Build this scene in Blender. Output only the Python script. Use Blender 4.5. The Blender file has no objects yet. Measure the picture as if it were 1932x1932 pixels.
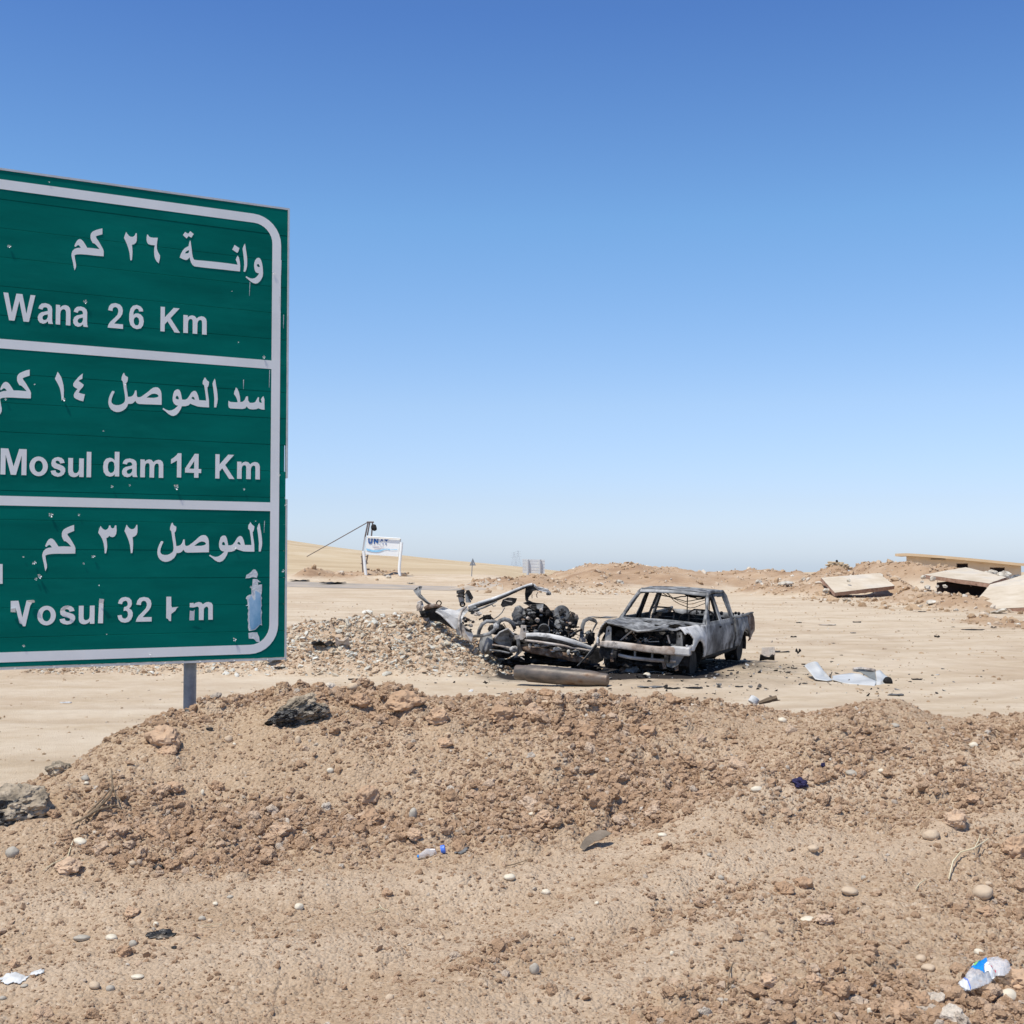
import bpy, bmesh, math, random
import numpy as np
from mathutils import Vector, Matrix, Euler
from mathutils.geometry import tessellate_polygon
import mathutils.noise as mnoise
random.seed(7); rng = np.random.default_rng(11)
R = math.radians
SC = bpy.context.scene
COL = SC.collection

# ------------------------------------------------------------------ camera, sky, sun, exposure
EYE = 2.0; FPX = 2400.0; HORY = 1068.0           # focal length and horizon on a 1932 px wide frame
PITCH = math.atan((HORY - 966) / FPX)
cam = bpy.data.cameras.new('camera'); cam_o = bpy.data.objects.new('camera', cam); COL.objects.link(cam_o)
cam.angle = 2 * math.atan(966 / FPX); cam.clip_end = 20000; cam.clip_start = 0.05
cam_o.location = (0, 0, EYE); cam_o.rotation_euler = (R(90) + PITCH, 0, 0)
SC.camera = cam_o
SUN_EL, SUN_AZ = 65.0, (-0.70, -0.714)            # direction from the scene towards the sun
w = bpy.data.worlds.new('World'); SC.world = w; w.use_nodes = True
nt = w.node_tree; nt.nodes.clear()
AIR = [(0.0, (1.05, 1.26, 1.86)), (0.02, (1.05, 1.19, 1.70)), (0.05, (1.07, 1.15, 1.53)), (0.125, (1.18, 1.27, 1.50)), (0.263, (0.966, 1.33, 1.60)), (0.405, (0.66, 1.0, 1.50)), (0.62, (0.68, 0.86, 1.15)), (0.9, (0.72, 0.86, 1.10))]
sky = nt.nodes.new('ShaderNodeTexSky'); sky.sky_type = 'NISHITA'; sky.sun_disc = False
sky.sun_elevation = R(SUN_EL); sky.sun_rotation = math.atan2(SUN_AZ[0], SUN_AZ[1])
sky.altitude = 300; sky.air_density = 1.0; sky.dust_density = 0.6; sky.ozone_density = 1.6
bg = nt.nodes.new('ShaderNodeBackground'); bg.inputs['Strength'].default_value = 0.105
out = nt.nodes.new('ShaderNodeOutputWorld')
tcw = nt.nodes.new('ShaderNodeTexCoord'); sx = nt.nodes.new('ShaderNodeSeparateXYZ'); nt.links.new(tcw.outputs['Generated'], sx.inputs[0])
air = nt.nodes.new('ShaderNodeValToRGB'); ea = air.color_ramp.elements      # dust-free, bluer desert air than the model's: one tint per height over the horizon
for i_, (p_, c_) in enumerate(AIR):
    if i_ > 1: ea.new(p_)
for i_, (p_, c_) in enumerate(AIR): ea[i_].position = p_; ea[i_].color = (*[v / 3 for v in c_], 1)
tm = nt.nodes.new('ShaderNodeMix'); tm.data_type = 'RGBA'; tm.blend_type = 'MULTIPLY'; tm.inputs['Factor'].default_value = 1.0
nt.links.new(sx.outputs['Z'], air.inputs[0]); nt.links.new(sky.outputs[0], tm.inputs['A']); nt.links.new(air.outputs[0], tm.inputs['B'])
bg.inputs['Strength'].default_value *= 3; nt.links.new(tm.outputs['Result'], bg.inputs[0]); nt.links.new(bg.outputs[0], out.inputs[0])
sun = bpy.data.lights.new('sun', 'SUN'); sun.energy = 4.5; sun.angle = R(0.53); sun.color = (1.0, 0.955, 0.87)
sun_o = bpy.data.objects.new('sun', sun); COL.objects.link(sun_o)
sd = Vector((SUN_AZ[0] * math.cos(R(SUN_EL)), SUN_AZ[1] * math.cos(R(SUN_EL)), math.sin(R(SUN_EL))))
sun_o.rotation_euler = sd.to_track_quat('Z', 'Y').to_euler(); sun_o.location = (-6, -8, 30)
vs = SC.view_settings; vs.view_transform = 'Standard'; vs.look = 'None'; vs.exposure = 0.0; vs.gamma = 1.0; vs.use_curve_mapping = False

# ------------------------------------------------------------------ measuring: a point of the photograph at a given distance
CP, SP = math.cos(PITCH), math.sin(PITCH)
def ray(px, py):
    a, u = (px - 966) / FPX, -(py - 966) / FPX
    y = CP - u * SP; z = SP + u * CP
    return Vector((a / y, 1.0, z / y))
def P(px, py, D):
    return Vector((0, 0, EYE)) + ray(px, py) * D

# ------------------------------------------------------------------ noise
_perm = np.random.default_rng(3).permutation(65536).astype(np.int64)
def _h(ix, iy, s=0):
    return _perm[(_perm[(ix + 7919 * s) & 65535] + iy) & 65535]
def perlin(x, y, s=0):
    xi = np.floor(x).astype(np.int64); yi = np.floor(y).astype(np.int64)
    xf = x - xi; yf = y - yi
    u = xf * xf * xf * (xf * (xf * 6 - 15) + 10); v = yf * yf * yf * (yf * (yf * 6 - 15) + 10)
    def g(ix, iy, dx, dy):
        a = _h(ix, iy, s) * (2 * math.pi / 65536.0)
        return np.cos(a) * dx + np.sin(a) * dy
    n00 = g(xi, yi, xf, yf); n10 = g(xi + 1, yi, xf - 1, yf)
    n01 = g(xi, yi + 1, xf, yf - 1); n11 = g(xi + 1, yi + 1, xf - 1, yf - 1)
    return (n00 * (1 - u) + n10 * u) * (1 - v) + (n01 * (1 - u) + n11 * u) * v
def fbm(x, y, f, o, s=0, g=0.5):
    r = 0; a = 1.0
    for k in range(o):
        r = r + a * perlin(x * f + 13.7 * k, y * f - 5.1 * k, s + k); a *= g; f *= 2.03
    return r
def lumps(x, y, cell, s, keep):
    """half-buried stones: the highest dome over each point, 0..1 (in units of the cell)"""
    gx = x / cell; gy = y / cell
    ix = np.floor(gx).astype(np.int64); iy = np.floor(gy).astype(np.int64)
    best = np.zeros_like(gx)
    for dx in (-1, 0, 1):
        for dy in (-1, 0, 1):
            cx = ix + dx; cy = iy + dy
            h1 = _h(cx, cy, s) / 65536.0; h2 = _h(cx, cy, s + 11) / 65536.0; h3 = _h(cx, cy, s + 23) / 65536.0
            r = 0.22 + 0.45 * h3 * h3
            ex = (gx - cx - h1) * (0.75 + 0.5 * h2); ey = (gy - cy - h2) * (1.25 - 0.5 * h1)
            d2 = (ex * ex + ey * ey) / (r * r)
            on = (_h(cx, cy, s + 31) / 65536.0) < keep
            v = np.where((d2 < 1) & on, r * np.sqrt(np.maximum(1 - d2, 0)), 0)
            best = np.maximum(best, v)
    return best
def sstep(a, b, v):
    t = np.clip((v - a) / (b - a), 0, 1); return t * t * (3 - 2 * t)

# ------------------------------------------------------------------ terrain
_cp = np.array([-500, -150, 0, 60, 100, 200, 280, 350, 420, 480, 560, 640, 700, 800, 900, 1000, 1060, 1150, 1300, 1400, 1500, 1650, 1700, 1770, 1850, 1932, 2300], float)
_cy = np.array([1600, 1530, 1478, 1462, 1440, 1385, 1352, 1332, 1317, 1305, 1292, 1294, 1298, 1304, 1306, 1298, 1294, 1302, 1312, 1322, 1326, 1320, 1322, 1344, 1350, 1340, 1350], float)
CRD = 8.4
_cd = np.interp(_cp, [-500, 0, 480, 3000], [6.6, 7.2, 8.4, 8.4])
_cx = (_cp - 966) / FPX * _cd
_cz = np.array([P(a, b, d_).z for a, b, d_ in zip(_cp, _cy, _cd)]) - 0.055 - 0.035 * np.exp(-((_cp - 1060) / 110) ** 2)
# heaps farther out: photo column, photo row of the top, distance, half width (px), half depth (m)
HEAPS = [(1105, 1070, 128, 50, 10), (1190, 1066, 126, 45, 10), (1270, 1074, 126, 60, 10), (1390, 1077, 127, 60, 10), (1120, 1084, 112, 70, 9), (1250, 1088, 112, 90, 9), (1400, 1092, 112, 60, 8), (1150, 1063, 125, 62, 9), (1215, 1070, 122, 45, 8), (1330, 1078, 128, 90, 9), (1440, 1076, 126, 40, 8), (1500, 1080, 118, 50, 9),
         (1075, 1078, 128, 50, 8), (1010, 1086, 100, 60, 6), (915, 1091, 92, 42, 4), (960, 1093, 88, 40, 4),
         (1572, 1071, 100, 40, 7), (1645, 1062, 104, 42, 7), (1715, 1063, 96, 62, 6), (1768, 1068, 98, 45, 6), (1690, 1062, 98, 35, 7),
         (1590, 1084, 95, 70, 5), (1530, 1100, 84, 40, 4), (1690, 1098, 84, 30, 5), (1780, 1118, 76, 60, 6), (1890, 1110, 78, 60, 5), (1740, 1116, 66, 60, 4), (1800, 1126, 60, 40, 4),
         (1440, 1101, 92, 38, 5), (1470, 1106, 86, 26, 3), (700, 1074, 113, 20, 3), (745, 1077, 113, 16, 3), (590, 1074, 112, 26, 4), (650, 1082, 112, 40, 4),
         (1900, 1176, 44, 60, 2.5), (1560, 1088, 94, 40, 5)]
HP = []
for (px, py, D, wp, wd) in HEAPS:
    p = P(px, py, D); HP.append((p.x, D, p.z, wp * D / FPX, wd))
_hx = np.array([-3000, 0, 300, 540, 620, 700, 800, 900, 1000, 1080, 1200, 5000], float)
_hy = np.array([930, 965, 990, 1018, 1030, 1040, 1051, 1060, 1069, 1078, 1092, 1092], float)
HILLD = 260.0
_hz = np.array([P(966, b, HILLD).z for b in _hy])
def gravel_heap(x, y):
    # the long gravel bank the wreck lies on
    ridge = np.interp(x, [-12, -7, -4.4, -3.2, -2.1, -1.3, -0.6, 0.0, 0.5], [0.05, 0.16, 0.74, 0.90, 1.02, 0.80, 0.40, 0.10, 0.0])
    prof = np.where(y < 25.2, sstep(22.4, 25.2, y), 1 - sstep(25.2, 28.5, y))
    return ridge * prof
def base_h(x, y):
    colpx = 966 + x / np.maximum(y, 1) * FPX
    z = 0.035 * fbm(x, y, 0.12, 3, 5) * sstep(9, 14, y)
    # foreground bank
    zc = np.interp(x, _cx, _cz)
    zb = 0.33 + 0.10 * (np.clip(y, 1, 6.4) - 4.5) * (y > 1)
    y0 = y; y = y + (8.4 - np.interp(x, _cx, _cd)) * sstep(4.6, 7.0, y)
    rise = sstep(5.7, 8.6, y)
    front = zb + (zc - zb) * (0.35 * rise + 0.65 * sstep(6.1, 8.5, y))
    back = zc * (1 - sstep(8.5, 9.9, y))
    bank = np.where(y < 8.5, front, back)
    bank = bank * (0.6 + 0.4 * sstep(-8, 2, y)) * np.where(np.abs(x) > 6, np.maximum(0, 1 - (np.abs(x) - 6) / 12), 1)
    bw = 1 - sstep(9.5, 11.0, y); y = y0
    near = bw * sstep(-40, -4, y)
    und = 0.045 * fbm(x, y, 0.55, 3, 2) * sstep(3, 5, y) * (1 - 0.6 * sstep(7.6, 8.4, y))
    # tracks pressed diagonally across the right of the bank
    d = (x * 0.80 - (y - 5.3) * 0.60)
    und = und + 0.05 * np.exp(-((d - 0.1) / 0.22) ** 2) - 0.04 * np.exp(-((d + 0.35) / 0.22) ** 2) + 0.03 * np.exp(-((d - 1.05) / 0.3) ** 2)
    und = und - 0.09 * np.exp(-((x + 0.9) / 1.1) ** 2 - ((y - 7.0) / 0.5) ** 2)
    z = z * (1 - near) + near * (bank + und)
    z = z + gravel_heap(x, y)
    z = z + 0.125 * np.exp(-(((x - 3.3) / 1.9) ** 4) - (((y - 24.0) / 2.8) ** 4))       # slight rise the pickup stands on
    lw = 1 - sstep(900, 1080, colpx)
    z = z + lw * (0.35 * sstep(60, 96, y) + 0.9 * sstep(100, 114, y))
    z = z + 0.35 * sstep(72, 110, y) * (1 - lw) * sstep(1400, 1600, colpx)
    for (hx, hy, hz, wx, wd) in HP:
        k = np.exp(-((x - hx) / wx) ** 2 - ((y - hy) / wd) ** 2)
        z = z + np.maximum(hz - z, 0) * k * 1.0
    hill = np.interp(colpx, _hx, _hz)
    t = sstep(112, 262, y)
    z = z + np.maximum(hill - z, -2.0) * t * (1 - sstep(300, 900, y) * 0.6)
    z = z - np.maximum(y - 175, 0) * 0.0046 * sstep(175, 330, y)
    return z
FUR = [((-4.5, 5.2), (-1.8, 5.9), (0.0, 6.1), (1.3, 6.95), (3.4, 7.6)), ((-0.6, 4.2), (0.5, 5.0), (1.5, 6.2), (3.6, 7.2)), ((0.8, 4.1), (1.8, 5.0), (3.6, 6.3)), ((-4.0, 4.7), (-1.6, 5.1), (0.3, 5.55), (1.6, 6.6))]
def furrow(x, y):
    m = np.zeros_like(x); wob = 0.10 * fbm(x, y, 0.8, 2, 90)
    for pl in FUR:
        d = np.full_like(x, 9.0)
        for (ax, ay), (bx, by) in zip(pl, pl[1:]):
            l2 = (bx - ax) ** 2 + (by - ay) ** 2; t = np.clip(((x - ax) * (bx - ax) + (y - ay) * (by - ay)) / l2, 0, 1)
            d = np.minimum(d, np.hypot(x - ax - t * (bx - ax), y - ay - t * (by - ay)))
        m = np.maximum(m, np.exp(-((d + wob) / 0.17) ** 2))
    return m
ARC = [(2, 50, 20), (2, 50, 21.7), (-6, 46, 27.5), (-6, 46, 29.2), (16, 31, 8.5), (16, 31, 10.1), (30, 60, 33), (30, 60, 34.8), (-20, 40, 29), (-20, 40, 30.7), (5, 90, 52), (5, 90, 54)]
def tracks(x, y):
    m = np.zeros_like(x); wob = 0.5 * fbm(x, y, 0.08, 3, 95)
    for (cx, cy, r) in ARC: m = np.maximum(m, np.exp(-((np.hypot(x - cx, y - cy) - r + wob) / 0.26) ** 2))
    return m * np.clip(0.55 + 1.5 * fbm(x, y, 0.25, 3, 97), 0, 1) * sstep(11, 12.5, y) * (1 - sstep(60, 80, y))
def rough_mask(x, y):
    n = fbm(x, y, 0.9, 3, 40)
    m = 0.36 + 1.15 * n
    def blob(cx, cy, rx, ry, a): return a * np.exp(-((x - cx) / rx) ** 2 - ((y - cy) / ry) ** 2)
    m = m + blob(-0.9, 6.75, 1.0, 0.33, 0.75) + blob(0.7, 7.0, 1.0, 0.35, 0.35) + blob(0, 8.3, 6, 0.5, 0.35)
    m = m + blob(1.6, 4.75, 0.8, 0.3, 0.8) + blob(2.3, 6.3, 0.45, 0.5, 0.5) + blob(1.2, 5.75, 0.9, 0.25, 0.55) + blob(1.3, 7.2, 0.8, 0.25, 0.3)
    m = m - blob(-1.2, 5.6, 1.1, 0.5, 0.5) - blob(0.2, 6.0, 1.0, 0.25, 0.4) - blob(-0.2, 4.9, 0.9, 0.3, 0.15)
    m = m - 0.45 * furrow(x, y)
    return np.clip(m, 0.05, 1.0)
def bank_mask(x, y):
    y = y + (8.4 - np.interp(x, _cx, _cd)) * sstep(4.6, 7.0, y)
    return (1 - sstep(9.3, 10.1, y + 0.2 * fbm(x, y, 1.0, 2, 9))) * sstep(-30, 0, y)
def H(x, y, fine=True):
    x = np.asarray(x, float); y = np.asarray(y, float)
    z = base_h(x, y)
    if not fine: return z
    bm = bank_mask(x, y); rm = rough_mask(x, y)
    n = 0.030 * fbm(x, y, 2.1, 5, 21, 0.55) + 0.012 * fbm(x, y, 11.0, 3, 27, 0.6)
    l = 0.11 * lumps(x, y, 0.15, 3, 0.30) * (0.3 + 0.9 * rm) + 0.45 * 0.075 * lumps(x + 9, y, 0.075, 5, 0.5) * (0.35 + 0.9 * rm) + 0.5 * 0.034 * lumps(x, y + 9, 0.034, 8, 0.75) * (0.45 + 0.8 * rm)
    z = z + bm * (n * (0.55 + 0.6 * rm) + l)
    g = np.clip(gravel_heap(x, y) * 4, 0, 1)
    z = z + g * (0.16 * lumps(x, y, 0.26, 13, 0.5) + 0.14 * lumps(x + 3, y, 0.15, 14, 0.7) + 0.07 * fbm(x, y, 1.1, 3, 15))
    pl = (1 - bm) * (1 - g) * sstep(8.5, 11, y)
    z = z + bm * 0.028 * furrow(x, y) - pl * 0.02 * tracks(x, y)
    z = z + pl * (0.012 * fbm(x, y, 1.3, 4, 51) * (1 - sstep(40, 80, y)))
    h = base_h(x, y) if False else None
    heapm = heap_mask(x, y)
    z = z + heapm * (0.35 * fbm(x, y, 0.22, 5, 61, 0.6) * (0.5 + 0.5 * sstep(60, 110, y)) + 0.25 * lumps(x, y, 1.1, 63, 0.6))
    return z
def heap_mask(x, y):
    m = np.zeros_like(x)
    for (hx, hy, hz, wx, wd) in HP:
        m = np.maximum(m, np.exp(-((x - hx) / (wx * 1.15)) ** 2 - ((y - hy) / (wd * 1.15)) ** 2))
    return sstep(0.12, 0.55, m)
def hz(x, y): return float(H(np.array([x]), np.array([y]))[0])
def hit(px, py, dmin=3.0, dmax=260.0):
    """where the line of sight meets the terrain"""
    r = ray(px, py); d = np.concatenate([np.arange(dmin, 14, 0.01), np.arange(14, 40, 0.04), np.arange(40, dmax, 0.2)])
    d = d[d >= dmin]
    zz = H(r.x * d, d); rz = EYE + r.z * d
    k = np.argmax(zz >= rz)
    if zz[k] < rz[k]: k = len(d) - 1
    return Vector((r.x * d[k], d[k], float(zz[k])))

# ------------------------------------------------------------------ materials
MATS = {}
def new_mat(name):
    m = bpy.data.materials.new(name); m.use_nodes = True; nt = m.node_tree
    b = nt.nodes['Principled BSDF']; MATS[name] = m
    return m, nt, b
def N(nt, t, **kw):
    n = nt.nodes.new(t)
    for k, v in kw.items():
        if k in n.inputs.keys() if isinstance(k, str) else False: n.inputs[k].default_value = v
        else: setattr(n, k, v)
    return n
def mat(name, cols, scale=6.0, rough=0.8, metal=0.0, bump=0.0, bscale=None, detail=6, pos=None, spec=0.3, second=None, stretch=None, coord='Object'):
    """colour ramp over noise; second = (colour, scale, threshold, softness) lays a patchy second finish over it"""
    m, nt, b = new_mat(name); L = nt.links
    tc = N(nt, 'ShaderNodeTexCoord'); src = tc.outputs[coord]
    if stretch:
        mp = N(nt, 'ShaderNodeMapping'); mp.inputs['Scale'].default_value = stretch; L.new(src, mp.inputs[0]); src = mp.outputs[0]
    if len(cols) == 1:
        c = cols[0]; cols = [tuple(v * 0.88 for v in c), tuple(min(v * 1.12, 1) for v in c)]
    nz = N(nt, 'ShaderNodeTexNoise'); nz.inputs['Scale'].default_value = scale; nz.inputs['Detail'].default_value = detail; nz.inputs['Roughness'].default_value = 0.62
    L.new(src, nz.inputs['Vector'])
    cr = N(nt, 'ShaderNodeValToRGB'); e = cr.color_ramp.elements
    n = len(cols); ps = pos or [0.36 + 0.28 * i / (n - 1) for i in range(n)]
    while len(e) < n: e.new(0.5)
    for i in range(n): e[i].position = ps[i]; e[i].color = (*cols[i], 1)
    L.new(nz.outputs['Fac'], cr.inputs[0]); c = cr.outputs[0]
    if second:
        sc_, ss, th, so = second
        n2 = N(nt, 'ShaderNodeTexNoise'); n2.inputs['Scale'].default_value = ss; n2.inputs['Detail'].default_value = 8; n2.inputs['Roughness'].default_value = 0.65
        L.new(src, n2.inputs['Vector'])
        mr = N(nt, 'ShaderNodeMapRange'); mr.inputs['From Min'].default_value = th - so; mr.inputs['From Max'].default_value = th + so
        L.new(n2.outputs['Fac'], mr.inputs[0])
        mx = N(nt, 'ShaderNodeMix'); mx.data_type = 'RGBA'; mx.inputs['B'].default_value = (*sc_, 1)
        L.new(mr.outputs[0], mx.inputs['Factor']); L.new(c, mx.inputs['A']); c = mx.outputs['Result']
    L.new(c, b.inputs['Base Color'])
    b.inputs['Roughness'].default_value = rough; b.inputs['Metallic'].default_value = metal; b.inputs['Specular IOR Level'].default_value = spec
    if bump:
        n3 = N(nt, 'ShaderNodeTexNoise'); n3.inputs['Scale'].default_value = bscale or scale * 5; n3.inputs['Detail'].default_value = 5
        L.new(src, n3.inputs['Vector'])
        bp = N(nt, 'ShaderNodeBump'); bp.inputs['Strength'].default_value = bump; bp.inputs['Distance'].default_value = 0.02
        L.new(n3.outputs['Fac'], bp.inputs['Height']); L.new(bp.outputs[0], b.inputs['Normal'])
    return m

SOIL = (0.315, 0.205, 0.122); SOIL2 = (0.40, 0.275, 0.175); PLAIN = (0.56, 0.44, 0.30)
def ground_mat():
    m, nt, b = new_mat('ground'); L = nt.links
    at = N(nt, 'ShaderNodeVertexColor'); at.layer_name = 'mix'
    sp = N(nt, 'ShaderNodeSeparateColor'); L.new(at.outputs['Color'], sp.inputs[0])
    al0 = N(nt, 'ShaderNodeVertexColor'); al0.layer_name = 'mix2'; sp0 = N(nt, 'ShaderNodeSeparateColor'); L.new(al0.outputs['Color'], sp0.inputs[0]); TRK = sp0.outputs[2]
    tc = N(nt, 'ShaderNodeTexCoord'); pos = tc.outputs['Object']
    def noise(scale, det=6, r=0.6, vec=None):
        n = N(nt, 'ShaderNodeTexNoise'); n.inputs['Scale'].default_value = scale; n.inputs['Detail'].default_value = det; n.inputs['Roughness'].default_value = r
        L.new(vec or pos, n.inputs['Vector']); return n.outputs['Fac']
    def ramp(src, stops):
        cr = N(nt, 'ShaderNodeValToRGB'); e = cr.color_ramp.elements
        while len(e) < len(stops): e.new(0.5)
        for i, (p, c) in enumerate(stops): e[i].position = p; e[i].color = (*c, 1)
        L.new(src, cr.inputs[0]); return cr.outputs[0]
    def mix(f, a, c, mode='MIX'):
        mx = N(nt, 'ShaderNodeMix'); mx.data_type = 'RGBA'; mx.blend_type = mode
        for s, k in ((f, 'Factor'), (a, 'A'), (c, 'B')):
            if isinstance(s, (int, float)): mx.inputs[k].default_value = s
            elif isinstance(s, tuple): mx.inputs[k].default_value = (*s, 1)
            else: L.new(s, mx.inputs[k])
        return mx.outputs['Result']
    def mrange(s, a, b_):
        mr = N(nt, 'ShaderNodeMapRange'); mr.inputs['From Min'].default_value = a; mr.inputs['From Max'].default_value = b_; L.new(s, mr.inputs[0]); return mr.outputs[0]
    soil = ramp(noise(1.7, 9, 0.66), [(0.30, (0.394, 0.268, 0.164)), (0.5, (0.472, 0.333, 0.212)), (0.68, (0.565, 0.421, 0.285))])
    soil = mix(0.30, soil, ramp(noise(38, 4, 0.7), [(0.35, (0.296, 0.206, 0.129)), (0.5, (0.434, 0.324, 0.211)), (0.66, (0.591, 0.486, 0.352))]))
    # broad, crosswise streaks of dust on the flat
    mp = N(nt, 'ShaderNodeMapping'); mp.inputs['Scale'].default_value = (0.30, 0.55, 1); L.new(pos, mp.inputs[0])
    flat = ramp(noise(1.0, 9, 0.66, mp.outputs[0]), [(0.38, (0.478, 0.364, 0.238)), (0.46, (0.561, 0.440, 0.300)), (0.60, (0.644, 0.533, 0.391))])
    mpt = N(nt, 'ShaderNodeMapping'); mpt.inputs['Location'].default_value = (-3.0, -46.0, 0); L.new(pos, mpt.inputs[0])
    wv = N(nt, 'ShaderNodeTexWave'); wv.wave_type = 'RINGS'; wv.rings_direction = 'Z'; wv.inputs['Scale'].default_value = 0.22; wv.inputs['Distortion'].default_value = 5.0; wv.inputs['Detail'].default_value = 4; wv.inputs['Detail Scale'].default_value = 0.5
    L.new(mpt.outputs[0], wv.inputs['Vector'])
    flat = mix(mrange(wv.outputs['Fac'], 0.3, 3.2), flat, (0.66, 0.54, 0.40))
    flat = mix(mrange(noise(0.13, 5, 0.6), 0.50, 0.66), flat, (0.50, 0.375, 0.25))
    flat = mix(0.25, flat, ramp(noise(2.4, 9, 0.75), [(0.35, (0.416, 0.315, 0.215)), (0.5, (0.572, 0.468, 0.340)), (0.62, (0.707, 0.619, 0.487))]))
    far = ramp(noise(0.22, 8, 0.65), [(0.33, (0.328, 0.211, 0.129)), (0.5, (0.428, 0.295, 0.185)), (0.65, (0.510, 0.378, 0.258))])
    mp2 = N(nt, 'ShaderNodeMapping'); mp2.inputs['Scale'].default_value = (0.03, 0.10, 1); L.new(pos, mp2.inputs[0])
    grass = ramp(noise(1.0, 9, 0.7, mp2.outputs[0]), [(0.33, (0.45, 0.335, 0.205)), (0.5, (0.54, 0.42, 0.265)), (0.66, (0.60, 0.49, 0.335))])
    vc = N(nt, 'ShaderNodeTexVoronoi'); vc.inputs['Scale'].default_value = 62; L.new(pos, vc.inputs['Vector']); vs_ = N(nt, 'ShaderNodeSeparateColor'); L.new(vc.outputs['Color'], vs_.inputs[0])
    soil = mix(0.24, soil, ramp(vs_.outputs[0], [(0.0, (0.300, 0.213, 0.144)), (0.45, (0.470, 0.344, 0.232)), (0.9, (0.620, 0.481, 0.350)), (1.0, (0.800, 0.709, 0.577))]))
    tm_ = N(nt, 'ShaderNodeMath'); tm_.operation = 'MULTIPLY'; tm_.inputs[1].default_value = 0.6; L.new(TRK, tm_.inputs[0])
    flat = mix(tm_.outputs[0], flat, (0.44, 0.33, 0.22)); soil = mix(tm_.outputs[0], soil, (0.62, 0.50, 0.37))
    c = mix(sp.outputs[0], flat, soil)
    c = mix(sp.outputs[2], c, far)
    al = N(nt, 'ShaderNodeVertexColor'); al.layer_name = 'mix2'; sp2 = N(nt, 'ShaderNodeSeparateColor'); L.new(al.outputs['Color'], sp2.inputs[0])
    c = mix(sp2.outputs[0], c, grass)
    c = mix(sp2.outputs[1], c, ramp(noise(5.0, 6, 0.7), [(0.35, (0.40, 0.28, 0.18)), (0.5, (0.52, 0.39, 0.27)), (0.66, (0.62, 0.50, 0.37))]))
    # soot trodden into the dust, plus shade painted black under the burnt cars
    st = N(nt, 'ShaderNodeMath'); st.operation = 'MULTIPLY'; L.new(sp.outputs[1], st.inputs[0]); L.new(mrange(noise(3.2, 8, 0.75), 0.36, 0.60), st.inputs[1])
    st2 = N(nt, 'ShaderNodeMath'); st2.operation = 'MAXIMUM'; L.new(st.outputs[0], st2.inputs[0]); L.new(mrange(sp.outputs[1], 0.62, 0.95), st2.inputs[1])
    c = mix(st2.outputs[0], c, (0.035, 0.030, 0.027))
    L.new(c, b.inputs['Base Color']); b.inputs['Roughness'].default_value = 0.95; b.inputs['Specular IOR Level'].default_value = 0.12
    bp = N(nt, 'ShaderNodeBump'); bp.inputs['Strength'].default_value = 0.9; bp.inputs['Distance'].default_value = 0.012
    L.new(noise(55, 5, 0.7), bp.inputs['Height'])
    v = N(nt, 'ShaderNodeTexVoronoi'); v.inputs['Scale'].default_value = 62; L.new(pos, v.inputs['Vector'])
    b2 = N(nt, 'ShaderNodeBump'); b2.inputs['Strength'].default_value = 0.8; b2.inputs['Distance'].default_value = 0.010; b2.invert = True
    L.new(v.outputs['Distance'], b2.inputs['Height']); L.new(bp.outputs[0], b2.inputs['Normal'])
    L.new(b2.outputs[0], b.inputs['Normal'])
    return m
ground_mat()

def stone_mat(name, stops, attr=True, bump=0.5):
    m, nt, b = new_mat(name); L = nt.links
    f = None
    if attr:
        a = N(nt, 'ShaderNodeAttribute'); a.attribute_type = 'INSTANCER'; a.attribute_name = 'tint'; f = a.outputs['Fac']
    else:
        a = N(nt, 'ShaderNodeObjectInfo'); f = a.outputs['Random']
    cr = N(nt, 'ShaderNodeValToRGB'); e = cr.color_ramp.elements
    while len(e) < len(stops): e.new(0.5)
    for i, (p, c) in enumerate(stops): e[i].position = p; e[i].color = (*c, 1)
    L.new(f, cr.inputs[0])
    tc = N(nt, 'ShaderNodeTexCoord'); nz = N(nt, 'ShaderNodeTexNoise'); nz.inputs['Scale'].default_value = 2.2; nz.inputs['Detail'].default_value = 7; nz.inputs['Roughness'].default_value = 0.7
    L.new(tc.outputs['Object'], nz.inputs['Vector'])
    mr = N(nt, 'ShaderNodeMapRange'); mr.inputs['From Min'].default_value = 0.3; mr.inputs['From Max'].default_value = 0.7; mr.inputs['To Min'].default_value = 0.76; mr.inputs['To Max'].default_value = 1.2
    L.new(nz.outputs['Fac'], mr.inputs[0])
    mx = N(nt, 'ShaderNodeMix'); mx.data_type = 'RGBA'; mx.blend_type = 'MULTIPLY'; mx.inputs['Factor'].default_value = 1.0
    L.new(cr.outputs[0], mx.inputs['A']); L.new(mr.outputs[0], mx.inputs['B']); L.new(mx.outputs['Result'], b.inputs['Base Color'])
    bp = N(nt, 'ShaderNodeBump'); bp.inputs['Strength'].default_value = bump; bp.inputs['Distance'].default_value = 0.08
    n2 = N(nt, 'ShaderNodeTexNoise'); n2.inputs['Scale'].default_value = 5; n2.inputs['Detail'].default_value = 5; L.new(tc.outputs['Object'], n2.inputs['Vector'])
    L.new(n2.outputs['Fac'], bp.inputs['Height']); L.new(bp.outputs[0], b.inputs['Normal'])
    b.inputs['Roughness'].default_value = 0.92; b.inputs['Specular IOR Level'].default_value = 0.15
    return m
CLODC = [(0.0, (0.397, 0.257, 0.157)), (0.45, (0.470, 0.314, 0.198)), (0.85, (0.554, 0.391, 0.262)), (0.95, (0.575, 0.430, 0.306)), (0.985, (0.496, 0.420, 0.336)), (1.0, (0.731, 0.635, 0.514))]
stone_mat('clod_scatter', CLODC); stone_mat('clod', CLODC[:3] + [(1.0, (0.58, 0.445, 0.325))], attr=False)
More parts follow.
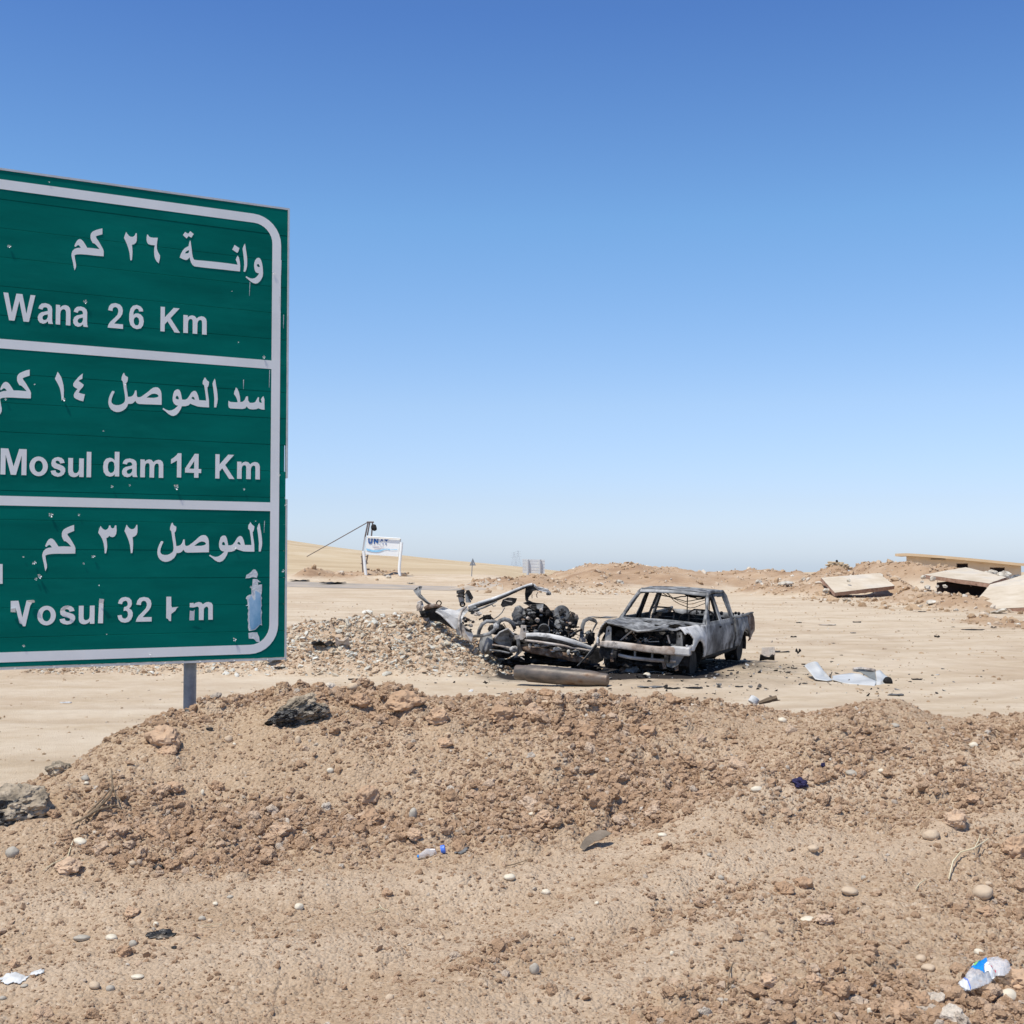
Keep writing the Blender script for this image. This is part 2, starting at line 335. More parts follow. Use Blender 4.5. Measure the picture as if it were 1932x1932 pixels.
stone_mat('gravel_scatter', [(0.0, (0.475, 0.325, 0.204)), (0.4, (0.594, 0.438, 0.294)), (0.65, (0.641, 0.539, 0.396)), (0.85, (0.618, 0.589, 0.498)), (1.0, (0.807, 0.776, 0.677))])
stone_mat('rubble_scatter', [(0.0, (0.40, 0.27, 0.16)), (0.5, (0.50, 0.36, 0.23)), (0.85, (0.55, 0.43, 0.31)), (1.0, (0.66, 0.60, 0.50))])
stone_mat('litter_scatter', [(0.0, (0.03, 0.027, 0.025)), (0.5, (0.09, 0.08, 0.07)), (0.8, (0.28, 0.26, 0.24)), (1.0, (0.7, 0.7, 0.68))])
mat('pebble_white', [(0.62, 0.54, 0.40), (0.74, 0.66, 0.52)], scale=9, rough=0.55, bump=0.1)
mat('pebble_tan', [(0.50, 0.38, 0.26), (0.60, 0.47, 0.33)], scale=12, rough=0.7, bump=0.15)
mat('pebble_grey', [(0.36, 0.32, 0.26), (0.47, 0.42, 0.34)], scale=12, rough=0.7, bump=0.15)
mat('asphalt_chunk', [(0.008, 0.007, 0.007), (0.03, 0.026, 0.022), (0.30, 0.24, 0.17)], scale=7, rough=0.45, bump=1.0, bscale=30, spec=0.6, pos=[0.42, 0.54, 0.66])
mat('concrete_chunk', [(0.03, 0.026, 0.022), (0.25, 0.20, 0.14), (0.48, 0.39, 0.28)], scale=6, rough=0.7, bump=0.9, bscale=28, pos=[0.34, 0.46, 0.6])
mat('sign_green', [(0.0002, 0.110, 0.086), (0.0010, 0.180, 0.140)], scale=0.9, rough=0.5, bump=0.03, bscale=60, spec=0.04, stretch=(1, 1, 5), detail=9, pos=[0.3, 0.7], second=((0.004, 0.185, 0.145), 1.3, 0.66, 0.12))
mat('sign_white', [(0.80, 0.80, 0.77), (0.90, 0.90, 0.87)], scale=1.6, rough=0.6, spec=0.1)
mat('sign_peel', [(0.85, 0.86, 0.84)], scale=3, rough=0.6)
mat('torn_edge', [(0.50, 0.56, 0.60), (0.80, 0.82, 0.80)], scale=25, rough=0.6, bump=0.4)
mat('torn_blue', [(0.10, 0.25, 0.42), (0.19, 0.40, 0.58), (0.38, 0.58, 0.75)], scale=5, rough=0.35, stretch=(1, 1, .5))
mat('galvanised', [(0.24, 0.25, 0.26), (0.34, 0.35, 0.36)], scale=14, rough=0.5, metal=0.35, bump=0.05)
mat('aluminium', [(0.55, 0.55, 0.53), (0.65, 0.65, 0.63)], scale=14, rough=0.45, metal=0.15)
mat('burnt_paint', [(0.045, 0.044, 0.045), (0.18, 0.18, 0.175), (0.42, 0.415, 0.40)], scale=1.6, rough=0.75, bump=0.15, bscale=22, pos=[0.33, 0.48, 0.63], second=((0.035, 0.032, 0.03), 2.0, 0.56, 0.09))
mat('scorched_white', [(0.42, 0.41, 0.39), (0.72, 0.70, 0.66)], scale=3, rough=0.65, bump=0.15, second=((0.09, 0.085, 0.08), 2.8, 0.60, 0.06))
mat('burnt_grey', [(0.07, 0.07, 0.07), (0.20, 0.20, 0.195), (0.33, 0.33, 0.32)], scale=4, rough=0.7, bump=0.3, bscale=20, second=((0.04, 0.036, 0.033), 3.5, 0.56, 0.08))
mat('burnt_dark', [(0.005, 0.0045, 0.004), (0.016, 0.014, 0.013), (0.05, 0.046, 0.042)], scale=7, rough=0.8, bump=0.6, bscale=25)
mat('burnt_rust', [(0.05, 0.035, 0.025), (0.16, 0.10, 0.065), (0.32, 0.28, 0.24)], scale=6, rough=0.85, bump=0.4)
mat('ash_beam', [(0.30, 0.23, 0.18), (0.50, 0.43, 0.36), (0.56, 0.52, 0.47)], scale=3, rough=0.8, bump=0.2, second=((0.13, 0.12, 0.11), 5, 0.58, 0.07))
mat('tank_metal', [(0.07, 0.065, 0.06), (0.15, 0.125, 0.105), (0.24, 0.19, 0.15)], scale=3, rough=0.5, metal=0.3, bump=0.15, second=((0.10, 0.055, 0.03), 3, 0.60, 0.06), stretch=(0.5, 1.5, 1.5))
mat('slab_concrete', [(0.52, 0.43, 0.31), (0.60, 0.51, 0.385), (0.65, 0.57, 0.45)], scale=0.7, rough=0.9, bump=0.1, second=((0.55, 0.49, 0.40), 0.45, 0.60, 0.05))
mat('slab_edge', [(0.30, 0.17, 0.11), (0.42, 0.27, 0.19)], scale=5, rough=0.9, bump=0.3)
mat('render_wall', [(0.56, 0.45, 0.32), (0.63, 0.52, 0.38)], scale=0.6, rough=0.9)
mat('roof_tan', [(0.58, 0.42, 0.25), (0.66, 0.50, 0.32)], scale=0.5, rough=0.9)
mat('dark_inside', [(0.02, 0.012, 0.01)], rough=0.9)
mat('broken_concrete', [(0.32, 0.27, 0.21), (0.54, 0.49, 0.40), (0.70, 0.66, 0.57)], scale=2.5, rough=0.9, bump=0.5)
mat('sandbag', [(0.44, 0.33, 0.20), (0.56, 0.45, 0.30)], scale=3, rough=0.95, bump=0.3)
mat('white_board', [(0.86, 0.86, 0.82), (0.90, 0.90, 0.87)], scale=1, rough=0.4)
mat('print_blue', [(0.03, 0.11, 0.33)], rough=0.5); mat('print_cyan', [(0.30, 0.62, 0.85)], rough=0.5); mat('print_grey', [(0.55, 0.46, 0.48)], rough=0.5)
mat('board_silver', [(0.62, 0.62, 0.60), (0.76, 0.76, 0.73)], scale=0.8, rough=0.5)
mat('rusty_pole', [(0.13, 0.10, 0.09), (0.22, 0.18, 0.16)], scale=4, rough=0.8)
mat('far_steel', [(0.33, 0.34, 0.37)], rough=0.6)
mat('asphalt_road', [(0.32, 0.28, 0.23), (0.42, 0.36, 0.30)], scale=0.4, rough=0.9, second=((0.52, 0.42, 0.30), 0.25, 0.56, 0.10))
mat('white_sheet', [(0.44, 0.43, 0.39), (0.68, 0.67, 0.62)], scale=1.5, rough=0.35, spec=0.5, bump=0.05)
mat('shaded_inside', [(0.17, 0.18, 0.175), (0.24, 0.25, 0.24)], scale=3, rough=0.6)  # inner face of the folded sheet, its shade put into a darker grey
mat('rubber', [(0.018, 0.017, 0.016), (0.05, 0.047, 0.043)], scale=10, rough=0.7, bump=0.3)
mat('wood_dry', [(0.14, 0.10, 0.065), (0.26, 0.19, 0.12)], scale=12, rough=0.9, bump=0.5)
mat('straw', [(0.55, 0.46, 0.28), (0.68, 0.60, 0.42)], scale=12, rough=0.8)
mat('navy_cloth', [(0.018, 0.016, 0.05), (0.05, 0.045, 0.12)], scale=40, rough=0.9, bump=0.6)
mat('paper_white', [(0.50, 0.50, 0.48), (0.72, 0.72, 0.70)], scale=14, rough=0.7, bump=0.2)
mat('cap_blue', [(0.10, 0.22, 0.75)], rough=0.35); mat('label_blue', [(0.01, 0.20, 0.62), (0.02, 0.30, 0.75)], scale=5, rough=0.4); mat('label_green', [(0.25, 0.55, 0.20)], rough=0.4)
mat('label_red', [(0.60, 0.08, 0.10)], rough=0.5)
mat('shaded_tan_sheet', [(0.13, 0.10, 0.07), (0.24, 0.19, 0.14)], scale=8, rough=0.5, bump=0.2)  # darkened brown: the shade on the scrap's face is in the colour
def clear_mat():
    m, nt, b = new_mat('clear_plastic')
    b.inputs['Base Color'].default_value = (0.86, 0.88, 0.90, 1); b.inputs['Roughness'].default_value = 0.22
    b.inputs['Alpha'].default_value = 0.38; b.inputs['Specular IOR Level'].default_value = 0.8
clear_mat()

# ------------------------------------------------------------------ objects
def tag(o, label=None, cat=None, group=None, kind=None):
    if label: o['label'] = label
    if cat: o['category'] = cat
    if group: o['group'] = group
    if kind: o['kind'] = kind
    return o
def thing(name, loc, label, cat, group=None, rot=(0, 0, 0)):
    o = bpy.data.objects.new(name, None); COL.objects.link(o); o.location = loc; o.rotation_euler = rot; o.empty_display_size = 0.2
    return tag(o, label, cat, group)
class MB:
    """collects shapes and links them as ONE mesh object"""
    def __init__(s): s.v = []; s.f = []
    def add(s, vs, fs):
        k = len(s.v); s.v.extend([tuple(v) for v in vs]); s.f.extend([tuple(i + k for i in f) for f in fs]); return s
    def box(s, c, d, rot=None, taper=1.0, jit=0.0):
        M = (rot if isinstance(rot, Matrix) else Euler(rot or (0, 0, 0)).to_matrix()); c = Vector(c)
        vs = [c + M @ Vector((x * d[0] / 2 * (taper if z > 0 else 1) + random.uniform(-jit, jit), y * d[1] / 2 * (taper if z > 0 else 1) + random.uniform(-jit, jit), z * d[2] / 2 + random.uniform(-jit, jit))) for x in (-1, 1) for y in (-1, 1) for z in (-1, 1)]
        return s.add(vs, [(0, 1, 3, 2), (4, 6, 7, 5), (0, 4, 5, 1), (2, 3, 7, 6), (0, 2, 6, 4), (1, 5, 7, 3)])
    def tube(s, pts, r, n=8, flat=1.0, up=None):
        pts = [Vector(p) for p in pts]; rs = r if isinstance(r, (list, tuple)) else [r] * len(pts)
        vs = []; fs = []; prev = None
        for i, p in enumerate(pts):
            t = (pts[min(i + 1, len(pts) - 1)] - pts[max(i - 1, 0)]).normalized()
            a = prev if prev else (Vector(up) if up else (Vector((0, 0, 1)) if abs(t.z) < 0.9 else Vector((1, 0, 0))))
            x = (a - t * a.dot(t)).normalized(); y = t.cross(x); prev = x
            for k in range(n):
                an = 2 * math.pi * (k + 0.5) / n; vs.append(p + (x * math.cos(an) + y * math.sin(an) * flat) * rs[i])
        for i in range(len(pts) - 1):
            for k in range(n): a = i * n + k; b = i * n + (k + 1) % n; fs.append((a, b, b + n, a + n))
        fs.append(tuple(range(n))[::-1]); fs.append(tuple((len(pts) - 1) * n + k for k in range(n)))
        return s.add(vs, fs)
    def plate(s, pts, off, holes=()):
        """polygon (may be concave, may have holes) swept by the vector off"""
        loops = [[Vector(p) for p in pts]] + [[Vector(p) for p in h] for h in holes]; off = Vector(off)
        flat = [p for l in loops for p in l]; tris = tessellate_polygon(loops); n = len(flat)
        if off.length == 0: return s.add(flat, [tuple(t) for t in tris])
        vs = flat + [p + off for p in flat]; fs = [tuple(t) for t in tris] + [tuple(i + n for i in t[::-1]) for t in tris]
        k = 0
        for l in loops:
            m = len(l)
            for i in range(m): a = k + i; b = k + (i + 1) % m; fs.append((a, b, b + n, a + n))
            k += m
        return s.add(vs, fs)
    def grid(s, fn, nu, nv, keep=None):
        vs = []; idx = {}; fs = []
        for i in range(nu + 1):
            for j in range(nv + 1): idx[i, j] = len(vs); vs.append(fn(i / nu, j / nv))
        for i in range(nu):
            for j in range(nv):
                if keep is None or keep((i + .5) / nu, (j + .5) / nv): fs.append((idx[i, j], idx[i + 1, j], idx[i + 1, j + 1], idx[i, j + 1]))
        return s.add(vs, fs)
    def rock(s, c, d, sub=2, amp=0.35, fr=1.3, seed=0, flatb=0.0, rot=None):
        bm = bmesh.new(); bmesh.ops.create_icosphere(bm, subdivisions=sub, radius=1)
        M = Euler(rot or (0, 0, 0)).to_matrix(); c = Vector(c); so = Vector((seed * 3.1, seed * 1.7, seed * 5.3))
        for v in bm.verts:
            n = v.co.normalized(); k = 1 + amp * mnoise.noise(n * fr + so) + amp * 0.5 * mnoise.noise(n * fr * 2.6 + so) + amp * 0.35 * (0.3 - abs(mnoise.noise(n * fr * 5 + so))) + amp * 0.2 * mnoise.noise(n * fr * 11 + so)
            q = n * k; q = Vector((q.x * d[0], q.y * d[1], max(q.z, -1 + flatb) * d[2])); v.co = c + M @ q
        bm.verts.ensure_lookup_table(); vs = [v.co.copy() for v in bm.verts]; fs = [[v.index for v in f.verts] for f in bm.faces]; bm.free()
        return s.add(vs, fs)
    def lathe(s, a, b, prof, n=16):
        """profile [(t along a->b, radius)]"""
        a = Vector(a); b = Vector(b); return s.tube([a.lerp(b, t) for t, r in prof], [max(r, 1e-4) for t, r in prof], n)
    def build(s, name, m, parent=None, smooth=None, bevel=0.0, solid=0.0, raw=False, w=False):
        me = bpy.data.meshes.new(name); me.from_pydata(s.v, [], s.f); me.validate()
        if w and parent:                                     # shapes given in world coordinates
            q = parent
            while q.parent: q = q.parent
            me.transform(Matrix.LocRotScale(q.location, q.rotation_euler, None).inverted())
        bm = bmesh.new(); bm.from_mesh(me)
        if not raw:
            bmesh.ops.remove_doubles(bm, verts=bm.verts, dist=1e-5)
            if solid == 0: bmesh.ops.recalc_face_normals(bm, faces=bm.faces)
        lo = [v for v in bm.verts if not v.link_faces]; bmesh.ops.delete(bm, geom=lo, context='VERTS')
        bm.to_mesh(me); bm.free()
        if smooth:
            me.polygons.foreach_set('use_smooth', [True] * len(me.polygons)); me.set_sharp_from_angle(angle=R(smooth))
        for mm in (m if isinstance(m, (list, tuple)) else [m]): me.materials.append(MATS[mm])
        o = bpy.data.objects.new(name, me); COL.objects.link(o)
        if parent:
            o.parent = parent; o.matrix_parent_inverse = Matrix.Identity(4)
        if solid:
            md = o.modifiers.new('thickness', 'SOLIDIFY'); md.thickness = solid; md.offset = 0
        if bevel:
            md = o.modifiers.new('bevel', 'BEVEL'); md.width = bevel; md.segments = 2; md.limit_method = 'ANGLE'
        return o
def rehome(o, loc):
    """move a mesh's origin to loc without moving the mesh"""
    me = o.data; me.transform(Matrix.Translation(-Vector(loc))); o.location = Vector(loc)
    return o
def solo(mb, name, m, label, cat, group=None, loc=None, **k):
    o = mb.build(name, m, **k); tag(o, label, cat, group)
    if loc is None:
        c = [Vector(v) for v in mb.v]; loc = sum(c, Vector()) / len(c); loc.z = min(v.z for v in c)
    return rehome(o, loc)
def struct(o): o['kind'] = 'structure'; return o
# ------------------------------------------------------------------ the ground: one sheet to the horizon
def build_ground():
    ys = [-60, -40, -25, -15, -8, -4, -1, 0.5, 1.5, 2.3, 3.0]
    y = 3.0
    while y < 9.2: y += 0.0075 + (y - 3.0) * 0.0006; ys.append(y)
    while y < 12: y += 0.10; ys.append(y)
    while y < 21: y += 0.16; ys.append(y)
    while y < 29: y += 0.075; ys.append(y)
    while y < 64: y += 0.30; ys.append(y)
    while y < 172: y += 0.75; ys.append(y)
    while y < 6000: y *= 1.05; ys.append(y)
    ys = np.array(ys); nx = 620
    t = np.linspace(-1, 1, nx)
    t = np.sign(t) * (np.abs(t) * 0.80 + 0.20 * np.abs(t) ** 9)      # wider cells out at the sides
    half = np.where(ys < 3, 12, 0.62 * ys + 0.4 + 0 * ys) 
    half = np.where(ys < 3.0, np.maximum(2.3, 40 - (ys + 60) * 0.6), half)
    X = t[None, :] * half[:, None]; Y = np.repeat(ys[:, None], nx, 1)
    x = X.ravel(); yy = Y.ravel(); z = H(x, yy)
    rows = len(ys); n = rows * nx
    co = np.stack([x, yy, z], 1).astype(np.float32)
    a = (np.arange(rows - 1)[:, None] * nx + np.arange(nx - 1)[None, :]).ravel()
    quads = np.stack([a, a + 1, a + nx + 1, a + nx], 1).astype(np.int32)
    me = bpy.data.meshes.new('ground'); me.vertices.add(n); me.vertices.foreach_set('co', co.ravel())
    me.loops.add(len(quads) * 4); me.loops.foreach_set('vertex_index', quads.ravel())
    me.polygons.add(len(quads)); me.polygons.foreach_set('loop_start', np.arange(0, len(quads) * 4, 4, dtype=np.int32))
    me.update(); me.validate()
    me.polygons.foreach_set('use_smooth', np.ones(len(quads), bool))
    bm = bank_mask(x, yy); g = np.clip(gravel_heap(x, yy) * 5, 0, 1); hm = heap_mask(x, yy)
    px = 966 + x / np.maximum(yy, 1) * FPX
    # soot and ash round the burnt cars, with their ground shadow painted in
    def blob(cx, cy, rx, ry): return np.exp(-((x - cx) / rx) ** 2 - ((yy - cy) / ry) ** 2)
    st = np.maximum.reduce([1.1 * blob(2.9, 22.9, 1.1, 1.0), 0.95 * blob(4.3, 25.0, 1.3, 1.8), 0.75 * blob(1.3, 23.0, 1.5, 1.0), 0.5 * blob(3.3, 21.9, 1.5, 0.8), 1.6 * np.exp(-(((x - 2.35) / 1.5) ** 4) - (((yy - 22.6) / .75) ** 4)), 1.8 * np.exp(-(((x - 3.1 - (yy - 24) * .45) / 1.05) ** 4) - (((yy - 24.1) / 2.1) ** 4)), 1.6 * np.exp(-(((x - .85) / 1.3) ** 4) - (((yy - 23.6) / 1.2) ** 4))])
    far = np.maximum(hm * 1.0, sstep(90, 170, yy) * 0.35)
    grass = (1 - sstep(1040, 1130, px)) * sstep(112, 122, yy + 7 * fbm(x, yy, 0.12, 3, 71)) * (1 - hm)
    grass = np.maximum(grass, sstep(300, 500, yy) * 0.6)
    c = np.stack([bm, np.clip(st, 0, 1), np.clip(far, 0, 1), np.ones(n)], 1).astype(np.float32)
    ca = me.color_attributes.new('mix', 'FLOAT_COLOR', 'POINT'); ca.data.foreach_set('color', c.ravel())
    c2 = np.stack([grass, g, np.clip(furrow(x, yy) * bm * .55 + tracks(x, yy), 0, 1), np.ones(n)], 1).astype(np.float32)
    cb = me.color_attributes.new('mix2', 'FLOAT_COLOR', 'POINT'); cb.data.foreach_set('color', c2.ravel())
    me.materials.append(MATS['ground'])
    o = bpy.data.objects.new('ground', me); COL.objects.link(o); return struct(o)
ground = build_ground()

# ------------------------------------------------------------------ clods, gravel, rubble too many to count
def stone_mesh(seed, sub, amp, sq=(1, 0.85, 0.65), mn='clod_scatter', angular=0.0):
    b = MB(); b.rock((0, 0, 0), sq, sub=sub, amp=amp, fr=1.2, seed=seed)
    me = bpy.data.meshes.new('stone'); me.from_pydata(b.v, [], b.f); me.materials.append(MATS[mn]); 
    me.polygons.foreach_set('use_smooth', [True] * len(me.polygons)); me.set_sharp_from_angle(angle=R(angular)) if angular else None
    return me
def source(name, n, sub, amp, mn, sq=(1, 0.85, 0.65), angular=0.0):
    c = bpy.data.collections.new(name)
    for i in range(n):
        q = tuple(v * random.uniform(0.85, 1.15) for v in sq)
        o = bpy.data.objects.new('stone', stone_mesh(i * 7 + len(name), sub, amp, q, mn, angular)); c.objects.link(o)
    return c
def scatter(name, pts, scl, tint, coll, n_src, label, cat):
    n = len(pts); me = bpy.data.meshes.new(name); me.vertices.add(n); me.vertices.foreach_set('co', np.asarray(pts, np.float32).ravel())
    def at(nm, ty, arr, key):
        a = me.attributes.new(nm, ty, 'POINT'); a.data.foreach_set(key, arr)
    at('tint', 'FLOAT', np.asarray(tint, np.float32), 'value')
    at('size', 'FLOAT', np.asarray(scl, np.float32), 'value')
    rot = np.stack([rng.normal(0, 0.5, n), rng.normal(0, 0.5, n), rng.uniform(0, 6.28, n)], 1).astype(np.float32)
    at('turn', 'FLOAT_VECTOR', rot.ravel(), 'vector')
    at('pick', 'INT', rng.integers(0, n_src, n).astype(np.int32), 'value')
    o = bpy.data.objects.new(name, me); COL.objects.link(o)
    tag(o, label, cat, kind='stuff')
    ng = bpy.data.node_groups.new(name, 'GeometryNodeTree')
    ng.interface.new_socket('Geometry', in_out='INPUT', socket_type='NodeSocketGeometry'); ng.interface.new_socket('Geometry', in_out='OUTPUT', socket_type='NodeSocketGeometry')
    gi = ng.nodes.new('NodeGroupInput'); go = ng.nodes.new('NodeGroupOutput')
    ip = ng.nodes.new('GeometryNodeInstanceOnPoints'); ci = ng.nodes.new('GeometryNodeCollectionInfo')
    ci.inputs['Collection'].default_value = coll; ci.inputs['Separate Children'].default_value = True; ci.inputs['Reset Children'].default_value = True
    ip.inputs['Pick Instance'].default_value = True
    def named(nm, ty):
        a = ng.nodes.new('GeometryNodeInputNamedAttribute'); a.data_type = ty; a.inputs['Name'].default_value = nm; return a.outputs['Attribute']
    L = ng.links
    L.new(gi.outputs[0], ip.inputs['Points']); L.new(ci.outputs[0], ip.inputs['Instance'])
    L.new(named('pick', 'INT'), ip.inputs['Instance Index']); L.new(named('size', 'FLOAT'), ip.inputs['Scale'])
    er = ng.nodes.new('FunctionNodeEulerToRotation'); L.new(named('turn', 'FLOAT_VECTOR'), er.inputs[0]); L.new(er.outputs[0], ip.inputs['Rotation'])
    L.new(ip.outputs[0], go.inputs[0])
    md = o.modifiers.new('scatter', 'NODES'); md.node_group = ng
    return o
SRC_CLOD = source('clods', 12, 3, 0.5, 'clod_scatter', angular=28)
SRC_SMALL = source('crumbs', 8, 1, 0.7, 'clod_scatter', angular=12)
SRC_GRAVEL = source('gravel', 8, 2, 0.45, 'gravel_scatter', (1, 0.75, 0.42), 30)
SRC_RUBBLE = source('rubble', 8, 1, 0.45, 'rubble_scatter', (1, 0.8, 0.6), 30)
def fan(n, y0, y1, pw=1.0, side=0.47):
    """points spread over the wedge of ground the bank takes up"""
    y = y0 + (y1 - y0) * rng.uniform(0, 1, n) ** pw; x = rng.uniform(-1, 1, n) * (side * y + 0.3); return x, y
def bank_scatter():
    # crumbs a pixel or three across
    x, y = fan(300000, 3.9, 9.4, 0.9)
    m = rough_mask(x, y); k = rng.uniform(0, 1, len(x)) < (0.16 + 0.75 * m ** 1.4); x, y, m = x[k], y[k], m[k]
    s = (0.0028 + 0.0052 * rng.exponential(0.7, len(x))) * (0.75 + 0.5 * m) * (y / 6.0) ** 0.5
    s = np.minimum(s, 0.022)
    z = H(x, y) + s * 0.15
    scatter('soil_crumbs', np.stack([x, y, z], 1), s, rng.uniform(0, 1, len(x)) ** 1.15, SRC_SMALL, 8, 'fine brown crumbs of earth and grit covering the bank in front', 'earth')
    x, y = fan(22000, 3.9, 9.4, 0.9)
    m = rough_mask(x, y); k = rng.uniform(0, 1, len(x)) < (0.04 + 0.9 * m ** 2.2); x, y, m = x[k], y[k], m[k]
    s = 0.007 + 0.009 * rng.exponential(0.9, len(x)); s = np.minimum(s * (0.6 + 0.7 * m), 0.045)
    z = H(x, y) + s * 0.2
    scatter('loose_clods', np.stack([x, y, z], 1), s, rng.uniform(0, 1, len(x)) ** 1.3, SRC_CLOD, 10, 'loose brown clods of earth lying thickly over the bank', 'earth')
    print('bank scatter', len(x))
bank_scatter()
def heap_scatter():
    n = 75000; x = rng.uniform(-9, 0.6, n); y = rng.uniform(22.2, 28.0, n)
    g = gravel_heap(x, y); k = (rng.uniform(0, 1, n) < np.clip(g * 2.5, 0, 1)) & (g > 0.03); x, y = x[k], y[k]
    s = np.minimum(0.011 + 0.012 * rng.exponential(1.0, len(x)), 0.10)
    scatter('gravel_bank_stones', np.stack([x, y, H(x, y) + s * 0.1], 1), s, rng.uniform(0, 1, len(x)), SRC_GRAVEL, 8, 'rounded pale gravel and cobbles heaped beside the blown-up car', 'gravel')
    # broken concrete and stones over the far heaps
    px = []; 
    for i, (hx, hy, hz_, wx, wd) in enumerate(HP):
        m = 70 if hy < 112 else 40
        if hx > 10: m = int(m * 1.3)
        px.append(np.stack([hx + rng.normal(0, wx * 0.75, m), hy + rng.normal(0, wd * 0.75, m)], 1))
    # the strip of rubble between the slabs
    px.append(np.stack([rng.uniform(17, 31, 700), rng.uniform(56, 80, 700)], 1))
    px.append(np.stack([rng.uniform(-1, 9, 500), rng.uniform(88, 112, 500)], 1))
    p = np.concatenate(px); x, y = p[:, 0], p[:, 1]
    s = np.minimum(0.045 + 0.06 * rng.exponential(0.9, len(x)), 0.42) * np.where(y > 100, 1.3, 1.0)
    scatter('rubble_stones', np.stack([x, y, H(x, y) + s * 0.1], 1), s, rng.uniform(0, 1, len(x)), SRC_RUBBLE, 8, 'bits of broken concrete and stone strewn over the far earth heaps', 'rubble')
    # grit on the flat between bank and cars
    n = 9000; y = 10.5 + 60 * rng.uniform(0, 1, n) ** 1.6; x = rng.uniform(-0.46, 0.46, n) * y
    k = (fbm(x, y, 0.35, 3, 81) > -0.05); x, y = x[k], y[k]
    s = np.minimum(0.006 + 0.008 * rng.exponential(1, len(x)), 0.04) * (y / 14) ** 0.5
    scatter('flat_grit', np.stack([x, y, H(x, y)], 1), s, rng.uniform(0, 1, len(x)), SRC_RUBBLE, 8, 'small stones and grit spread over the pale flat ground', 'gravel')
heap_scatter()

# single clods one could pick up
CLODM = [stone_mesh(100 + i, 4, 0.50, (1, random.uniform(0.7, 0.95), random.uniform(0.5, 0.75)), 'clod', 30) for i in range(9)]
def clod(x, y, s, label, group, me=None, mname=None, rz=None, sq=None, sink=0.15):
    o = bpy.data.objects.new('clod', me or random.choice(CLODM)); COL.objects.link(o)
    o.location = (x, y, hz(x, y) + s * sink); o.scale = tuple(s * v for v in (sq or (1, 1, 1))); o.rotation_euler = (random.uniform(-.4, .4), random.uniform(-.4, .4), random.uniform(0, 6.28) if rz is None else rz)
    return tag(o, label, 'clod of earth', group)
def many_clods():
    n = 5200; x, y = fan(n, 4.1, 8.9, 0.9, 0.43); m = rough_mask(x, y)
    k = rng.uniform(0, 1, n) < m ** 2.6; x, y, m = x[k], y[k], m[k]
    used = []; c = 0
    for a, b, q in zip(x, y, m):
        s = (0.022 + 0.016 * random.expovariate(1.2)) * (0.55 + 0.45 * q) * (b / 6) ** 0.6
        s = min(s, 0.075)
        if any((a - u) ** 2 + (b - v) ** 2 < (s + r) ** 2 * 0.8 for u, v, r in used): continue
        used.append((a, b, s)); 
        clod(a, b, s, 'brown clod of dry earth among the many on the bank in front', 'clods of earth on the bank'); c += 1
        if c >= 240: break
many_clods()
# ------------------------------------------------------------------ the green distance sign
SA = math.atan2(0.480, 0.877)
SB = P(354, 1300, 8.60); SBASE = Vector((SB.x, SB.y, hz(SB.x, SB.y)))
SU = Vector((math.cos(SA), math.sin(SA), 0)); SN = Vector((math.sin(SA), -math.cos(SA), 0))
def sg(px, py):
    """photograph (source pixels) -> along / up on the sign's face, metres from the post's foot"""
    r = ray(px / 1.98758, py / 1.98758); o = Vector((0, 0, EYE))
    t = (SBASE - o).dot(SN) / r.dot(SN); p = o + r * t - SBASE
    return p.dot(SU), p.z
def view(ox, oy, k):
    return lambda pts: [sg(ox + x / k, oy + y / k) for x, y in pts]
V1, V2, V3, V4, V5, V6, V7, V8, V9 = view(640, 840, 5.0842), view(240, 830, 4.83), view(380, 1380, 6.0375), view(600, 1380, 4.6), view(0, 1360, 5.3667), view(120, 1950, 4.3909), view(0, 2220, 4.6), view(600, 2100, 4.2), view(560, 1940, 4.2933)
T1, T2 = view(0, 600, 1.7564), view(0, 1600, 1.7564)
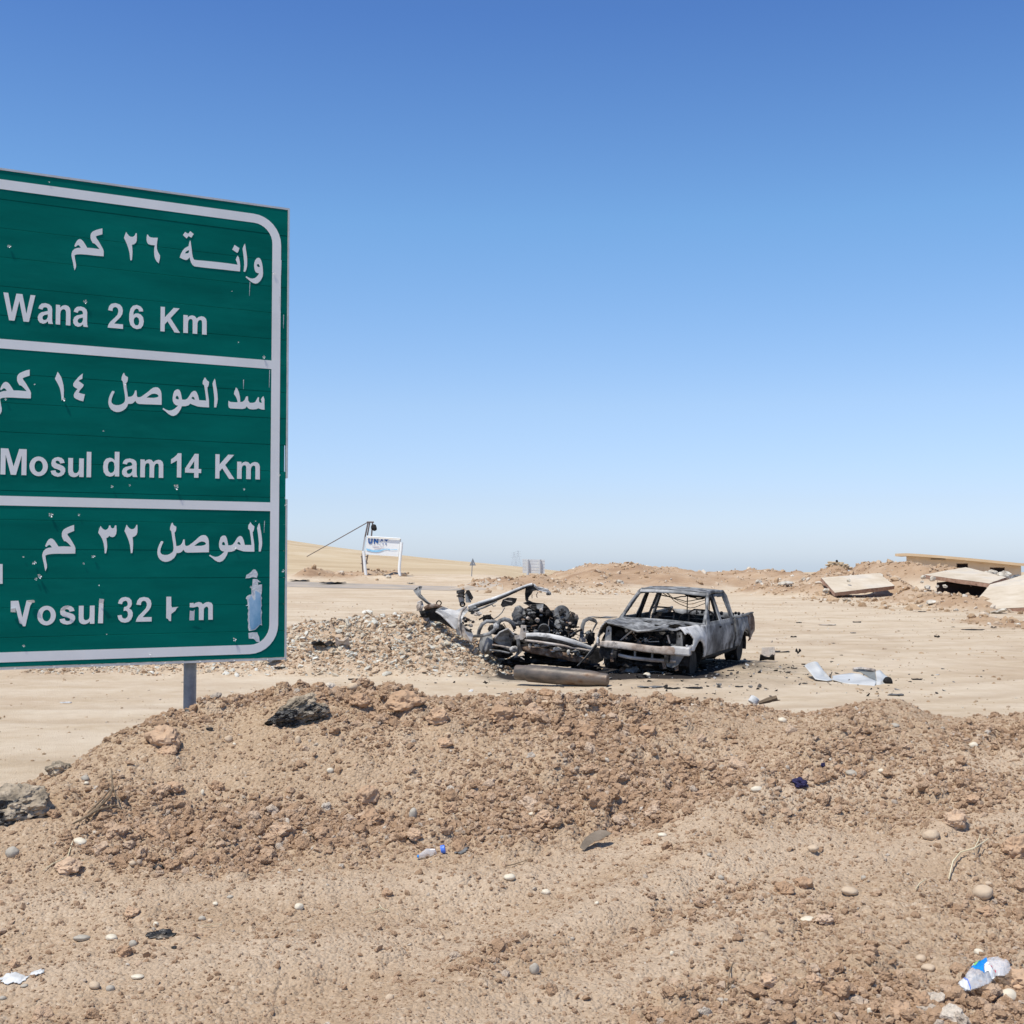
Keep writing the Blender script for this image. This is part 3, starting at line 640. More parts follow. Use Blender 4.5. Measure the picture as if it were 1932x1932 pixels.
GLYPH = {
 'W': [[(0,1),(.2,1),(.36,.29),(.535,1),(.785,1),(.96,.29),(1.12,1),(1.32,1),(1.07,0),(.845,0),(.66,.74),(.475,0),(.25,0)]],
 'M': [[(0,0),(0,1),(.29,1),(.5,.32),(.71,1),(1,1),(1,0),(.81,0),(.81,.76),(.60,0),(.40,0),(.19,.76),(.19,0)]],
 'K': [[(0,0),(0,1),(.2,1),(.2,.58),(.62,1),(.90,1),(.47,.57),(.93,0),(.67,0),(.33,.43),(.2,.29),(.2,0)]],
 'l': [[(0,0),(0,1),(.185,1),(.185,0)]],
 '1': [[(.26,0),(.26,.70),(0,.55),(0,.74),(.14,.83),(.25,.93),(.29,1),(.45,1),(.45,0)]],
 '4': [[(.40,0),(.40,.2),(0,.2),(0,.37),(.42,1),(.59,1),(.59,.37),(.71,.37),(.71,.2),(.59,.2),(.59,0)],[(.40,.37),(.40,.70),(.18,.37)]],
 'o': [[(.36+.36*math.cos(k*math.pi/14), .36+.38*math.sin(k*math.pi/14)) for k in range(28)],[(.36+.165*math.cos(k*math.pi/14), .36+.225*math.sin(k*math.pi/14)) for k in range(28)]],
 'n': [[(0,0),(0,.73),(.18,.73),(.18,.63),(.25,.70),(.33,.735),(.42,.745),(.52,.72),(.59,.66),(.62,.57),(.625,.45),(.625,0),(.435,0),(.435,.43),(.425,.52),(.39,.575),(.33,.59),(.26,.57),(.21,.51),(.19,.42),(.19,0)]],
 'm': [[(0,0),(0,.73),(.18,.73),(.18,.64),(.25,.71),(.36,.745),(.47,.72),(.55,.63),(.62,.70),(.74,.745),(.85,.73),(.93,.66),(.96,.56),(.965,0),(.775,0),(.775,.44),(.765,.54),(.73,.585),(.67,.585),(.61,.54),(.58,.45),(.575,0),(.385,0),(.385,.44),(.38,.53),(.345,.585),(.29,.59),(.23,.56),(.20,.49),(.19,.40),(.19,0)]],
 'a': [[(.64,0),(.45,0),(.42,.085),(.33,.01),(.22,-.02),(.09,.01),(.01,.10),(0,.22),(.05,.33),(.15,.40),(.30,.435),(.42,.47),(.41,.55),(.36,.595),(.28,.60),(.22,.57),(.19,.50),(.02,.53),(.06,.64),(.15,.72),(.31,.75),(.47,.72),(.57,.65),(.60,.55),(.60,.20),(.61,.08)],[(.42,.345),(.42,.24),(.38,.16),(.30,.115),(.23,.125),(.19,.19),(.21,.26),(.28,.305)]],
 's': [[(.55,.53),(.37,.50),(.34,.57),(.27,.61),(.20,.59),(.19,.54),(.24,.49),(.38,.45),(.50,.40),(.57,.32),(.58,.20),(.52,.08),(.42,.01),(.28,-.02),(.14,.01),(.04,.08),(0,.20),(.19,.23),(.22,.15),(.29,.12),(.36,.13),(.395,.18),(.37,.23),(.27,.27),(.13,.31),(.04,.39),(.02,.50),(.05,.63),(.14,.71),(.28,.75),(.42,.72),(.51,.65)]],
 'd': [[(.66,0),(.48,0),(.48,.09),(.40,.01),(.28,-.02),(.13,.02),(.03,.15),(0,.36),(.03,.57),(.12,.70),(.27,.75),(.39,.72),(.47,.65),(.47,1),(.66,1)],[(.47,.37),(.45,.53),(.40,.59),(.33,.61),(.24,.57),(.20,.48),(.19,.35),(.22,.20),(.30,.13),(.38,.14),(.45,.22)]],
 '2': [[(.67,0),(0,0),(.03,.12),(.11,.24),(.30,.42),(.42,.55),(.46,.66),(.45,.76),(.40,.83),(.33,.855),(.25,.83),(.21,.77),(.20,.68),(.01,.70),(.05,.86),(.15,.97),(.33,1.01),(.52,.97),(.62,.87),(.655,.73),(.63,.59),(.55,.46),(.38,.29),(.28,.18),(.67,.18)]],
 '3': [[(0,.27),(.18,.29),(.21,.19),(.27,.145),(.35,.145),(.43,.20),(.46,.31),(.43,.42),(.36,.465),(.26,.45),(.28,.605),(.37,.62),(.43,.67),(.44,.75),(.41,.83),(.34,.86),(.26,.84),(.21,.79),(.195,.72),(.02,.75),(.06,.88),(.17,.98),(.34,1.01),(.50,.97),(.60,.87),(.62,.74),(.59,.63),(.50,.55),(.61,.48),(.66,.38),(.66,.25),(.60,.11),(.49,.01),(.33,-.02),(.16,.01),(.05,.11)]],
 '6': [[(.63,.76),(.45,.74),(.41,.83),(.33,.855),(.25,.80),(.20,.69),(.19,.57),(.28,.64),(.40,.655),(.53,.61),(.63,.50),(.66,.33),(.63,.16),(.53,.03),(.36,-.02),(.19,.02),(.07,.13),(.01,.32),(.01,.58),(.06,.82),(.17,.96),(.34,1.01),(.51,.96),(.60,.87)],[(.46,.32),(.43,.44),(.34,.50),(.25,.46),(.21,.36),(.22,.23),(.29,.14),(.38,.14),(.44,.20)]],
}
GLYPH['u'] = [[(.625 - x, .73 - y) for x, y in GLYPH['n'][0]]]
def build_sign():
    t = thing('road_sign', SBASE, 'large green distance sign with white Arabic and English place names, on a grey steel post', 'road sign', rot=(0, 0, SA))
    s_r = sg(538 * 1.98758, 2000)[0]; z_b = sg(538 * 1.98758, 1240 * 1.98758)[1]; z_t = sg(538 * 1.98758, 396 * 1.98758)[1]
    s_l = -1.95; n = 17; hgt = (z_t - z_b) / n
    W = s_r - s_l
    # seventeen aluminium planks, each a shade out of line with the next
    for i in range(n):
        b = MB(); a = z_b + i * hgt; g = 0.0007
        dy = random.uniform(-0.0006, 0.0006); tip = random.uniform(-0.0006, 0.0006)
        nx = 24; prof = [(a + g, 0.0014), (a + g + 0.002, 0.0), (a + hgt - g - 0.0015, 0.0), (a + hgt - g, 0.0014)]
        vs = []; fs = []
        cut = 0.014 if i == 7 else 0.0
        for k in range(nx + 1):
            s = s_l + (W - cut) * k / nx
            wv = 0.0004 * math.sin(s * 2.3 + i) 
            for (z, q) in prof: vs.append((s, q + dy + wv + tip * (z - a) / hgt, z))
            vs.append((s, 0.03, a + hgt - g)); vs.append((s, 0.03, a + g))
        for k in range(nx):
            for j in range(6): p = k * 6 + j; q2 = k * 6 + (j + 1) % 6; fs.append((p, p + 6, q2 + 6, q2))
        fs.append(tuple(range(6))); fs.append(tuple(nx * 6 + j for j in range(6))[::-1])
        b.add(vs, fs); b.build('plank', 'sign_green', t)
    bk = MB(); bk.box(((s_l + s_r) / 2, 0.020, (z_b + z_t) / 2), (W - 0.01, 0.006, z_t - z_b - 0.01)); bk.build('backing_sheet', 'sign_green', t)
    # thin galvanised frame
    fr = MB(); fr.box(((s_l + s_r) / 2, 0.012, z_t + 0.008), (W + 0.03, 0.030, 0.014)); fr.build('frame_top', 'aluminium', t)
    fr = MB(); fr.box(((s_l + s_r) / 2, 0.010, z_b - 0.009), (W + 0.03, 0.030, 0.014)); fr.build('frame_bottom', 'aluminium', t)
    zc = [z_b, z_b + hgt * 5.95, z_b + hgt * 6.75, z_t]
    for (u, v) in ((z_b + 0.002, zc[1]), (zc[2], z_t)):
        fr = MB(); fr.box((s_r + 0.008, 0.010, (u + v) / 2), (0.012, 0.034, v - u)); fr.build('frame_side', 'aluminium', t)
    fr = MB(); fr.box((s_l - 0.008, 0.010, (z_b + z_t) / 2), (0.012, 0.034, z_t - z_b)); fr.build('frame_side', 'aluminium', t)
    for i in range(11):
        s = s_r - 0.12 - i * 0.235
        r = MB(); r.lathe((s, 0.002, z_b - 0.012), (s, -0.010, z_b - 0.012), [(0, .006), (.6, .006), (1, .003)], 8); r.build('rivet', 'aluminium', t)
    Y0 = -0.0020
    def flat(name, loops_list, m, y=Y0, th=0.0012, parent=t):
        b = MB()
        for loops in loops_list:
            ls = [[(s, y, z) for s, z in l] for l in loops]; b.plate(ls[0], (0, th, 0), ls[1:])
        return b.build(name, m, parent)
    # border with rounded corners
    z_o = sg(0, 338 * 1.98758)[1]; z_i = sg(0, 356.5 * 1.98758)[1]; bw = z_o - z_i
    s_o = sg(526 * 1.98758, 2000)[0]; zb_o = sg(0, 1250 * 1.98758)[1]
    d_l = s_l + (s_r - s_o)
    def rr(x0, x1, y0, y1, r):
        pts = []
        for (cx, cy, a0) in ((x1 - r, y0 + r, -90), (x1 - r, y1 - r, 0), (x0 + r, y1 - r, 90), (x0 + r, y0 + r, 180)):
            for k in range(9): a = R(a0 + 90 * k / 8); pts.append((cx + r * math.cos(a), cy + r * math.sin(a)))
        return pts
    flat('border', [[rr(d_l, s_o, zb_o, z_o, 0.20), rr(d_l + bw, s_o - bw, zb_o + bw, z_o - bw, 0.135)[::-1]]], 'sign_white')
    for (ya, yb) in ((1270.5, 1306), (1859, 1895)):
        za, zb = sg(0, ya)[1], sg(0, yb)[1]
        flat('divider', [[[(d_l + bw, zb), (s_o - bw, zb), (s_o - bw, za), (d_l + bw, za)]]], 'sign_white')
    # --- Arabic lettering, traced
    def word(lst, name='arabic_lettering', m='sign_white', y=Y0): return flat(name, lst, m, y)
    waw = [V1([(1590,800),(1595,740),(1612,690),(1640,655),(1670,645),(1700,655),(1722,690),(1738,740),(1750,800),(1757,870),(1760,940),(1752,1000),(1730,1050),(1695,1100),(1655,1130),(1615,1138),(1570,1125),(1520,1095),(1480,1060),(1428,1015),(1440,995),(1480,1020),(1520,1038),(1560,1042),(1600,1035),(1640,1005),(1670,970),(1685,943),(1650,935),(1620,918),(1602,880)]), V1([(1640,780),(1655,765),(1675,765),(1692,790),(1700,822),(1670,822),(1648,805)])]
    alef = [V1([(1413,375),(1425,420),(1432,480),(1445,560),(1455,640),(1458,720),(1456,800),(1440,870),(1418,915),(1388,905),(1395,860),(1402,780),(1398,700),(1388,600),(1378,530),(1370,475),(1385,430)])]
    dot = [V1([(1218,400),(1308,460),(1290,525),(1268,552),(1173,490)])]
    nah = [V1([(1275,605),(1300,640),(1318,720),(1325,800),(1320,905),(1200,893),(1000,870),(800,850),(600,828),(450,808),(415,780),(390,740),(372,690),(360,635),(345,655),(320,680),(290,688),(240,675),(172,640),(190,580),(225,510),(270,460),(315,435),(340,425),(348,380),(360,335),(372,312),(382,340),(388,400),(400,480),(408,560),(420,630),(445,682),(500,690),(700,708),(900,728),(1100,752),(1275,778),(1262,730),(1240,685),(1255,640)]), V1([(270,560),(290,530),(320,510),(350,500),(348,530),(335,555),(300,562)])]
    dots = [V1([(275,152),(333,190),(372,137),(438,192),(393,262),(340,230),(303,277),(233,213)])]
    word([waw, alef, dot, nah, dots])
    kam = V2([(695,130),(695,235),(640,250),(600,262),(575,275),(590,310),(620,350),(650,400),(680,455),(705,500),(718,540),(716,635),(600,625),(500,615),(400,603),(300,597),(230,600),(190,613),(195,660),(205,720),(218,780),(218,830),(192,890),(178,840),(165,760),(148,690),(135,620),(138,580),(155,535),(190,500),(240,483),(305,480),(280,445),(258,430),(235,440),(208,465),(188,450),(200,415),(222,370),(250,335),(285,322),(320,335),(350,365),(385,420),(420,480),(500,485),(645,505),(620,475),(590,440),(550,402),(520,395),(495,350),(480,310),(480,250),(492,215),(520,185),(580,158),(640,140)])
    two = V2([(1125,192),(1145,225),(1175,262),(1205,280),(1240,283),(1270,270),(1288,240),(1300,213),(1316,215),(1320,290),(1316,350),(1300,390),(1270,415),(1230,425),(1236,480),(1240,550),(1236,630),(1228,705),(1200,707),(1193,640),(1185,570),(1165,490),(1140,420),(1110,350),(1085,300),(1100,255)])
    six = V2([(1505,238),(1522,245),(1540,275),(1570,292),(1620,298),(1697,298),(1688,360),(1680,430),(1682,500),(1700,555),(1738,620),(1736,670),(1715,762),(1680,730),(1650,680),(1638,630),(1632,560),(1634,490),(1643,435),(1580,430),(1530,415),(1505,385),(1495,340),(1497,280)])
    def mv(l, a, b): dx, dz = b[0] - a[0], b[1] - a[1]; return [(s + dx, z + dz) for s, z in l]
    ka = V2([(716, 635)])[0]; ta = V2([(1214, 707)])[0]
    word([[two], [six]]); word([[kam]])
    word([[mv(kam, ka, V5([(620, 720)])[0])]]); word([[mv(kam, ka, V6([(712, 552)])[0])]])
    one = V5([(1160,185),(1190,225),(1235,300),(1255,370),(1275,450),(1285,550),(1282,640),(1278,745),(1240,760),(1235,690),(1222,600),(1205,520),(1175,450),(1140,385),(1105,325),(1130,260)])
    four = V5([(1665,218),(1655,325),(1605,345),(1580,370),(1620,395),(1685,445),(1670,485),(1620,540),(1580,600),(1625,620),(1708,638),(1675,778),(1600,760),(1530,730),(1490,700),(1482,660),(1500,610),(1530,565),(1560,530),(1510,505),(1475,470),(1472,430),(1500,380),(1560,310),(1610,260)])
    word([[one], [four]])
    three = V6([(1130,97),(1150,130),(1180,155),(1210,165),(1240,152),(1262,120),(1270,90),(1290,90),(1300,125),(1325,140),(1350,130),(1368,88),(1388,90),(1393,170),(1385,230),(1360,270),(1325,283),(1290,275),(1272,260),(1250,285),(1222,297),(1232,360),(1238,430),(1230,500),(1218,550),(1197,548),(1193,480),(1180,390),(1155,310),(1125,260),(1090,212),(1105,150)])
    word([[three], [mv(two, ta, V6([(1640, 545)])[0])]])
    sal = [V3([(505,110),(520,120),(530,155),(550,180),(600,208),(600,260),(588,310),(560,345),(565,400),(580,500),(592,580),(600,652),(650,652),(690,640),(725,610),(745,570),(765,510),(795,510),(800,580),(802,630),(820,660),(860,663),(900,650),(960,610),(1050,545),(1130,475),(1180,445),(1230,435),(1280,442),(1320,475),(1345,520),(1360,580),(1365,700),(1362,835),(1200,828),(1000,822),(850,815),(810,800),(785,770),(768,742),(735,780),(700,805),(650,812),(605,810),(590,860),(550,920),(480,970),(410,995),(340,998),(280,980),(220,940),(180,880),(162,820),(158,760),(170,680),(200,600),(245,520),(290,525),(298,545),(265,610),(235,690),(225,750),(235,790),(270,825),(330,842),(400,840),(460,820),(505,790),(530,755),(538,700),(530,600),(510,480),(495,370),(485,310),(455,270),(460,210),(480,150)]), V3([(1020,670),(1080,625),(1140,590),(1200,580),(1260,595),(1293,625),(1290,650),(1250,668),(1180,678),(1100,675)])]
    al2 = [V4([(943,185),(955,220),(965,290),(980,370),(990,450),(995,540),(988,600),(968,680),(935,680),(935,600),(938,540),(930,450),(918,350),(905,270),(922,225)])]
    lmw = [V4([(775,162),(790,185),(808,210),(845,240),(840,290),(825,330),(815,335),(820,400),(832,480),(843,560),(845,680),(750,675),(650,665),(580,640),(520,615),(490,645),(440,658),(375,660),(355,715),(320,770),(280,810),(230,828),(190,820),(140,790),(90,745),(42,710),(55,690),(100,718),(150,735),(200,730),(250,705),(312,650),(270,640),(240,615),(220,570),(217,520),(225,460),(245,400),(275,375),(305,368),(335,380),(355,420),(368,480),(380,545),(430,548),(470,530),(500,490),(540,425),(575,398),(605,395),(630,415),(655,470),(675,555),(720,558),(795,562),(790,500),(780,420),(768,340),(760,300),(735,275),(740,220)]), V4([(268,525),(275,490),(295,478),(315,495),(328,540),(295,540)]), V4([(540,520),(560,495),(580,500),(605,545),(575,545)])]
    sadd = [V4([(1310,338),(1335,360),(1360,420),(1378,500),(1385,590),(1430,580),(1460,550),(1485,490),(1515,490),(1520,560),(1545,600),(1600,602),(1640,590),(1665,550),(1690,505),(1708,510),(1705,560),(1712,590),(1755,605),(1750,575),(1740,545),(1760,510),(1782,485),(1800,540),(1802,720),(1750,715),(1695,695),(1660,710),(1600,715),(1550,710),(1520,695),(1495,662),(1470,695),(1420,707),(1300,702),(1210,698),(1185,680),(1178,640),(1180,565),(1210,585),(1260,590),(1340,592),(1330,550),(1310,500),(1275,450),(1285,400)])]
    word([sadd]); word([al2, lmw, sal])
    q = lambda loops, a, b: [mv(l, a, b) for l in loops]
    word([q(al2, V4([(950, 680)])[0], V9([(1775, 550)])[0]), q(lmw, V4([(845, 680)])[0], V9([(1690, 552)])[0]), q(sal, V3([(1362, 835)])[0], V9([(958, 562)])[0])])
    # --- Latin lettering
    def latin(txt, vw, xl, xr, yt, yb):
        """set txt so that its outline fills the box; yt, yb are measured at the left edge"""
        loops = []; x = 0
        for ch in txt:
            g = GLYPH[ch]; w_ = max(p[0] for p in g[0]); loops.append([[(px + x, py) for px, py in l] for l in g]); x += w_ + 0.115
        al = [p for g in loops for l in g for p in l]; xs = [p[0] for p in al]; ys = [p[1] for p in al]
        (s0, zt), (s0b, zb) = vw([(xl, yt), (xl, yb)]); s1 = vw([(xr, yt)])[0][0]
        fx = (s1 - s0) / (max(xs) - min(xs)); fz = (zt - zb) / (max(ys) - min(ys))
        return flat('latin_lettering', [[[(s0 + (px - min(xs)) * fx, zb + (py - min(ys)) * fz) for px, py in l] for l in g] for g in loops], 'sign_white')
    latin('Wana', T1, 22, 582, 872, 1056); latin('2', T1, 711, 812, 938, 1104); latin('6', T1, 852, 948, 950, 1110)
    latin('K', T1, 1058, 1187, 966, 1128); latin('m', T1, 1208, 1362, 1018, 1138)
    latin('Mosul', T2, 5, 602, 142, 318); latin('dam', T2, 680, 1077, 162, 328); latin('1', T2, 1127, 1195, 173, 333); latin('4', T2, 1220, 1326, 176, 334)
    latin('K', T2, 1419, 1545, 181, 341); latin('m', T2, 1562, 1712, 228, 343)
    latin('o', V7, 645, 965, 240, 578); latin('s', V7, 1028, 1300, 235, 565); latin('u', V7, 1360, 1632, 238, 558)
    latin('3', T2, 775, 875, 1122, 1292); latin('2', T2, 897, 1000, 1122, 1285)
    word([[V7([(185,155),(318,150),(385,440),(460,145),(575,138),(550,188),(520,240),(438,590),(395,592),(380,560),(335,535),(290,350),(268,270),(265,350),(185,345)])], [V7([(1708,180),(1785,122),(1775,540),(1690,538)])],
          [V8([(100,578),(175,578),(178,720),(190,748),(290,738),(265,755),(240,800),(175,850),(173,962),(145,960),(125,930),(97,915)])],
          [V8([(468,678),(530,675),(528,700),(560,675),(610,662),(650,670),(675,700),(710,672),(760,660),(810,675),(830,710),(830,940),(760,940),(760,760),(745,735),(720,735),(690,765),(685,945),(612,945),(612,760),(600,735),(575,733),(530,748),(468,745)])],
          [T2([(-40,905),(17,905),(17,1035),(-40,1035)])]], 'damaged_lettering')
    # peeled corners of letters, curling out of the sign
    for pts in (V7([(462,148),(578,138),(597,160),(590,183),(548,186),(470,170)]), V7([(185,285),(262,278),(270,350),(188,343)]), V8([(460,795),(500,803),(520,802),(535,780),(535,948),(458,950)]), V7([(1706,114),(1787,122),(1780,200),(1700,190)]), V7([(1050,290),(1110,238),(1185,232),(1195,250),(1140,275),(1108,318),(1045,330)])):
        b = MB(); z0 = min(z for s, z in pts); z1 = max(z for s, z in pts)
        vs = [(s, Y0 - 0.004 - 0.012 * ((z - z0) / (z1 - z0)), z) for s, z in pts]; b.plate(vs, (0, 0.0006, 0)); b.build('peeled_film', 'sign_peel', t)
    flat('torn_film', [[V8([(1345,290),(1360,235),(1400,215),(1430,190),(1470,150),(1500,150),(1530,190),(1540,230),(1525,280),(1460,270),(1400,285)])], [V8([(1390,1150),(1450,1140),(1530,1138),(1540,1170),(1560,1210),(1570,1290),(1520,1290),(1490,1255),(1470,1240),(1400,1240),(1395,1200)])],
                      [V8([(1460,300),(1530,300),(1550,320),(1590,350),(1540,350),(1545,390),(1605,385),(1605,450),(1600,520),(1590,560),(1605,600),(1595,640),(1602,720),(1590,760),(1605,820),(1595,900),(1605,1030),(1570,1020),(1540,1060),(1500,1100),(1450,1112),(1400,1118),(1385,1060),(1392,1000),(1378,950),(1388,900),(1380,850),(1392,800),(1380,760),(1390,720),(1348,722),(1380,700),(1375,640),(1350,600),(1370,570),(1400,550),(1440,540),(1440,450),(1455,380)])]], 'torn_edge', Y0 + 0.0004)
    flat('torn_patch', [[V8([(1500,480),(1585,530),(1580,620),(1590,720),(1580,850),(1588,1000),(1540,1040),(1480,1090),(1425,1100),(1408,950),(1412,800),(1405,700),(1400,620),(1440,560),(1480,640),(1500,620)])]], 'torn_blue', Y0 - 0.001)
    # bullet holes: curled bright metal lips
    holes = [(T1, 60, 570, 1.1), (T1, 322, 147, .5), (T1, 560, 937, 1.2), (T1, 1800, 745, 1.0), (T1, 1735, 1300, 1.0), (V5, 1270, 735, 1.3), (V5, 108, 740, .8), (V5, 690, 437, .5), (V3, 530, 372, .7), (T2, 680, 30, .5), (T2, 737, 395, .9), (T2, 853, 387, .6), (T2, 1158, 400, 1.8), (T2, 1605, 412, .7), (T2, 1837, 320, .7), (T2, 333, 582, 1.3), (T2, 519, 580, .7), (T2, 613, 855, 1.0), (T2, 223, 897, 1.2), (T2, 258, 985, 1.3), (T2, 235, 1003, .9), (T2, 1545, 797, 1.0), (T2, 1543, 1402, 1.3), (T2, 155, 1445, .8), (T2, 985, 1497, .7), (T2, 152, 858, .5), (T2, 1878, 515, .8), (T2, 1862, 950, 1.0), (T2, 1680, 622, .5), (T2, 550, 900, .6), (T2, 650, 1045, .5), (T2, 702, 1367, .4), (V8, 1427, 422, .7), (T1, 1568, 1200, .4), (T1, 1525, 866, .4)]
    for vw, x, y, k in holes:
        s, z = vw([(x, y)])[0]; b = MB(); r = 0.0085 * k
        for j in range(5):
            a = j * 1.257 + random.uniform(-.3, .3); l = r * random.uniform(0.8, 1.5)
            c0 = (s + r * .35 * math.cos(a - .5), -0.004, z + r * .35 * math.sin(a - .5)); c1 = (s + r * .35 * math.cos(a + .5), -0.004, z + r * .35 * math.sin(a + .5))
            b.add([c0, c1, (s + l * math.cos(a + .3), -0.004 - r * 0.75, z + l * math.sin(a + .3)), (s + l * math.cos(a - .3), -0.004 - r * 0.85, z + l * math.sin(a - .3))], [(0, 1, 2, 3)])
        b.build('bullet_hole', 'sign_peel', t, raw=True)
    # scratches
    for vw, x0, y0, x1, y1 in ((T1, 1646, 805, 1642, 895), (T1, 1852, 660, 1850, 760), (T1, 1842, 900, 1848, 1010), (T1, 1868, 1020, 1866, 1110), (T1, 1776, 1385, 1772, 1500), (V4, 1440, 200, 1436, 360), (T2, 1742, 620, 1738, 700)):
        (a, b_), (c, d) = vw([(x0, y0), (x1, y1)]); m_ = MB(); w_ = 0.0022
        m_.add([(a - w_, Y0, b_), (a + w_, Y0, b_), (c + w_ * .4, Y0, d), (c - w_ * .4, Y0, d)], [(0, 1, 2, 3)]); m_.build('scratch', 'torn_edge', t)
    # posts, cross rails and clamps behind
    for s in (0.045, -1.45):
        w_ = SBASE + SU * s - SN * 0.115; zb = hz(w_.x, w_.y) - SBASE.z - 0.35
        b = MB(); b.tube([(s, 0.115, zb), (s, 0.115, z_t - 0.1)], 0.043, 28); b.build('post', 'galvanised', t, smooth=40)
    for k in range(4):
        z = z_b + 0.25 + k * 0.86; b = MB(); b.box(((s_l + s_r) / 2, 0.050, z), (W - 0.3, 0.036, 0.05)); b.build('cross_rail', 'galvanised', t)
        for s in (0.045, -1.45): b = MB(); b.lathe((s, 0.115, z - 0.02), (s, 0.115, z + 0.02), [(0, .05), (1, .05)], 16); b.build('clamp', 'galvanised', t)
    return t
build_sign()
# ------------------------------------------------------------------ the burnt-out pickup
def burnt_pickup():
    t = thing('pickup_truck', (2.468, 22.969, 0.115), 'burnt-out double-cab pickup standing on its rims, glass and tyres gone', 'pickup truck', rot=(R(-3.2), R(0.92), R(-114.58)))
    def bump(x, z): return 0.012 * mnoise.noise(Vector((x * 2.2, z * 2.5, 3))) + 0.006 * mnoise.noise(Vector((x * 6, z * 6, 9)))
    WC = ((0.0, 0.25), (-3.28, 0.25))
    def yy(x, z):
        if z <= 0.84: y = 0.845 + 0.035 * math.sin(math.pi * min(max((z - 0.25) / 0.62, 0), 1))
        elif -2.58 < x < -0.55: y = 0.845 - (z - 0.84) / 0.55 * 0.225
        else: y = 0.845 - (z - 0.84) * 0.5
        if x > -0.5 and z > 0.66: y -= ((z - 0.66) / 0.20) ** 2 * 0.10 * min(1, (x + 0.5) / 0.3)
        if x > 0.2: y -= ((x - 0.2) / 0.32) ** 2 * 0.07
        if x < -3.62: y += 0.03 * (-3.62 - x) / 0.36
        for cx, cz in WC:
            d = math.hypot(x - cx, z - cz); y += 0.035 * math.exp(-((d - 0.42) / 0.09) ** 2)
        return y
    def inp(x, z, poly):
        c = False; j = len(poly) - 1
        for i in range(len(poly)):
            a, b = poly[i], poly[j]
            if (a[1] > z) != (b[1] > z) and x < (b[0] - a[0]) * (z - a[1]) / (b[1] - a[1]) + a[0]: c = not c
            j = i
        return c
    W1 = [(-0.90, 0.895), (-1.55, 0.895), (-1.55, 1.315), (-1.24, 1.315)]; W2 = [(-1.69, 0.895), (-2.34, 0.895), (-2.29, 1.29), (-1.69, 1.315)]
    def side(name, x0, x1, z0, z1, keep, m, sgn, par=t):
        nx = max(2, int(abs(x1 - x0) / 0.016)); nz = max(2, int((z1 - z0) / 0.016)); b = MB()
        def fn(u, v):
            x = x0 + (x1 - x0) * u; z = z0 + (z1 - z0) * v; return (x, sgn * (yy(x, z) + bump(x + sgn * 5, z)), z)
        b.grid(fn, nx, nz, lambda u, v: keep(x0 + (x1 - x0) * u, z0 + (z1 - z0) * v))
        return b.build(name, m, par, smooth=50, solid=0.018)
    arch = lambda x, z, i: math.hypot(x - WC[i][0], z - WC[i][1]) > 0.365
    for sg_ in (1, -1):
        side('front_fender', -0.57, 0.50, 0.30, 0.86, lambda x, z: arch(x, z, 0) and not (((x - 0.42) / 0.11) ** 2 + ((z - 0.66) / 0.11) ** 2 < 1) and not (x > 0.30 and z < 0.46), 'scorched_white', sg_)
        side('front_door', -0.59, -1.615, 0.30, 1.36, lambda x, z: (z < 0.86 or (x < -0.62 - (z - 0.86) * 1.21)) and not inp(x, z, W1) and z > 0.30 + 0.02 * (x + 0.6) ** 2, 'burnt_paint', sg_)
        side('rear_door', -1.63, -2.47, 0.31, 1.36, lambda x, z: not inp(x, z, W2) and (z < 0.5 or x > -2.47 + (z - 0.86) * 0.10) and arch(x, z, 1), 'burnt_paint', sg_)
        side('bed_side', -2.62, -3.60, 0.32, 0.87, lambda x, z: arch(x, z, 1), 'burnt_grey', sg_)
        side('bed_corner', -3.62, -3.98, 0.36, 0.90, lambda x, z: z > 0.36 + (-3.62 - x) * 0.55, 'burnt_rust', sg_)
        b = MB(); b.tube([(-.45, sg_ * .80, .29), (-1.6, sg_ * .82, .27), (-2.85, sg_ * .80, .29)], .05, 6); b.build('sill', 'burnt_dark', t)
        # wheel-arch liners, dark
        for i in (0, 1):
            cx, cz = WC[i]; b = MB()
            b.grid(lambda u, v: (cx + 0.385 * math.cos(math.pi * (u * 1.1 - 0.05)), sg_ * (0.50 + 0.33 * v), cz + 0.385 * math.sin(math.pi * (u * 1.1 - 0.05))), 16, 2); b.build('wheel_arch', 'burnt_dark', t, solid=0.01)
            b = MB(); b.plate([(cx + 0.38 * math.cos(a), sg_ * 0.50, cz + 0.38 * math.sin(a)) for a in [math.pi * k / 12 for k in range(13)]], (0, 0.01, 0)); b.build('arch_wall', 'burnt_dark', t)
            w_ = thing_part = MB(); w_.lathe((cx, sg_ * 0.54, 0.21), (cx, sg_ * 0.80, 0.21), [(0, .20), (0.02, .24), (.15, .235), (.3, .23), (.7, .23), (.85, .235), (1, .225)], 28); wo = w_.build('wheel', 'burnt_dark', t, smooth=40)
            w_ = MB(); w_.lathe((cx, sg_ * 0.70, 0.23), (cx, sg_ * 0.765, 0.23), [(0, .15), (.5, .13), (1, .05)], 16); w_.build('brake_drum', 'burnt_dark', wo)
            w_ = MB(); w_.tube([(cx + .25 * math.cos(a), sg_ * 0.71, 0.05 + abs(.05 * math.sin(a * 3))) for a in [k * 0.7 for k in range(9)]], 0.03, 6); w_.build('tyre_remains', 'rubber', wo)
        # A pillar, roof rail, rear pillar
        b = MB(); b.tube([(-0.60, sg_ * .80, .84), (-0.95, sg_ * .745, 1.13), (-1.24, sg_ * .665, 1.365), (-1.34, sg_ * .635, 1.395)], [.035, .028, .028, .03], 8); b.build('windscreen_pillar', 'burnt_grey', t, smooth=50)
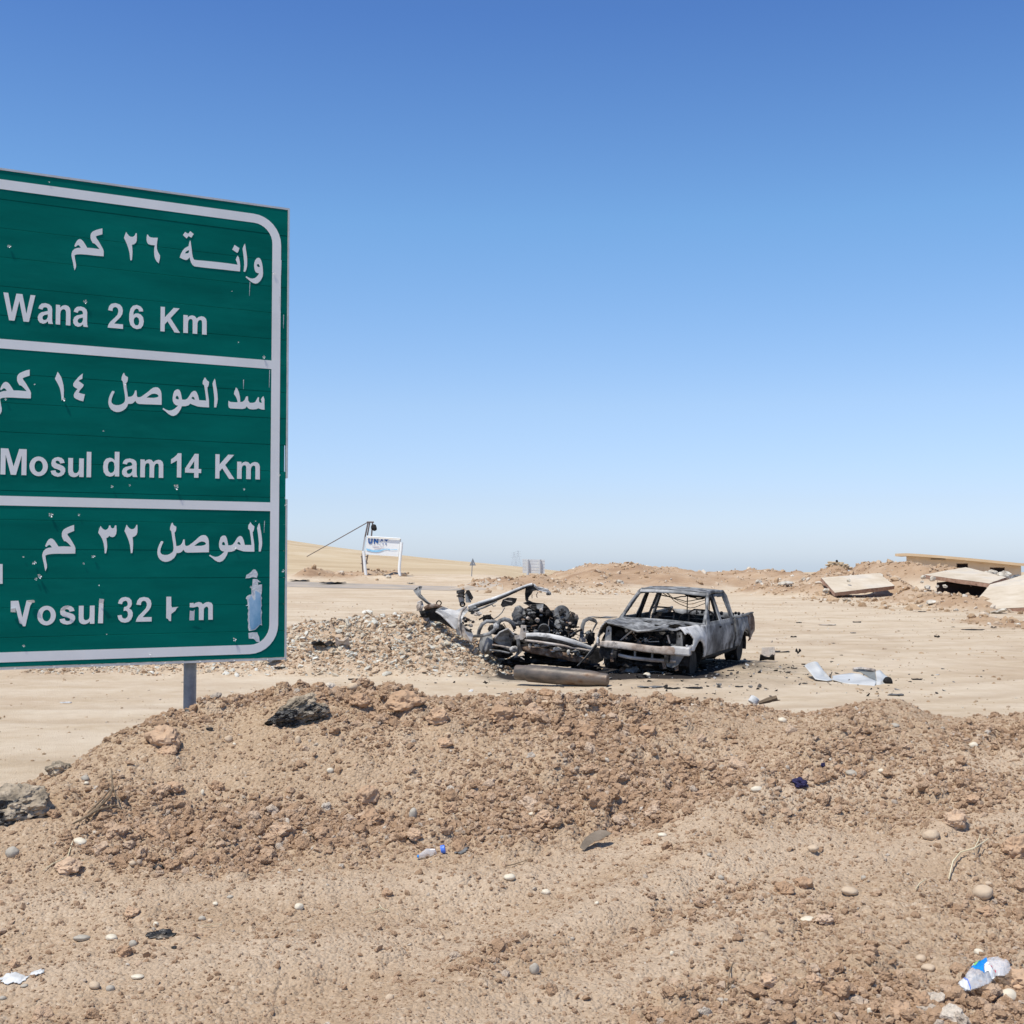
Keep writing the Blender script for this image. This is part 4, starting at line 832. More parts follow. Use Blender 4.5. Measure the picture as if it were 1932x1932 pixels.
        b = MB(); b.tube([(-1.27, sg_ * .635, 1.38), (-1.8, sg_ * .625, 1.405), (-2.44, sg_ * .62, 1.385), (-2.52, sg_ * .66, 1.30), (-2.58, sg_ * .80, .88)], [.03, .03, .035, .035, .035], 8); b.build('roof_rail', 'burnt_grey', t, smooth=50)
        # inner pillar of the far side seen through the windows
        b = MB(); b.tube([(-1.62, sg_ * .80, .35), (-1.62, sg_ * .79, .88), (-1.60, sg_ * .62, 1.36)], [.05, .045, .04], 6); b.build('door_pillar', 'burnt_dark', t)
        # door handles
        for x in (-1.47, -2.32):
            b = MB(); b.box((x, sg_ * (yy(x, .77) + .014), .775), (.10, .02, .035)); b.build('door_handle', 'burnt_dark', t, bevel=.005)
    # roof with its sunken sheet
    b = MB()
    def roof(u, v):
        x = -1.25 - 1.22 * u; y = -0.63 + 1.26 * v; e = min(u, 1 - u, v, 1 - v) * 2
        z = 1.405 + 0.04 * math.sin(math.pi * v) * math.sin(math.pi * min(max(u * 0.96 + .02, 0), 1)) ** .4 - (0.03 if 0.30 < u < 0.92 and 0.12 < v < 0.88 else 0) * (1 + .5 * mnoise.noise(Vector((u * 4, v * 4, 1)))) + .008 * mnoise.noise(Vector((x * 4, y * 4, 7)))
        return (x, y, z)
    b.grid(roof, 40, 40); b.build('roof', 'burnt_grey', t, smooth=35, solid=0.016)
    b = MB(); b.grid(lambda u, v: (-1.20 - .11 * v, -0.66 + 1.32 * u, 1.335 + .075 * v ** .6 + .02 * math.sin(math.pi * u)), 30, 5); b.build('windscreen_header', 'burnt_paint', t, smooth=40, solid=.02)
    b = MB(); b.tube([(-2.50, -.62, 1.33), (-2.52, 0, 1.36), (-2.50, .62, 1.33)], .03, 6); b.build('rear_header', 'burnt_grey', t)
    b = MB(); b.grid(lambda u, v: (-2.585 + .02 * mnoise.noise(Vector((u * 5, v * 3, 2))), -.80 + 1.60 * u, .33 + (.56 + .03 * mnoise.noise(Vector((u * 6, 0, 4)))) * v), 30, 10); b.build('cab_back_wall', 'burnt_dark', t, solid=.015)
    for y in (-.12, .33): b = MB(); b.tube([(-2.60, y, .86), (-2.57, y, 1.36)], .011, 6); b.build('guard_bar', 'burnt_dark', t)
    # wires and roof lining sagging across the cab
    for (a, c, sag, r, x) in ((-.60, .56, .17, .009, -2.1), (-.50, .60, .30, .007, -2.2), (-.62, .2, .11, .012, -1.9), (-.1, .62, .10, .012, -2.0), (-.55, .5, .24, .006, -2.35)):
        b = MB(); b.tube([(x, a + (c - a) * k / 10, 1.345 - sag * math.sin(math.pi * k / 10) + .01 * math.sin(k * 2.1)) for k in range(11)], r, 5); b.build('hanging_wire', 'burnt_dark', t)
    b = MB(); b.grid(lambda u, v: (-1.95 - .1 * v, -.10 + .70 * u, 1.35 - (.02 + .07 * math.sin(math.pi * u)) * v), 12, 3); b.build('sagging_lining', 'burnt_dark', t, solid=.008)
    # seat frames, steering column, dash
    for y in (-.38, .40):
        b = MB(); b.tube([(-1.70, y - .24, .45), (-1.80, y - .24, .98), (-1.80, y - .15, 1.04), (-1.80, y + .15, 1.04), (-1.80, y + .24, .98), (-1.70, y + .24, .45)], .016, 6)
        b.tube([(-1.2, y - .24, .50), (-1.72, y - .24, .47)], .02, 6); b.tube([(-1.2, y + .24, .50), (-1.72, y + .24, .47)], .02, 6)
        for k in range(5): b.tube([(-1.76, y - .23, .55 + .08 * k), (-1.76, y + .23, .55 + .08 * k)], .006, 4)
        b.build('seat_frame', 'burnt_rust', t)
    b = MB(); b.grid(lambda u, v: (-.78 - .14 * v + .03 * mnoise.noise(Vector((u * 7, v * 3, 5))), -.78 + 1.56 * u, .60 + .26 * (1 - v) + .05 * mnoise.noise(Vector((u * 5, v * 5, 8)))), 24, 8); b.build('dashboard', 'burnt_dark', t, solid=.02)
    b = MB(); b.tube([(-.85, .36, .72), (-1.05, .36, .84)], .025, 6); b.tube([(-1.06 + .04 * math.sin(a), .36 + .17 * math.cos(a), .86 + .15 * math.sin(a)) for a in [k * math.pi / 10 for k in range(21)]], .010, 5); b.build('steering_wheel', 'burnt_dark', t)
    b = MB(); b.box((-1.55, 0, .34), (2.0, 1.62, .03)); b.build('cab_floor', 'burnt_dark', t)
    b = MB(); b.box((-.66, 0, .58), (.03, 1.56, .52)); b.build('firewall', 'burnt_dark', t)
    b = MB(); b.tube([(-.60, -.80, .855), (-.58, -.3, .875), (-.57, .2, .875), (-.60, .80, .85)], .030, 8, flat=.5); b.build('cowl', 'burnt_paint', t, smooth=50)
    # buckled hood, holed, its front edge drooping
    def hood(u, v):
        x = -.60 + 1.05 * u; y = -.74 + 1.48 * v
        z = .875 + .03 * mnoise.noise(Vector((x * 2.5, y * 3, 2))) + .015 * mnoise.noise(Vector((x * 8, y * 8, 2))) - .02 * abs(math.sin(v * 9))
        z -= (u ** 2.4) * (.02 + .115 * math.exp(-((v - .47) / .20) ** 2)); z += .03 * math.exp(-((v - .03) / .05) ** 2) * (1 - u) - .03 * u * math.exp(-((v - .85) / .15) ** 2)
        x += .05 * math.sin(v * 11) * u - .12 * u * math.exp(-((v - .83) / .12) ** 2)
        return (x, y, z)
    holes = [(.45, .40, .05, .07), (.52, .58, .05, .06), (.30, .50, .04, .12), (.62, .25, .03, .08), (.62, .80, .22, .07), (.50, .70, .06, .04), (.3, .9, .10, .04)]
    b = MB(); b.grid(hood, 60, 70, lambda u, v: not any(((u - a) / c) ** 2 + ((v - d) / e) ** 2 < 1 + .5 * mnoise.noise(Vector((u * 20, v * 20, 0))) for a, d, c, e in holes)); b.build('hood', 'burnt_grey', t, smooth=40, solid=.008)
    b = MB(); b.tube([(.40, -.70, .84), (.44, -.45, .81), (.45, -.1, .735), (.44, .15, .77), (.41, .45, .81)], [.02, .022, .025, .022, .02], 6); b.build('hood_edge', 'burnt_paint', t, smooth=60)
    # engine bay
    for (x, y, z, dx, dy, dz) in ((-.1, .05, .52, .28, .22, .20), (-.25, -.3, .60, .16, .14, .14), (.05, .38, .55, .14, .13, .17), (-.3, .3, .62, .2, .2, .12), (.12, -.42, .50, .12, .12, .14), (.1, 0, .42, .3, .5, .1)):
        b = MB(); b.rock((x, y, z), (dx, dy, dz), sub=3, amp=.5, fr=2.5, seed=int(100 * x + 10 * y)); b.build('engine_part', 'burnt_dark', t)
    for k in range(26):
        y = random.uniform(-.62, .62); z = random.uniform(.44, .72); x = random.uniform(.12, .34); b = MB(); r = random.uniform(.015, .045)
        if k % 2: b.lathe((x, y, z), (x + r, y + random.uniform(-.02, .02), z), [(0, r), (.7, r), (1, r * .6)], 12)
        else: b.tube([(x, y, z), (x + random.uniform(-.05, .1), y + random.uniform(-.15, .15), z + random.uniform(-.1, .08)), (x, y + random.uniform(-.25, .25), z + random.uniform(-.15, .05))], r * .35, 6)
        b.build('engine_fitting', random.choice(['burnt_dark', 'burnt_dark', 'burnt_grey', 'burnt_rust', 'ash_beam']), t)
    for y in (-.52, .47):
        b = MB(); b.lathe((.18, y, .63), (.20, y, .63), [(0, .09), (.5, .09), (1, .075)], 20); b.build('headlight_hole', 'burnt_dark', t)
    for sg_ in (1, -1):
        b = MB(); b.plate([(.39, sg_ * .60, .50), (.39, sg_ * .73, .48), (.39, sg_ * .70, .76), (.39, sg_ * .66, .79), (.39, sg_ * .61, .76)], (.02, 0, 0), [[(.39, sg_ * .645, .68), (.39, sg_ * .675, .68), (.39, sg_ * .675, .72), (.39, sg_ * .645, .72)]]); b.build('headlight_bracket', 'burnt_paint', t)
        b = MB(); b.box((.0, sg_ * .48, .30), (1.1, .07, .12)); b.build('chassis_rail', 'burnt_dark', t)
        b = MB(); b.box((-.1, sg_ * .70, .62), (.85, .03, .35)); b.build('inner_wing', 'burnt_dark', t)
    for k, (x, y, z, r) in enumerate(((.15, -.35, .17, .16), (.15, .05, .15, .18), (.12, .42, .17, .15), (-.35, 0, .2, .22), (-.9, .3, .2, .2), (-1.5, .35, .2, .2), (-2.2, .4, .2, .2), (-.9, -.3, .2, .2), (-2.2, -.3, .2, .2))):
        b = MB(); b.rock((x, y, z), (r * 1.5, r * 1.3, r * .7), sub=3, amp=.5, fr=2, seed=60 + k); b.build('burnt_shade_fill', 'burnt_dark', t)  # burnt-black lumps added to fill the shaded gap under the body
    # bumper beam, valance bar, brackets
    b = MB(); n = 24
    def beam(u, v):
        y = -.86 + 1.74 * u; a = 2 * math.pi * v; x = .50 - .10 * abs(2 * u - 1) ** 3; hh = .062 + .012 * (u > .72) - .015 * (u < .08)
        ca, sa = math.cos(a), math.sin(a); return (x + .045 * math.copysign(abs(ca) ** .5, ca), y, .455 + .012 * math.sin(u * 7) + hh * math.copysign(abs(sa) ** .5, sa))
    b.grid(beam, 40, 14); b.build('bumper_beam', 'ash_beam', t, smooth=40)
    b = MB(); b.box((.46, .70, .455), (.10, .36, .155)); b.build('bumper_end', 'scorched_white', t, bevel=.03)
    b = MB(); b.tube([(.42, -.58, .30), (.43, -.2, .255), (.43, .2, .25), (.42, .62, .26)], [.03, .032, .036, .03], 6, flat=1.3); b.build('lower_crossbar', 'ash_beam', t, smooth=40)
    b = MB(); b.plate([(.41, .38, .40), (.41, .78, .40), (.41, .66, .20), (.41, .56, .14), (.41, .46, .16)], (.02, 0, 0)); b.build('valance_end', 'burnt_grey', t)
    for y in (-.56, -.14, .18, .45): b = MB(); b.box((.42, y, .33), (.02, .035, .16)); b.build('radiator_bracket', 'burnt_grey', t)
    for (y, z) in ((.40, .17), (-.58, .21), (.62, .16)): b = MB(); b.box((.38, y, z), (.05, .06, .12), rot=(.2, 0, 0)); b.build('tow_bracket', 'burnt_rust', t)
    b = MB(); b.box((.05, 0, .26), (.7, .9, .05)); b.build('sump_guard', 'burnt_dark', t)
    # bed
    b = MB(); b.box((-3.28, 0, .50), (1.36, 1.50, .03)); b.build('bed_floor', 'burnt_dark', t)
    b = MB(); b.grid(lambda u, v: (-2.66, -.80 + 1.6 * u, .45 + .40 * v + .01 * math.sin(u * 30)), 30, 4); b.build('bed_front_wall', 'burnt_dark', t, solid=.015)
    b = MB(); b.grid(lambda u, v: (-3.96 - .05 * v + .02 * math.sin(u * 5), -.84 + 1.70 * u, .42 + .46 * v), 20, 6); b.build('tailgate', 'burnt_grey', t, smooth=40, solid=.03)
    for sg_ in (1, -1): b = MB(); b.tube([(-2.62, sg_ * .82, .875), (-3.2, sg_ * .83, .885), (-3.70, sg_ * .84, .905), (-3.99, sg_ * .86, .915)], [.025, .025, .028, .02], 6); b.build('bed_rail', 'burnt_paint', t)
    for k in range(14): b = MB(); b.rock((random.uniform(-3.9, -3.2), random.uniform(-.5, .8), .86 + random.uniform(0, .05)), (random.uniform(.03, .09), .03, random.uniform(.02, .05)), sub=1, amp=.5, seed=k); b.build('bed_debris', 'burnt_dark', t)
    for sg_ in (1, -1): b = MB(); b.box((-2.0, sg_ * .45, .27), (3.9, .07, .11)); b.build('chassis_rail', 'burnt_dark', t)
    b = MB(); b.box((-4.06, 0, .38), (.07, 1.3, .09)); b.build('rear_bumper', 'burnt_dark', t)
    b = MB(); b.box((-3.28, 0, .24), (.10, 1.2, .10)); b.build('rear_axle', 'burnt_dark', t); b = MB(); b.box((0, 0, .22), (.10, 1.2, .08)); b.build('front_axle', 'burnt_dark', t)
burnt_pickup()

# ------------------------------------------------------------------ the blown-up car next to it
def wreck():
    w3 = lambda x, y, D=24.3: P((1500 + x / 4.83) / 1.98758, (2150 + y / 4.83) / 1.98758, D)
    w4 = lambda x, y, D=24.0: P((1850 + x / 4.2933) / 1.98758, (2150 + y / 4.2933) / 1.98758, D)
    base = Vector((0.6, 24.2, 0.1))
    t = thing('car_wreck', base, 'blown-apart front end of a white car, engine bare, sprawled off the gravel bank', 'car wreck')
    U = 24.2 / 2400 / 1.98758                       # metres per source pixel
    def pl(name, vw, pts, m, D, th=.03, dz=None, smooth=None, par=t):
        """bent sheet: each corner may carry its own distance offset"""
        b = MB(); vs = [vw(p[0], p[1], D + (p[2] if len(p) > 2 else 0)) for p in pts]; b.plate(vs, (0, th, 0)); return b.build(name, m, par, w=True, bevel=.004)
    def tb(name, vw, pts, r, m, D, n=8, flat=1.0, par=t):
        b = MB(); b.tube([vw(p[0], p[1], D + (p[2] if len(p) > 2 else 0)) for p in pts], [q * U / 4.3 for q in r] if isinstance(r, (list, tuple)) else r * U / 4.3, n, flat); return b.build(name, m, par, smooth=50, w=True)
    def rk(name, vw, x, y, rx, ry, m, D, amp=.45, seed=0, rz=None, sub=3):
        b = MB(); b.rock(vw(x, y, D), (rx * U / 4.3, (rz or rx * .8) * U / 4.3, ry * U / 4.3), sub=sub, amp=amp, fr=2.2, seed=seed); return b.build(name, m, t, w=True, smooth=60)
    # torn body shell on the left
    pl('body_panel', w3, [(1010,1000),(850,860),(740,760),(650,690),(700,655),(800,690),(900,740),(1000,800),(1060,900),(1060,1000)], 'scorched_white', 24.15, .02)
    pl('body_panel', w3, [(640,670),(780,600),(880,640,.1),(1000,670,.1),(1090,640,.15),(1150,610,.2),(1200,590,.2),(1240,680,.2),(1180,740,.1),(1130,820,0),(1125,900,0),(1060,900,0),(1000,800),(900,740),(800,690),(700,655)], 'scorched_white', 24.2, .03)
    pl('body_panel', w3, [(1010,1000),(1060,1000),(1060,900),(1125,900),(1170,950),(1300,1050),(1345,1200),(1290,1280),(1260,1250),(1150,1150),(1060,1110)], 'ash_beam', 24.1, .03)
    tb('panel_crease', w3, [(650,690,-.02),(740,745,-.05),(850,850,-.06),(1000,1005,-.06)], 16, 'scorched_white', 24.1, 6)
    tb('panel_crease', w3, [(1200,600,.1),(1120,680,0),(1075,800,-.05),(1070,1000,-.08),(1110,1130,-.08)], [14, 22, 26, 22, 14], 'ash_beam', 24.15, 8)
    pl('panel_dark_overlay', w3, [(1005,1000),(1065,1000),(1100,1130),(1030,1110)], 'burnt_grey', 24.05, .02)  # grey plate that puts the panel's shading into its colour
    pl('panel_flap', w3, [(1150,980),(1300,1050),(1330,1120),(1290,1250),(1230,1150),(1170,1050)], 'scorched_white', 24.0, .02)
    pl('panel_dark_overlay', w3, [(1150,975),(1290,1040),(1310,1075),(1200,1050)], 'burnt_dark', 23.97, .02)
    pl('body_strip', w3, [(350,230,.3),(405,235,.3),(375,320,.2),(380,380,.15),(440,440,.1),(510,510,.05),(575,555,0),(540,575,0),(480,550,.05),(420,500,.1),(340,440,.15),(280,370,.25),(240,310,.35),(300,262,.3)], 'burnt_grey', 24.5, .03)
    tb('body_strip_edge', w3, [(330,265,.3),(330,340,.25),(370,420,.15),(460,510,.05),(550,565,0)], [26, 30, 30, 28, 20], 'burnt_paint', 24.5, 6, .4)
    pl('crumpled_sheet', w3, [(310,530),(350,500,.1),(400,490),(415,540,.1),(430,600),(400,640,.1),(390,690),(340,670,.1),(320,620)], 'scorched_white', 24.6, .03)
    rk('crumpled_sheet', w3, 360, 610, 50, 80, 'ash_beam', 24.62, .6, 5)
    tb('sill_edge', w3, [(440,640),(520,600),(620,585),(720,600),(790,625)], [30, 40, 34, 28, 14], 'burnt_rust', 24.4, 8)
    pl('sill_inside', w3, [(560,625),(700,612),(780,640),(690,680),(740,770),(850,860),(960,980),(940,1000),(840,940),(720,880),(600,865),(520,800),(430,800),(380,740),(400,690),(480,650)], 'burnt_dark', 24.45, .03)
    rk('torn_interior', w3, 470, 740, 90, 60, 'burnt_dark', 24.5, .6, 3); rk('torn_interior', w3, 620, 760, 100, 90, 'burnt_dark', 24.55, .5, 4)
    tb('bent_rod', w3, [(520,840),(480,920),(430,970),(370,1000)], 8, 'burnt_dark', 24.2, 6)
    def ring(vw, cx, cy, r, th, m, D, name, sq=1.0, par=t):
        return tb(name, vw, [(cx + r * math.cos(a), cy + r * sq * math.sin(a), .04 * math.sin(a)) for a in [k * math.pi / 10 for k in range(21)]], th, m, D, 6, par=par)
    ring(w3, 705, 540, 42, 10, 'burnt_dark', 24.5, 'hose_ring')
    # coil spring and damper standing up behind
    sp = tb('spring_seat', w3, [(1090,300),(1100,345)], [66, 72], 'burnt_grey', 24.9, 16)
    tb('coil_spring', w3, [(1100 + 66 * math.cos(a), 330 + a * 8.5 + 14 * math.sin(a), .07 * math.sin(a)) for a in [k * .45 for k in range(32)]], 12, 'burnt_dark', 24.9, 6)
    tb('damper', w3, [(1095,320),(1105,420),(1118,500),(1128,570)], [44, 52, 50, 30], 'ash_beam', 24.95, 12)
    ring(w3, 1132, 560, 40, 13, 'burnt_dark', 24.8, 'damper_eye')
    pl('bracket', w3, [(1200,315),(1235,300),(1262,318),(1328,440),(1300,490),(1262,460),(1190,345)], 'burnt_dark', 24.8, .08)
    pl('bracket', w3, [(1175,350),(1205,350),(1262,460),(1290,500),(1285,530),(1190,530)], 'burnt_grey', 24.85, .03)
    # long chassis rail rising to the right
    tb('roof_rail', w4, [(-400,540,.3),(-200,470,.2),(0,412,.1),(200,335,.05),(400,250),(560,190),(630,175)], [26, 30, 30, 28, 24, 22, 24], 'scorched_white', 24.4, 8)
    tb('roof_rail', w4, [(-380,575,.3),(-180,505,.2),(0,445,.1),(200,365,.05),(400,275),(560,212)], [22, 26, 24, 20, 16, 12], 'burnt_dark', 24.35, 8)
    tb('roof_rail', w4, [(-330,600),(-180,560),(-60,510),(60,450)], [14, 18, 16, 8], 'burnt_paint', 24.2, 6)
    rk('rail_joint', w4, -320, 600, 80, 60, 'burnt_grey', 24.3, .7, 8); rk('rail_joint', w4, -250, 650, 60, 35, 'ash_beam', 24.2, .7, 9)
    tb('rail_lug', w4, [(-40,480),(0,530),(40,520)], 10, 'burnt_grey', 24.2, 6)
    pl('torn_mount', w4, [(560,185),(610,158),(665,170),(700,210),(735,285),(690,275),(640,285),(615,335),(570,385),(562,430),(650,470),(560,490),(515,430),(508,330),(520,235)], 'burnt_dark', 24.4, .07)
    pl('torn_mount_arm', w4, [(640,160,0),(670,172,0),(700,208,-.05),(780,222,-.1),(880,258,-.2),(920,300,-.2),(925,345,-.2),(880,350,-.2),(845,305,-.15),(740,282,-.05),(705,262,0),(660,215,0)], 'scorched_white', 24.35, .03)
    rk('torn_mount_tip', w4, 890, 325, 38, 30, 'burnt_grey', 24.1, .5, 2)
    tb('hook', w4, [(720,300),(695,340),(700,380),(712,390)], 8, 'burnt_rust', 24.35, 5); tb('hook', w4, [(625,340),(622,380),(626,400)], 7, 'burnt_rust', 24.35, 5)
    pl('loose_cover', w4, [(150,425),(235,390),(300,392),(382,405),(360,470),(300,520),(250,522),(150,550),(118,510)], 'burnt_dark', 24.3, .10)
    tb('cover_edge', w4, [(175,430),(230,445),(300,455)], 7, 'ash_beam', 24.22, 5)
    tb('bent_rod', w4, [(185,550),(140,630),(80,690),(0,745)], 9, 'burnt_grey', 24.2, 6)
    # bare engine
    rk('engine_block', w4, 620, 760, 200, 230, 'burnt_dark', 24.4, .35, 11, sub=4); rk('engine_block', w4, 900, 820, 230, 200, 'burnt_dark', 24.4, .35, 12, sub=4)
    rk('gearbox', w4, 420, 680, 115, 140, 'burnt_grey', 24.1, .30, 13, sub=4); rk('gearbox', w4, 400, 790, 100, 60, 'burnt_grey', 24.1, .4, 14)
    pl('engine_cover', w4, [(480,480,.1),(560,455),(700,480,-.05),(820,490,-.1),(880,540,-.1),(955,640,0),(940,690,0),(860,700,0),(760,640,-.15),(640,590,-.1),(560,520,0)], 'burnt_dark', 24.1, .25)
    pl('engine_cover_sheen', w4, [(690,500,-.05),(810,495,-.1),(800,560,-.2),(760,600,-.2),(700,560,-.1)], 'burnt_grey', 23.98, .02)  # grey plate painted as the sheen on the dark cover
    rk('manifold', w4, 570, 600, 60, 26, 'burnt_paint', 24.0, .4, 15); rk('manifold', w4, 640, 640, 40, 22, 'burnt_grey', 23.95, .4, 16)
    fl = MB(); c = w4(1100, 645, 24.0); ax = Vector((.25, -1, .25)).normalized(); fl.lathe(c + ax * .05, c - ax * .09, [(0, .143), (.12, .152), (.6, .152), (1, .10)], 32); fo = fl.build('flywheel', 'burnt_paint', t, smooth=35, w=True)
    for k in range(5):
        a = k * 2 * math.pi / 5 + .3; sx = ax.cross(Vector((0, 0, 1))).normalized(); sz = sx.cross(ax); q = c + ax * .053 + (sx * math.cos(a) + sz * math.sin(a)) * .055
        s_ = MB(); s_.lathe(q, q + ax * .002, [(0, .026 + .008 * (k % 2)), (1, .022)], 7); s_.build('spoke_hole', 'burnt_dark', fo, w=True)
    s_ = MB(); s_.lathe(c + ax * .05, c + ax * .075, [(0, .035), (1, .02)], 12); s_.build('hub', 'burnt_dark', fo, w=True)
    rk('engine_block', w4, 1270, 770, 90, 120, 'burnt_dark', 24.3, .4, 17); rk('alternator', w4, 1060, 820, 70, 75, 'burnt_grey', 23.9, .45, 18); rk('engine_part', w4, 1200, 960, 110, 70, 'burnt_dark', 24.1, .5, 19)
    rk('starter', w4, 1180, 800, 40, 60, 'burnt_paint', 24.0, .5, 20)
    fl = MB(); c = w4(815, 910, 23.85); fl.lathe(c, c + Vector((0, .10, 0)), [(0, .10), (.1, .122), (1, .122)], 24); fl.build('pulley', 'burnt_dark', t, smooth=40, w=True)
    ring(w4, 815, 910, 92, 8, 'burnt_grey', 23.83, 'pulley_rim')
    r_ = random.Random(5)
    for k in range(70):
        x = r_.uniform(480, 1340); y = r_.uniform(620, 1010) if x > 900 else r_.uniform(540, 980); D = 23.85 + r_.uniform(-.1, .15); m = r_.choice(['burnt_dark', 'burnt_dark', 'burnt_dark', 'burnt_grey', 'burnt_rust', 'burnt_grey', 'ash_beam'])
        if k % 3 == 0: tb('engine_fitting', w4, [(x, y), (x + r_.uniform(-60, 60), y + r_.uniform(-50, 50)), (x + r_.uniform(-100, 100), y + r_.uniform(-60, 90))], r_.uniform(5, 13), m, D, 6)
        elif k % 3 == 1: rk('engine_fitting', w4, x, y, r_.uniform(14, 38), r_.uniform(12, 34), m, D, .5, k, sub=2)
        else:
            b = MB(); q = w4(x, y, D); e = r_.uniform(15, 40) * U / 4.3; b.lathe(q, q + Vector((r_.uniform(-.05, .05), -.04, r_.uniform(-.03, .03))), [(0, e), (.8, e), (1, e * .6)], 10); b.build('engine_fitting', m, t, w=True)
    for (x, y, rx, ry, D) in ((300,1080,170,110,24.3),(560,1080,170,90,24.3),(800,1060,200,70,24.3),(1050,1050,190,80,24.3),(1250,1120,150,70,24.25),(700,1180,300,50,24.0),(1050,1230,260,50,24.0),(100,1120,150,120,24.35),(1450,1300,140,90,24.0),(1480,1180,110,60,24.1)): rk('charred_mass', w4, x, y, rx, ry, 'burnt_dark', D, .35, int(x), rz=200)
    for k in range(60):
        x = r_.uniform(-60, 1500); y = r_.uniform(900, 1330) if x > 300 else r_.uniform(850, 1300); m = r_.choice(['burnt_dark', 'burnt_dark', 'burnt_dark', 'burnt_grey', 'burnt_rust', 'ash_beam']); D = 23.75 + r_.uniform(-.1, .3)
        if k % 4: tb('twisted_pipe', w4, [(x, y), (x + r_.uniform(-90, 90), y + r_.uniform(-40, 40), .05), (x + r_.uniform(-150, 150), y + r_.uniform(-70, 70))], r_.uniform(4, 12), m, D, 5)
        else: rk('torn_bit', w4, x, y, r_.uniform(15, 50), r_.uniform(10, 34), m, D, .8, k, sub=2)
    # exhaust loops at the left
    tb('exhaust_pipe', w3, [(1420,1100,.1),(1440,1020,.05),(1490,920),(1570,868),(1680,872),(1760,890)], [30, 30, 30, 30, 30, 28], 'burnt_grey', 23.9, 12)
    tb('exhaust_pipe', w3, [(1330,1140),(1480,1130,-.05),(1620,1095,-.08),(1710,1030,-.1),(1760,940,-.1),(1810,860,-.08),(1890,830,-.05),(1970,850,0),(2040,910,.05),(2080,1000,.1)], [24, 28, 30, 31, 33, 33, 34, 34, 34, 30], 'burnt_grey', 23.8, 12)
    rk('exhaust_joint', w3, 1740, 960, 40, 50, 'scorched_white', 23.68, .5, 3)
    rk('inner_wing', w4, 60, 900, 120, 90, 'burnt_dark', 24.1, .4, 31); rk('inner_wing', w4, -20, 900, 60, 80, 'burnt_dark', 24.2, .4, 32)
    tb('bent_rod', w3, [(1430,840),(1520,790),(1600,760),(1690,830)], 16, 'burnt_dark', 24.3, 6); rk('torn_interior', w3, 1580, 820, 70, 60, 'burnt_dark', 24.4, .7, 33)
    for k in range(16): rk('broken_bit', w3, r_.uniform(1130, 1350), r_.uniform(800, 1050), r_.uniform(16, 34), r_.uniform(14, 30), r_.choice(['burnt_grey', 'ash_beam', 'burnt_dark', 'burnt_rust']), 24.4, .5, k, sub=2)
    pl('headlight_box', w4, [(15,1035,0),(100,940,-.05),(230,882,-.1),(335,990,0),(300,1105,.02),(262,1240,.05),(130,1190,.05),(18,1100,.05)], 'burnt_grey', 23.75, .15)
    tb('headlight_box_edge', w4, [(25,1040),(105,948,-.05),(232,892,-.1),(330,985,0)], 12, 'scorched_white', 23.72, 6)
    rk('horn', w4, 330, 1225, 68, 55, 'scorched_white', 23.65, .2, 41)
    pl('front_bracket', w4, [(445,832),(530,840),(536,1010),(480,1065),(400,1080),(345,1060),(335,1000),(425,985)], 'ash_beam', 23.7, .05)
    pl('bolt_hole', w4, [(480,880),(512,880),(512,920),(480,920)], 'burnt_dark', 23.69, .005)
    pl('front_bracket', w4, [(370,1060),(425,1050),(440,1180),(470,1250),(410,1310),(345,1362),(335,1350),(385,1250)], 'burnt_grey', 23.65, .05)
    tb('broken_bit', w4, [(440,1350),(500,1388)], 9, 'ash_beam', 23.6, 5)
    tb('bumper_beam', w4, [(528,1005,.05),(700,1005),(900,1025,-.08),(1100,1070,-.1),(1300,1125,-.08),(1450,1172),(1600,1215,.05)], [44, 52, 56, 58, 54, 46, 30], 'scorched_white', 23.55, 12, .55)
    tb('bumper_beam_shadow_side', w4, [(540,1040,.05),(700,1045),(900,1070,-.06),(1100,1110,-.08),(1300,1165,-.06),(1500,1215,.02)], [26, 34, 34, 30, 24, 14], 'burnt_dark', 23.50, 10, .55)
    tb('crash_bar', w4, [(505,1078),(700,1100),(900,1130,-.05),(1100,1160,-.05),(1250,1192),(1560,1245,.05)], [20, 22, 22, 22, 20, 16], 'ash_beam', 23.45, 6)
    for (x, y, a, b_, m) in ((590,1170,26,40,'ash_beam'),(700,1165,44,22,'scorched_white'),(830,1170,60,18,'ash_beam'),(1030,1220,70,30,'scorched_white'),(1210,1270,26,44,'scorched_white'),(1320,1260,60,24,'burnt_grey'),(1370,1300,34,40,'burnt_grey'),(960,1258,34,10,'scorched_white'),(1410,1336,34,10,'scorched_white')):
        rk('broken_bit', w4, x, y, a, b_, m, 23.6, .5, int(x), sub=2)
    tb('cross_member', w4, [(440,1200,.1),(700,1245),(1000,1300,-.05),(1300,1370,-.05),(1560,1420)], [50, 60, 60, 56, 40], 'burnt_rust', 23.7, 10, .7)
    tb('tie_rod', w4, [(-20,1150),(150,1175),(350,1215)], 14, 'ash_beam', 23.7, 8); tb('tie_rod', w4, [(-60,1235),(100,1250),(260,1285)], 15, 'burnt_grey', 23.6, 8)
    fl = MB(); c = w3(1500, 1270, 23.9); ax = Vector((-1, -.5, .1)).normalized(); fl.lathe(c, c - ax * .14, [(0, .15), (.1, .19), (.9, .19), (1, .15)], 24); fl.build('wheel_rim', 'burnt_grey', t, smooth=40, w=True)
    for (x, y, rx, ry) in ((150,1290,160,70),(450,1400,200,70),(800,1400,260,70),(1150,1440,260,60),(1500,1500,240,70),(700,1300,220,50),(1650,1540,120,60),(250,1440,120,60)): rk('burnt_shade_fill', w4, x, y, rx, ry, 'burnt_dark', 24.2, .35, int(x), rz=260)  # burnt debris lumps, black also for the shadow below the wreck
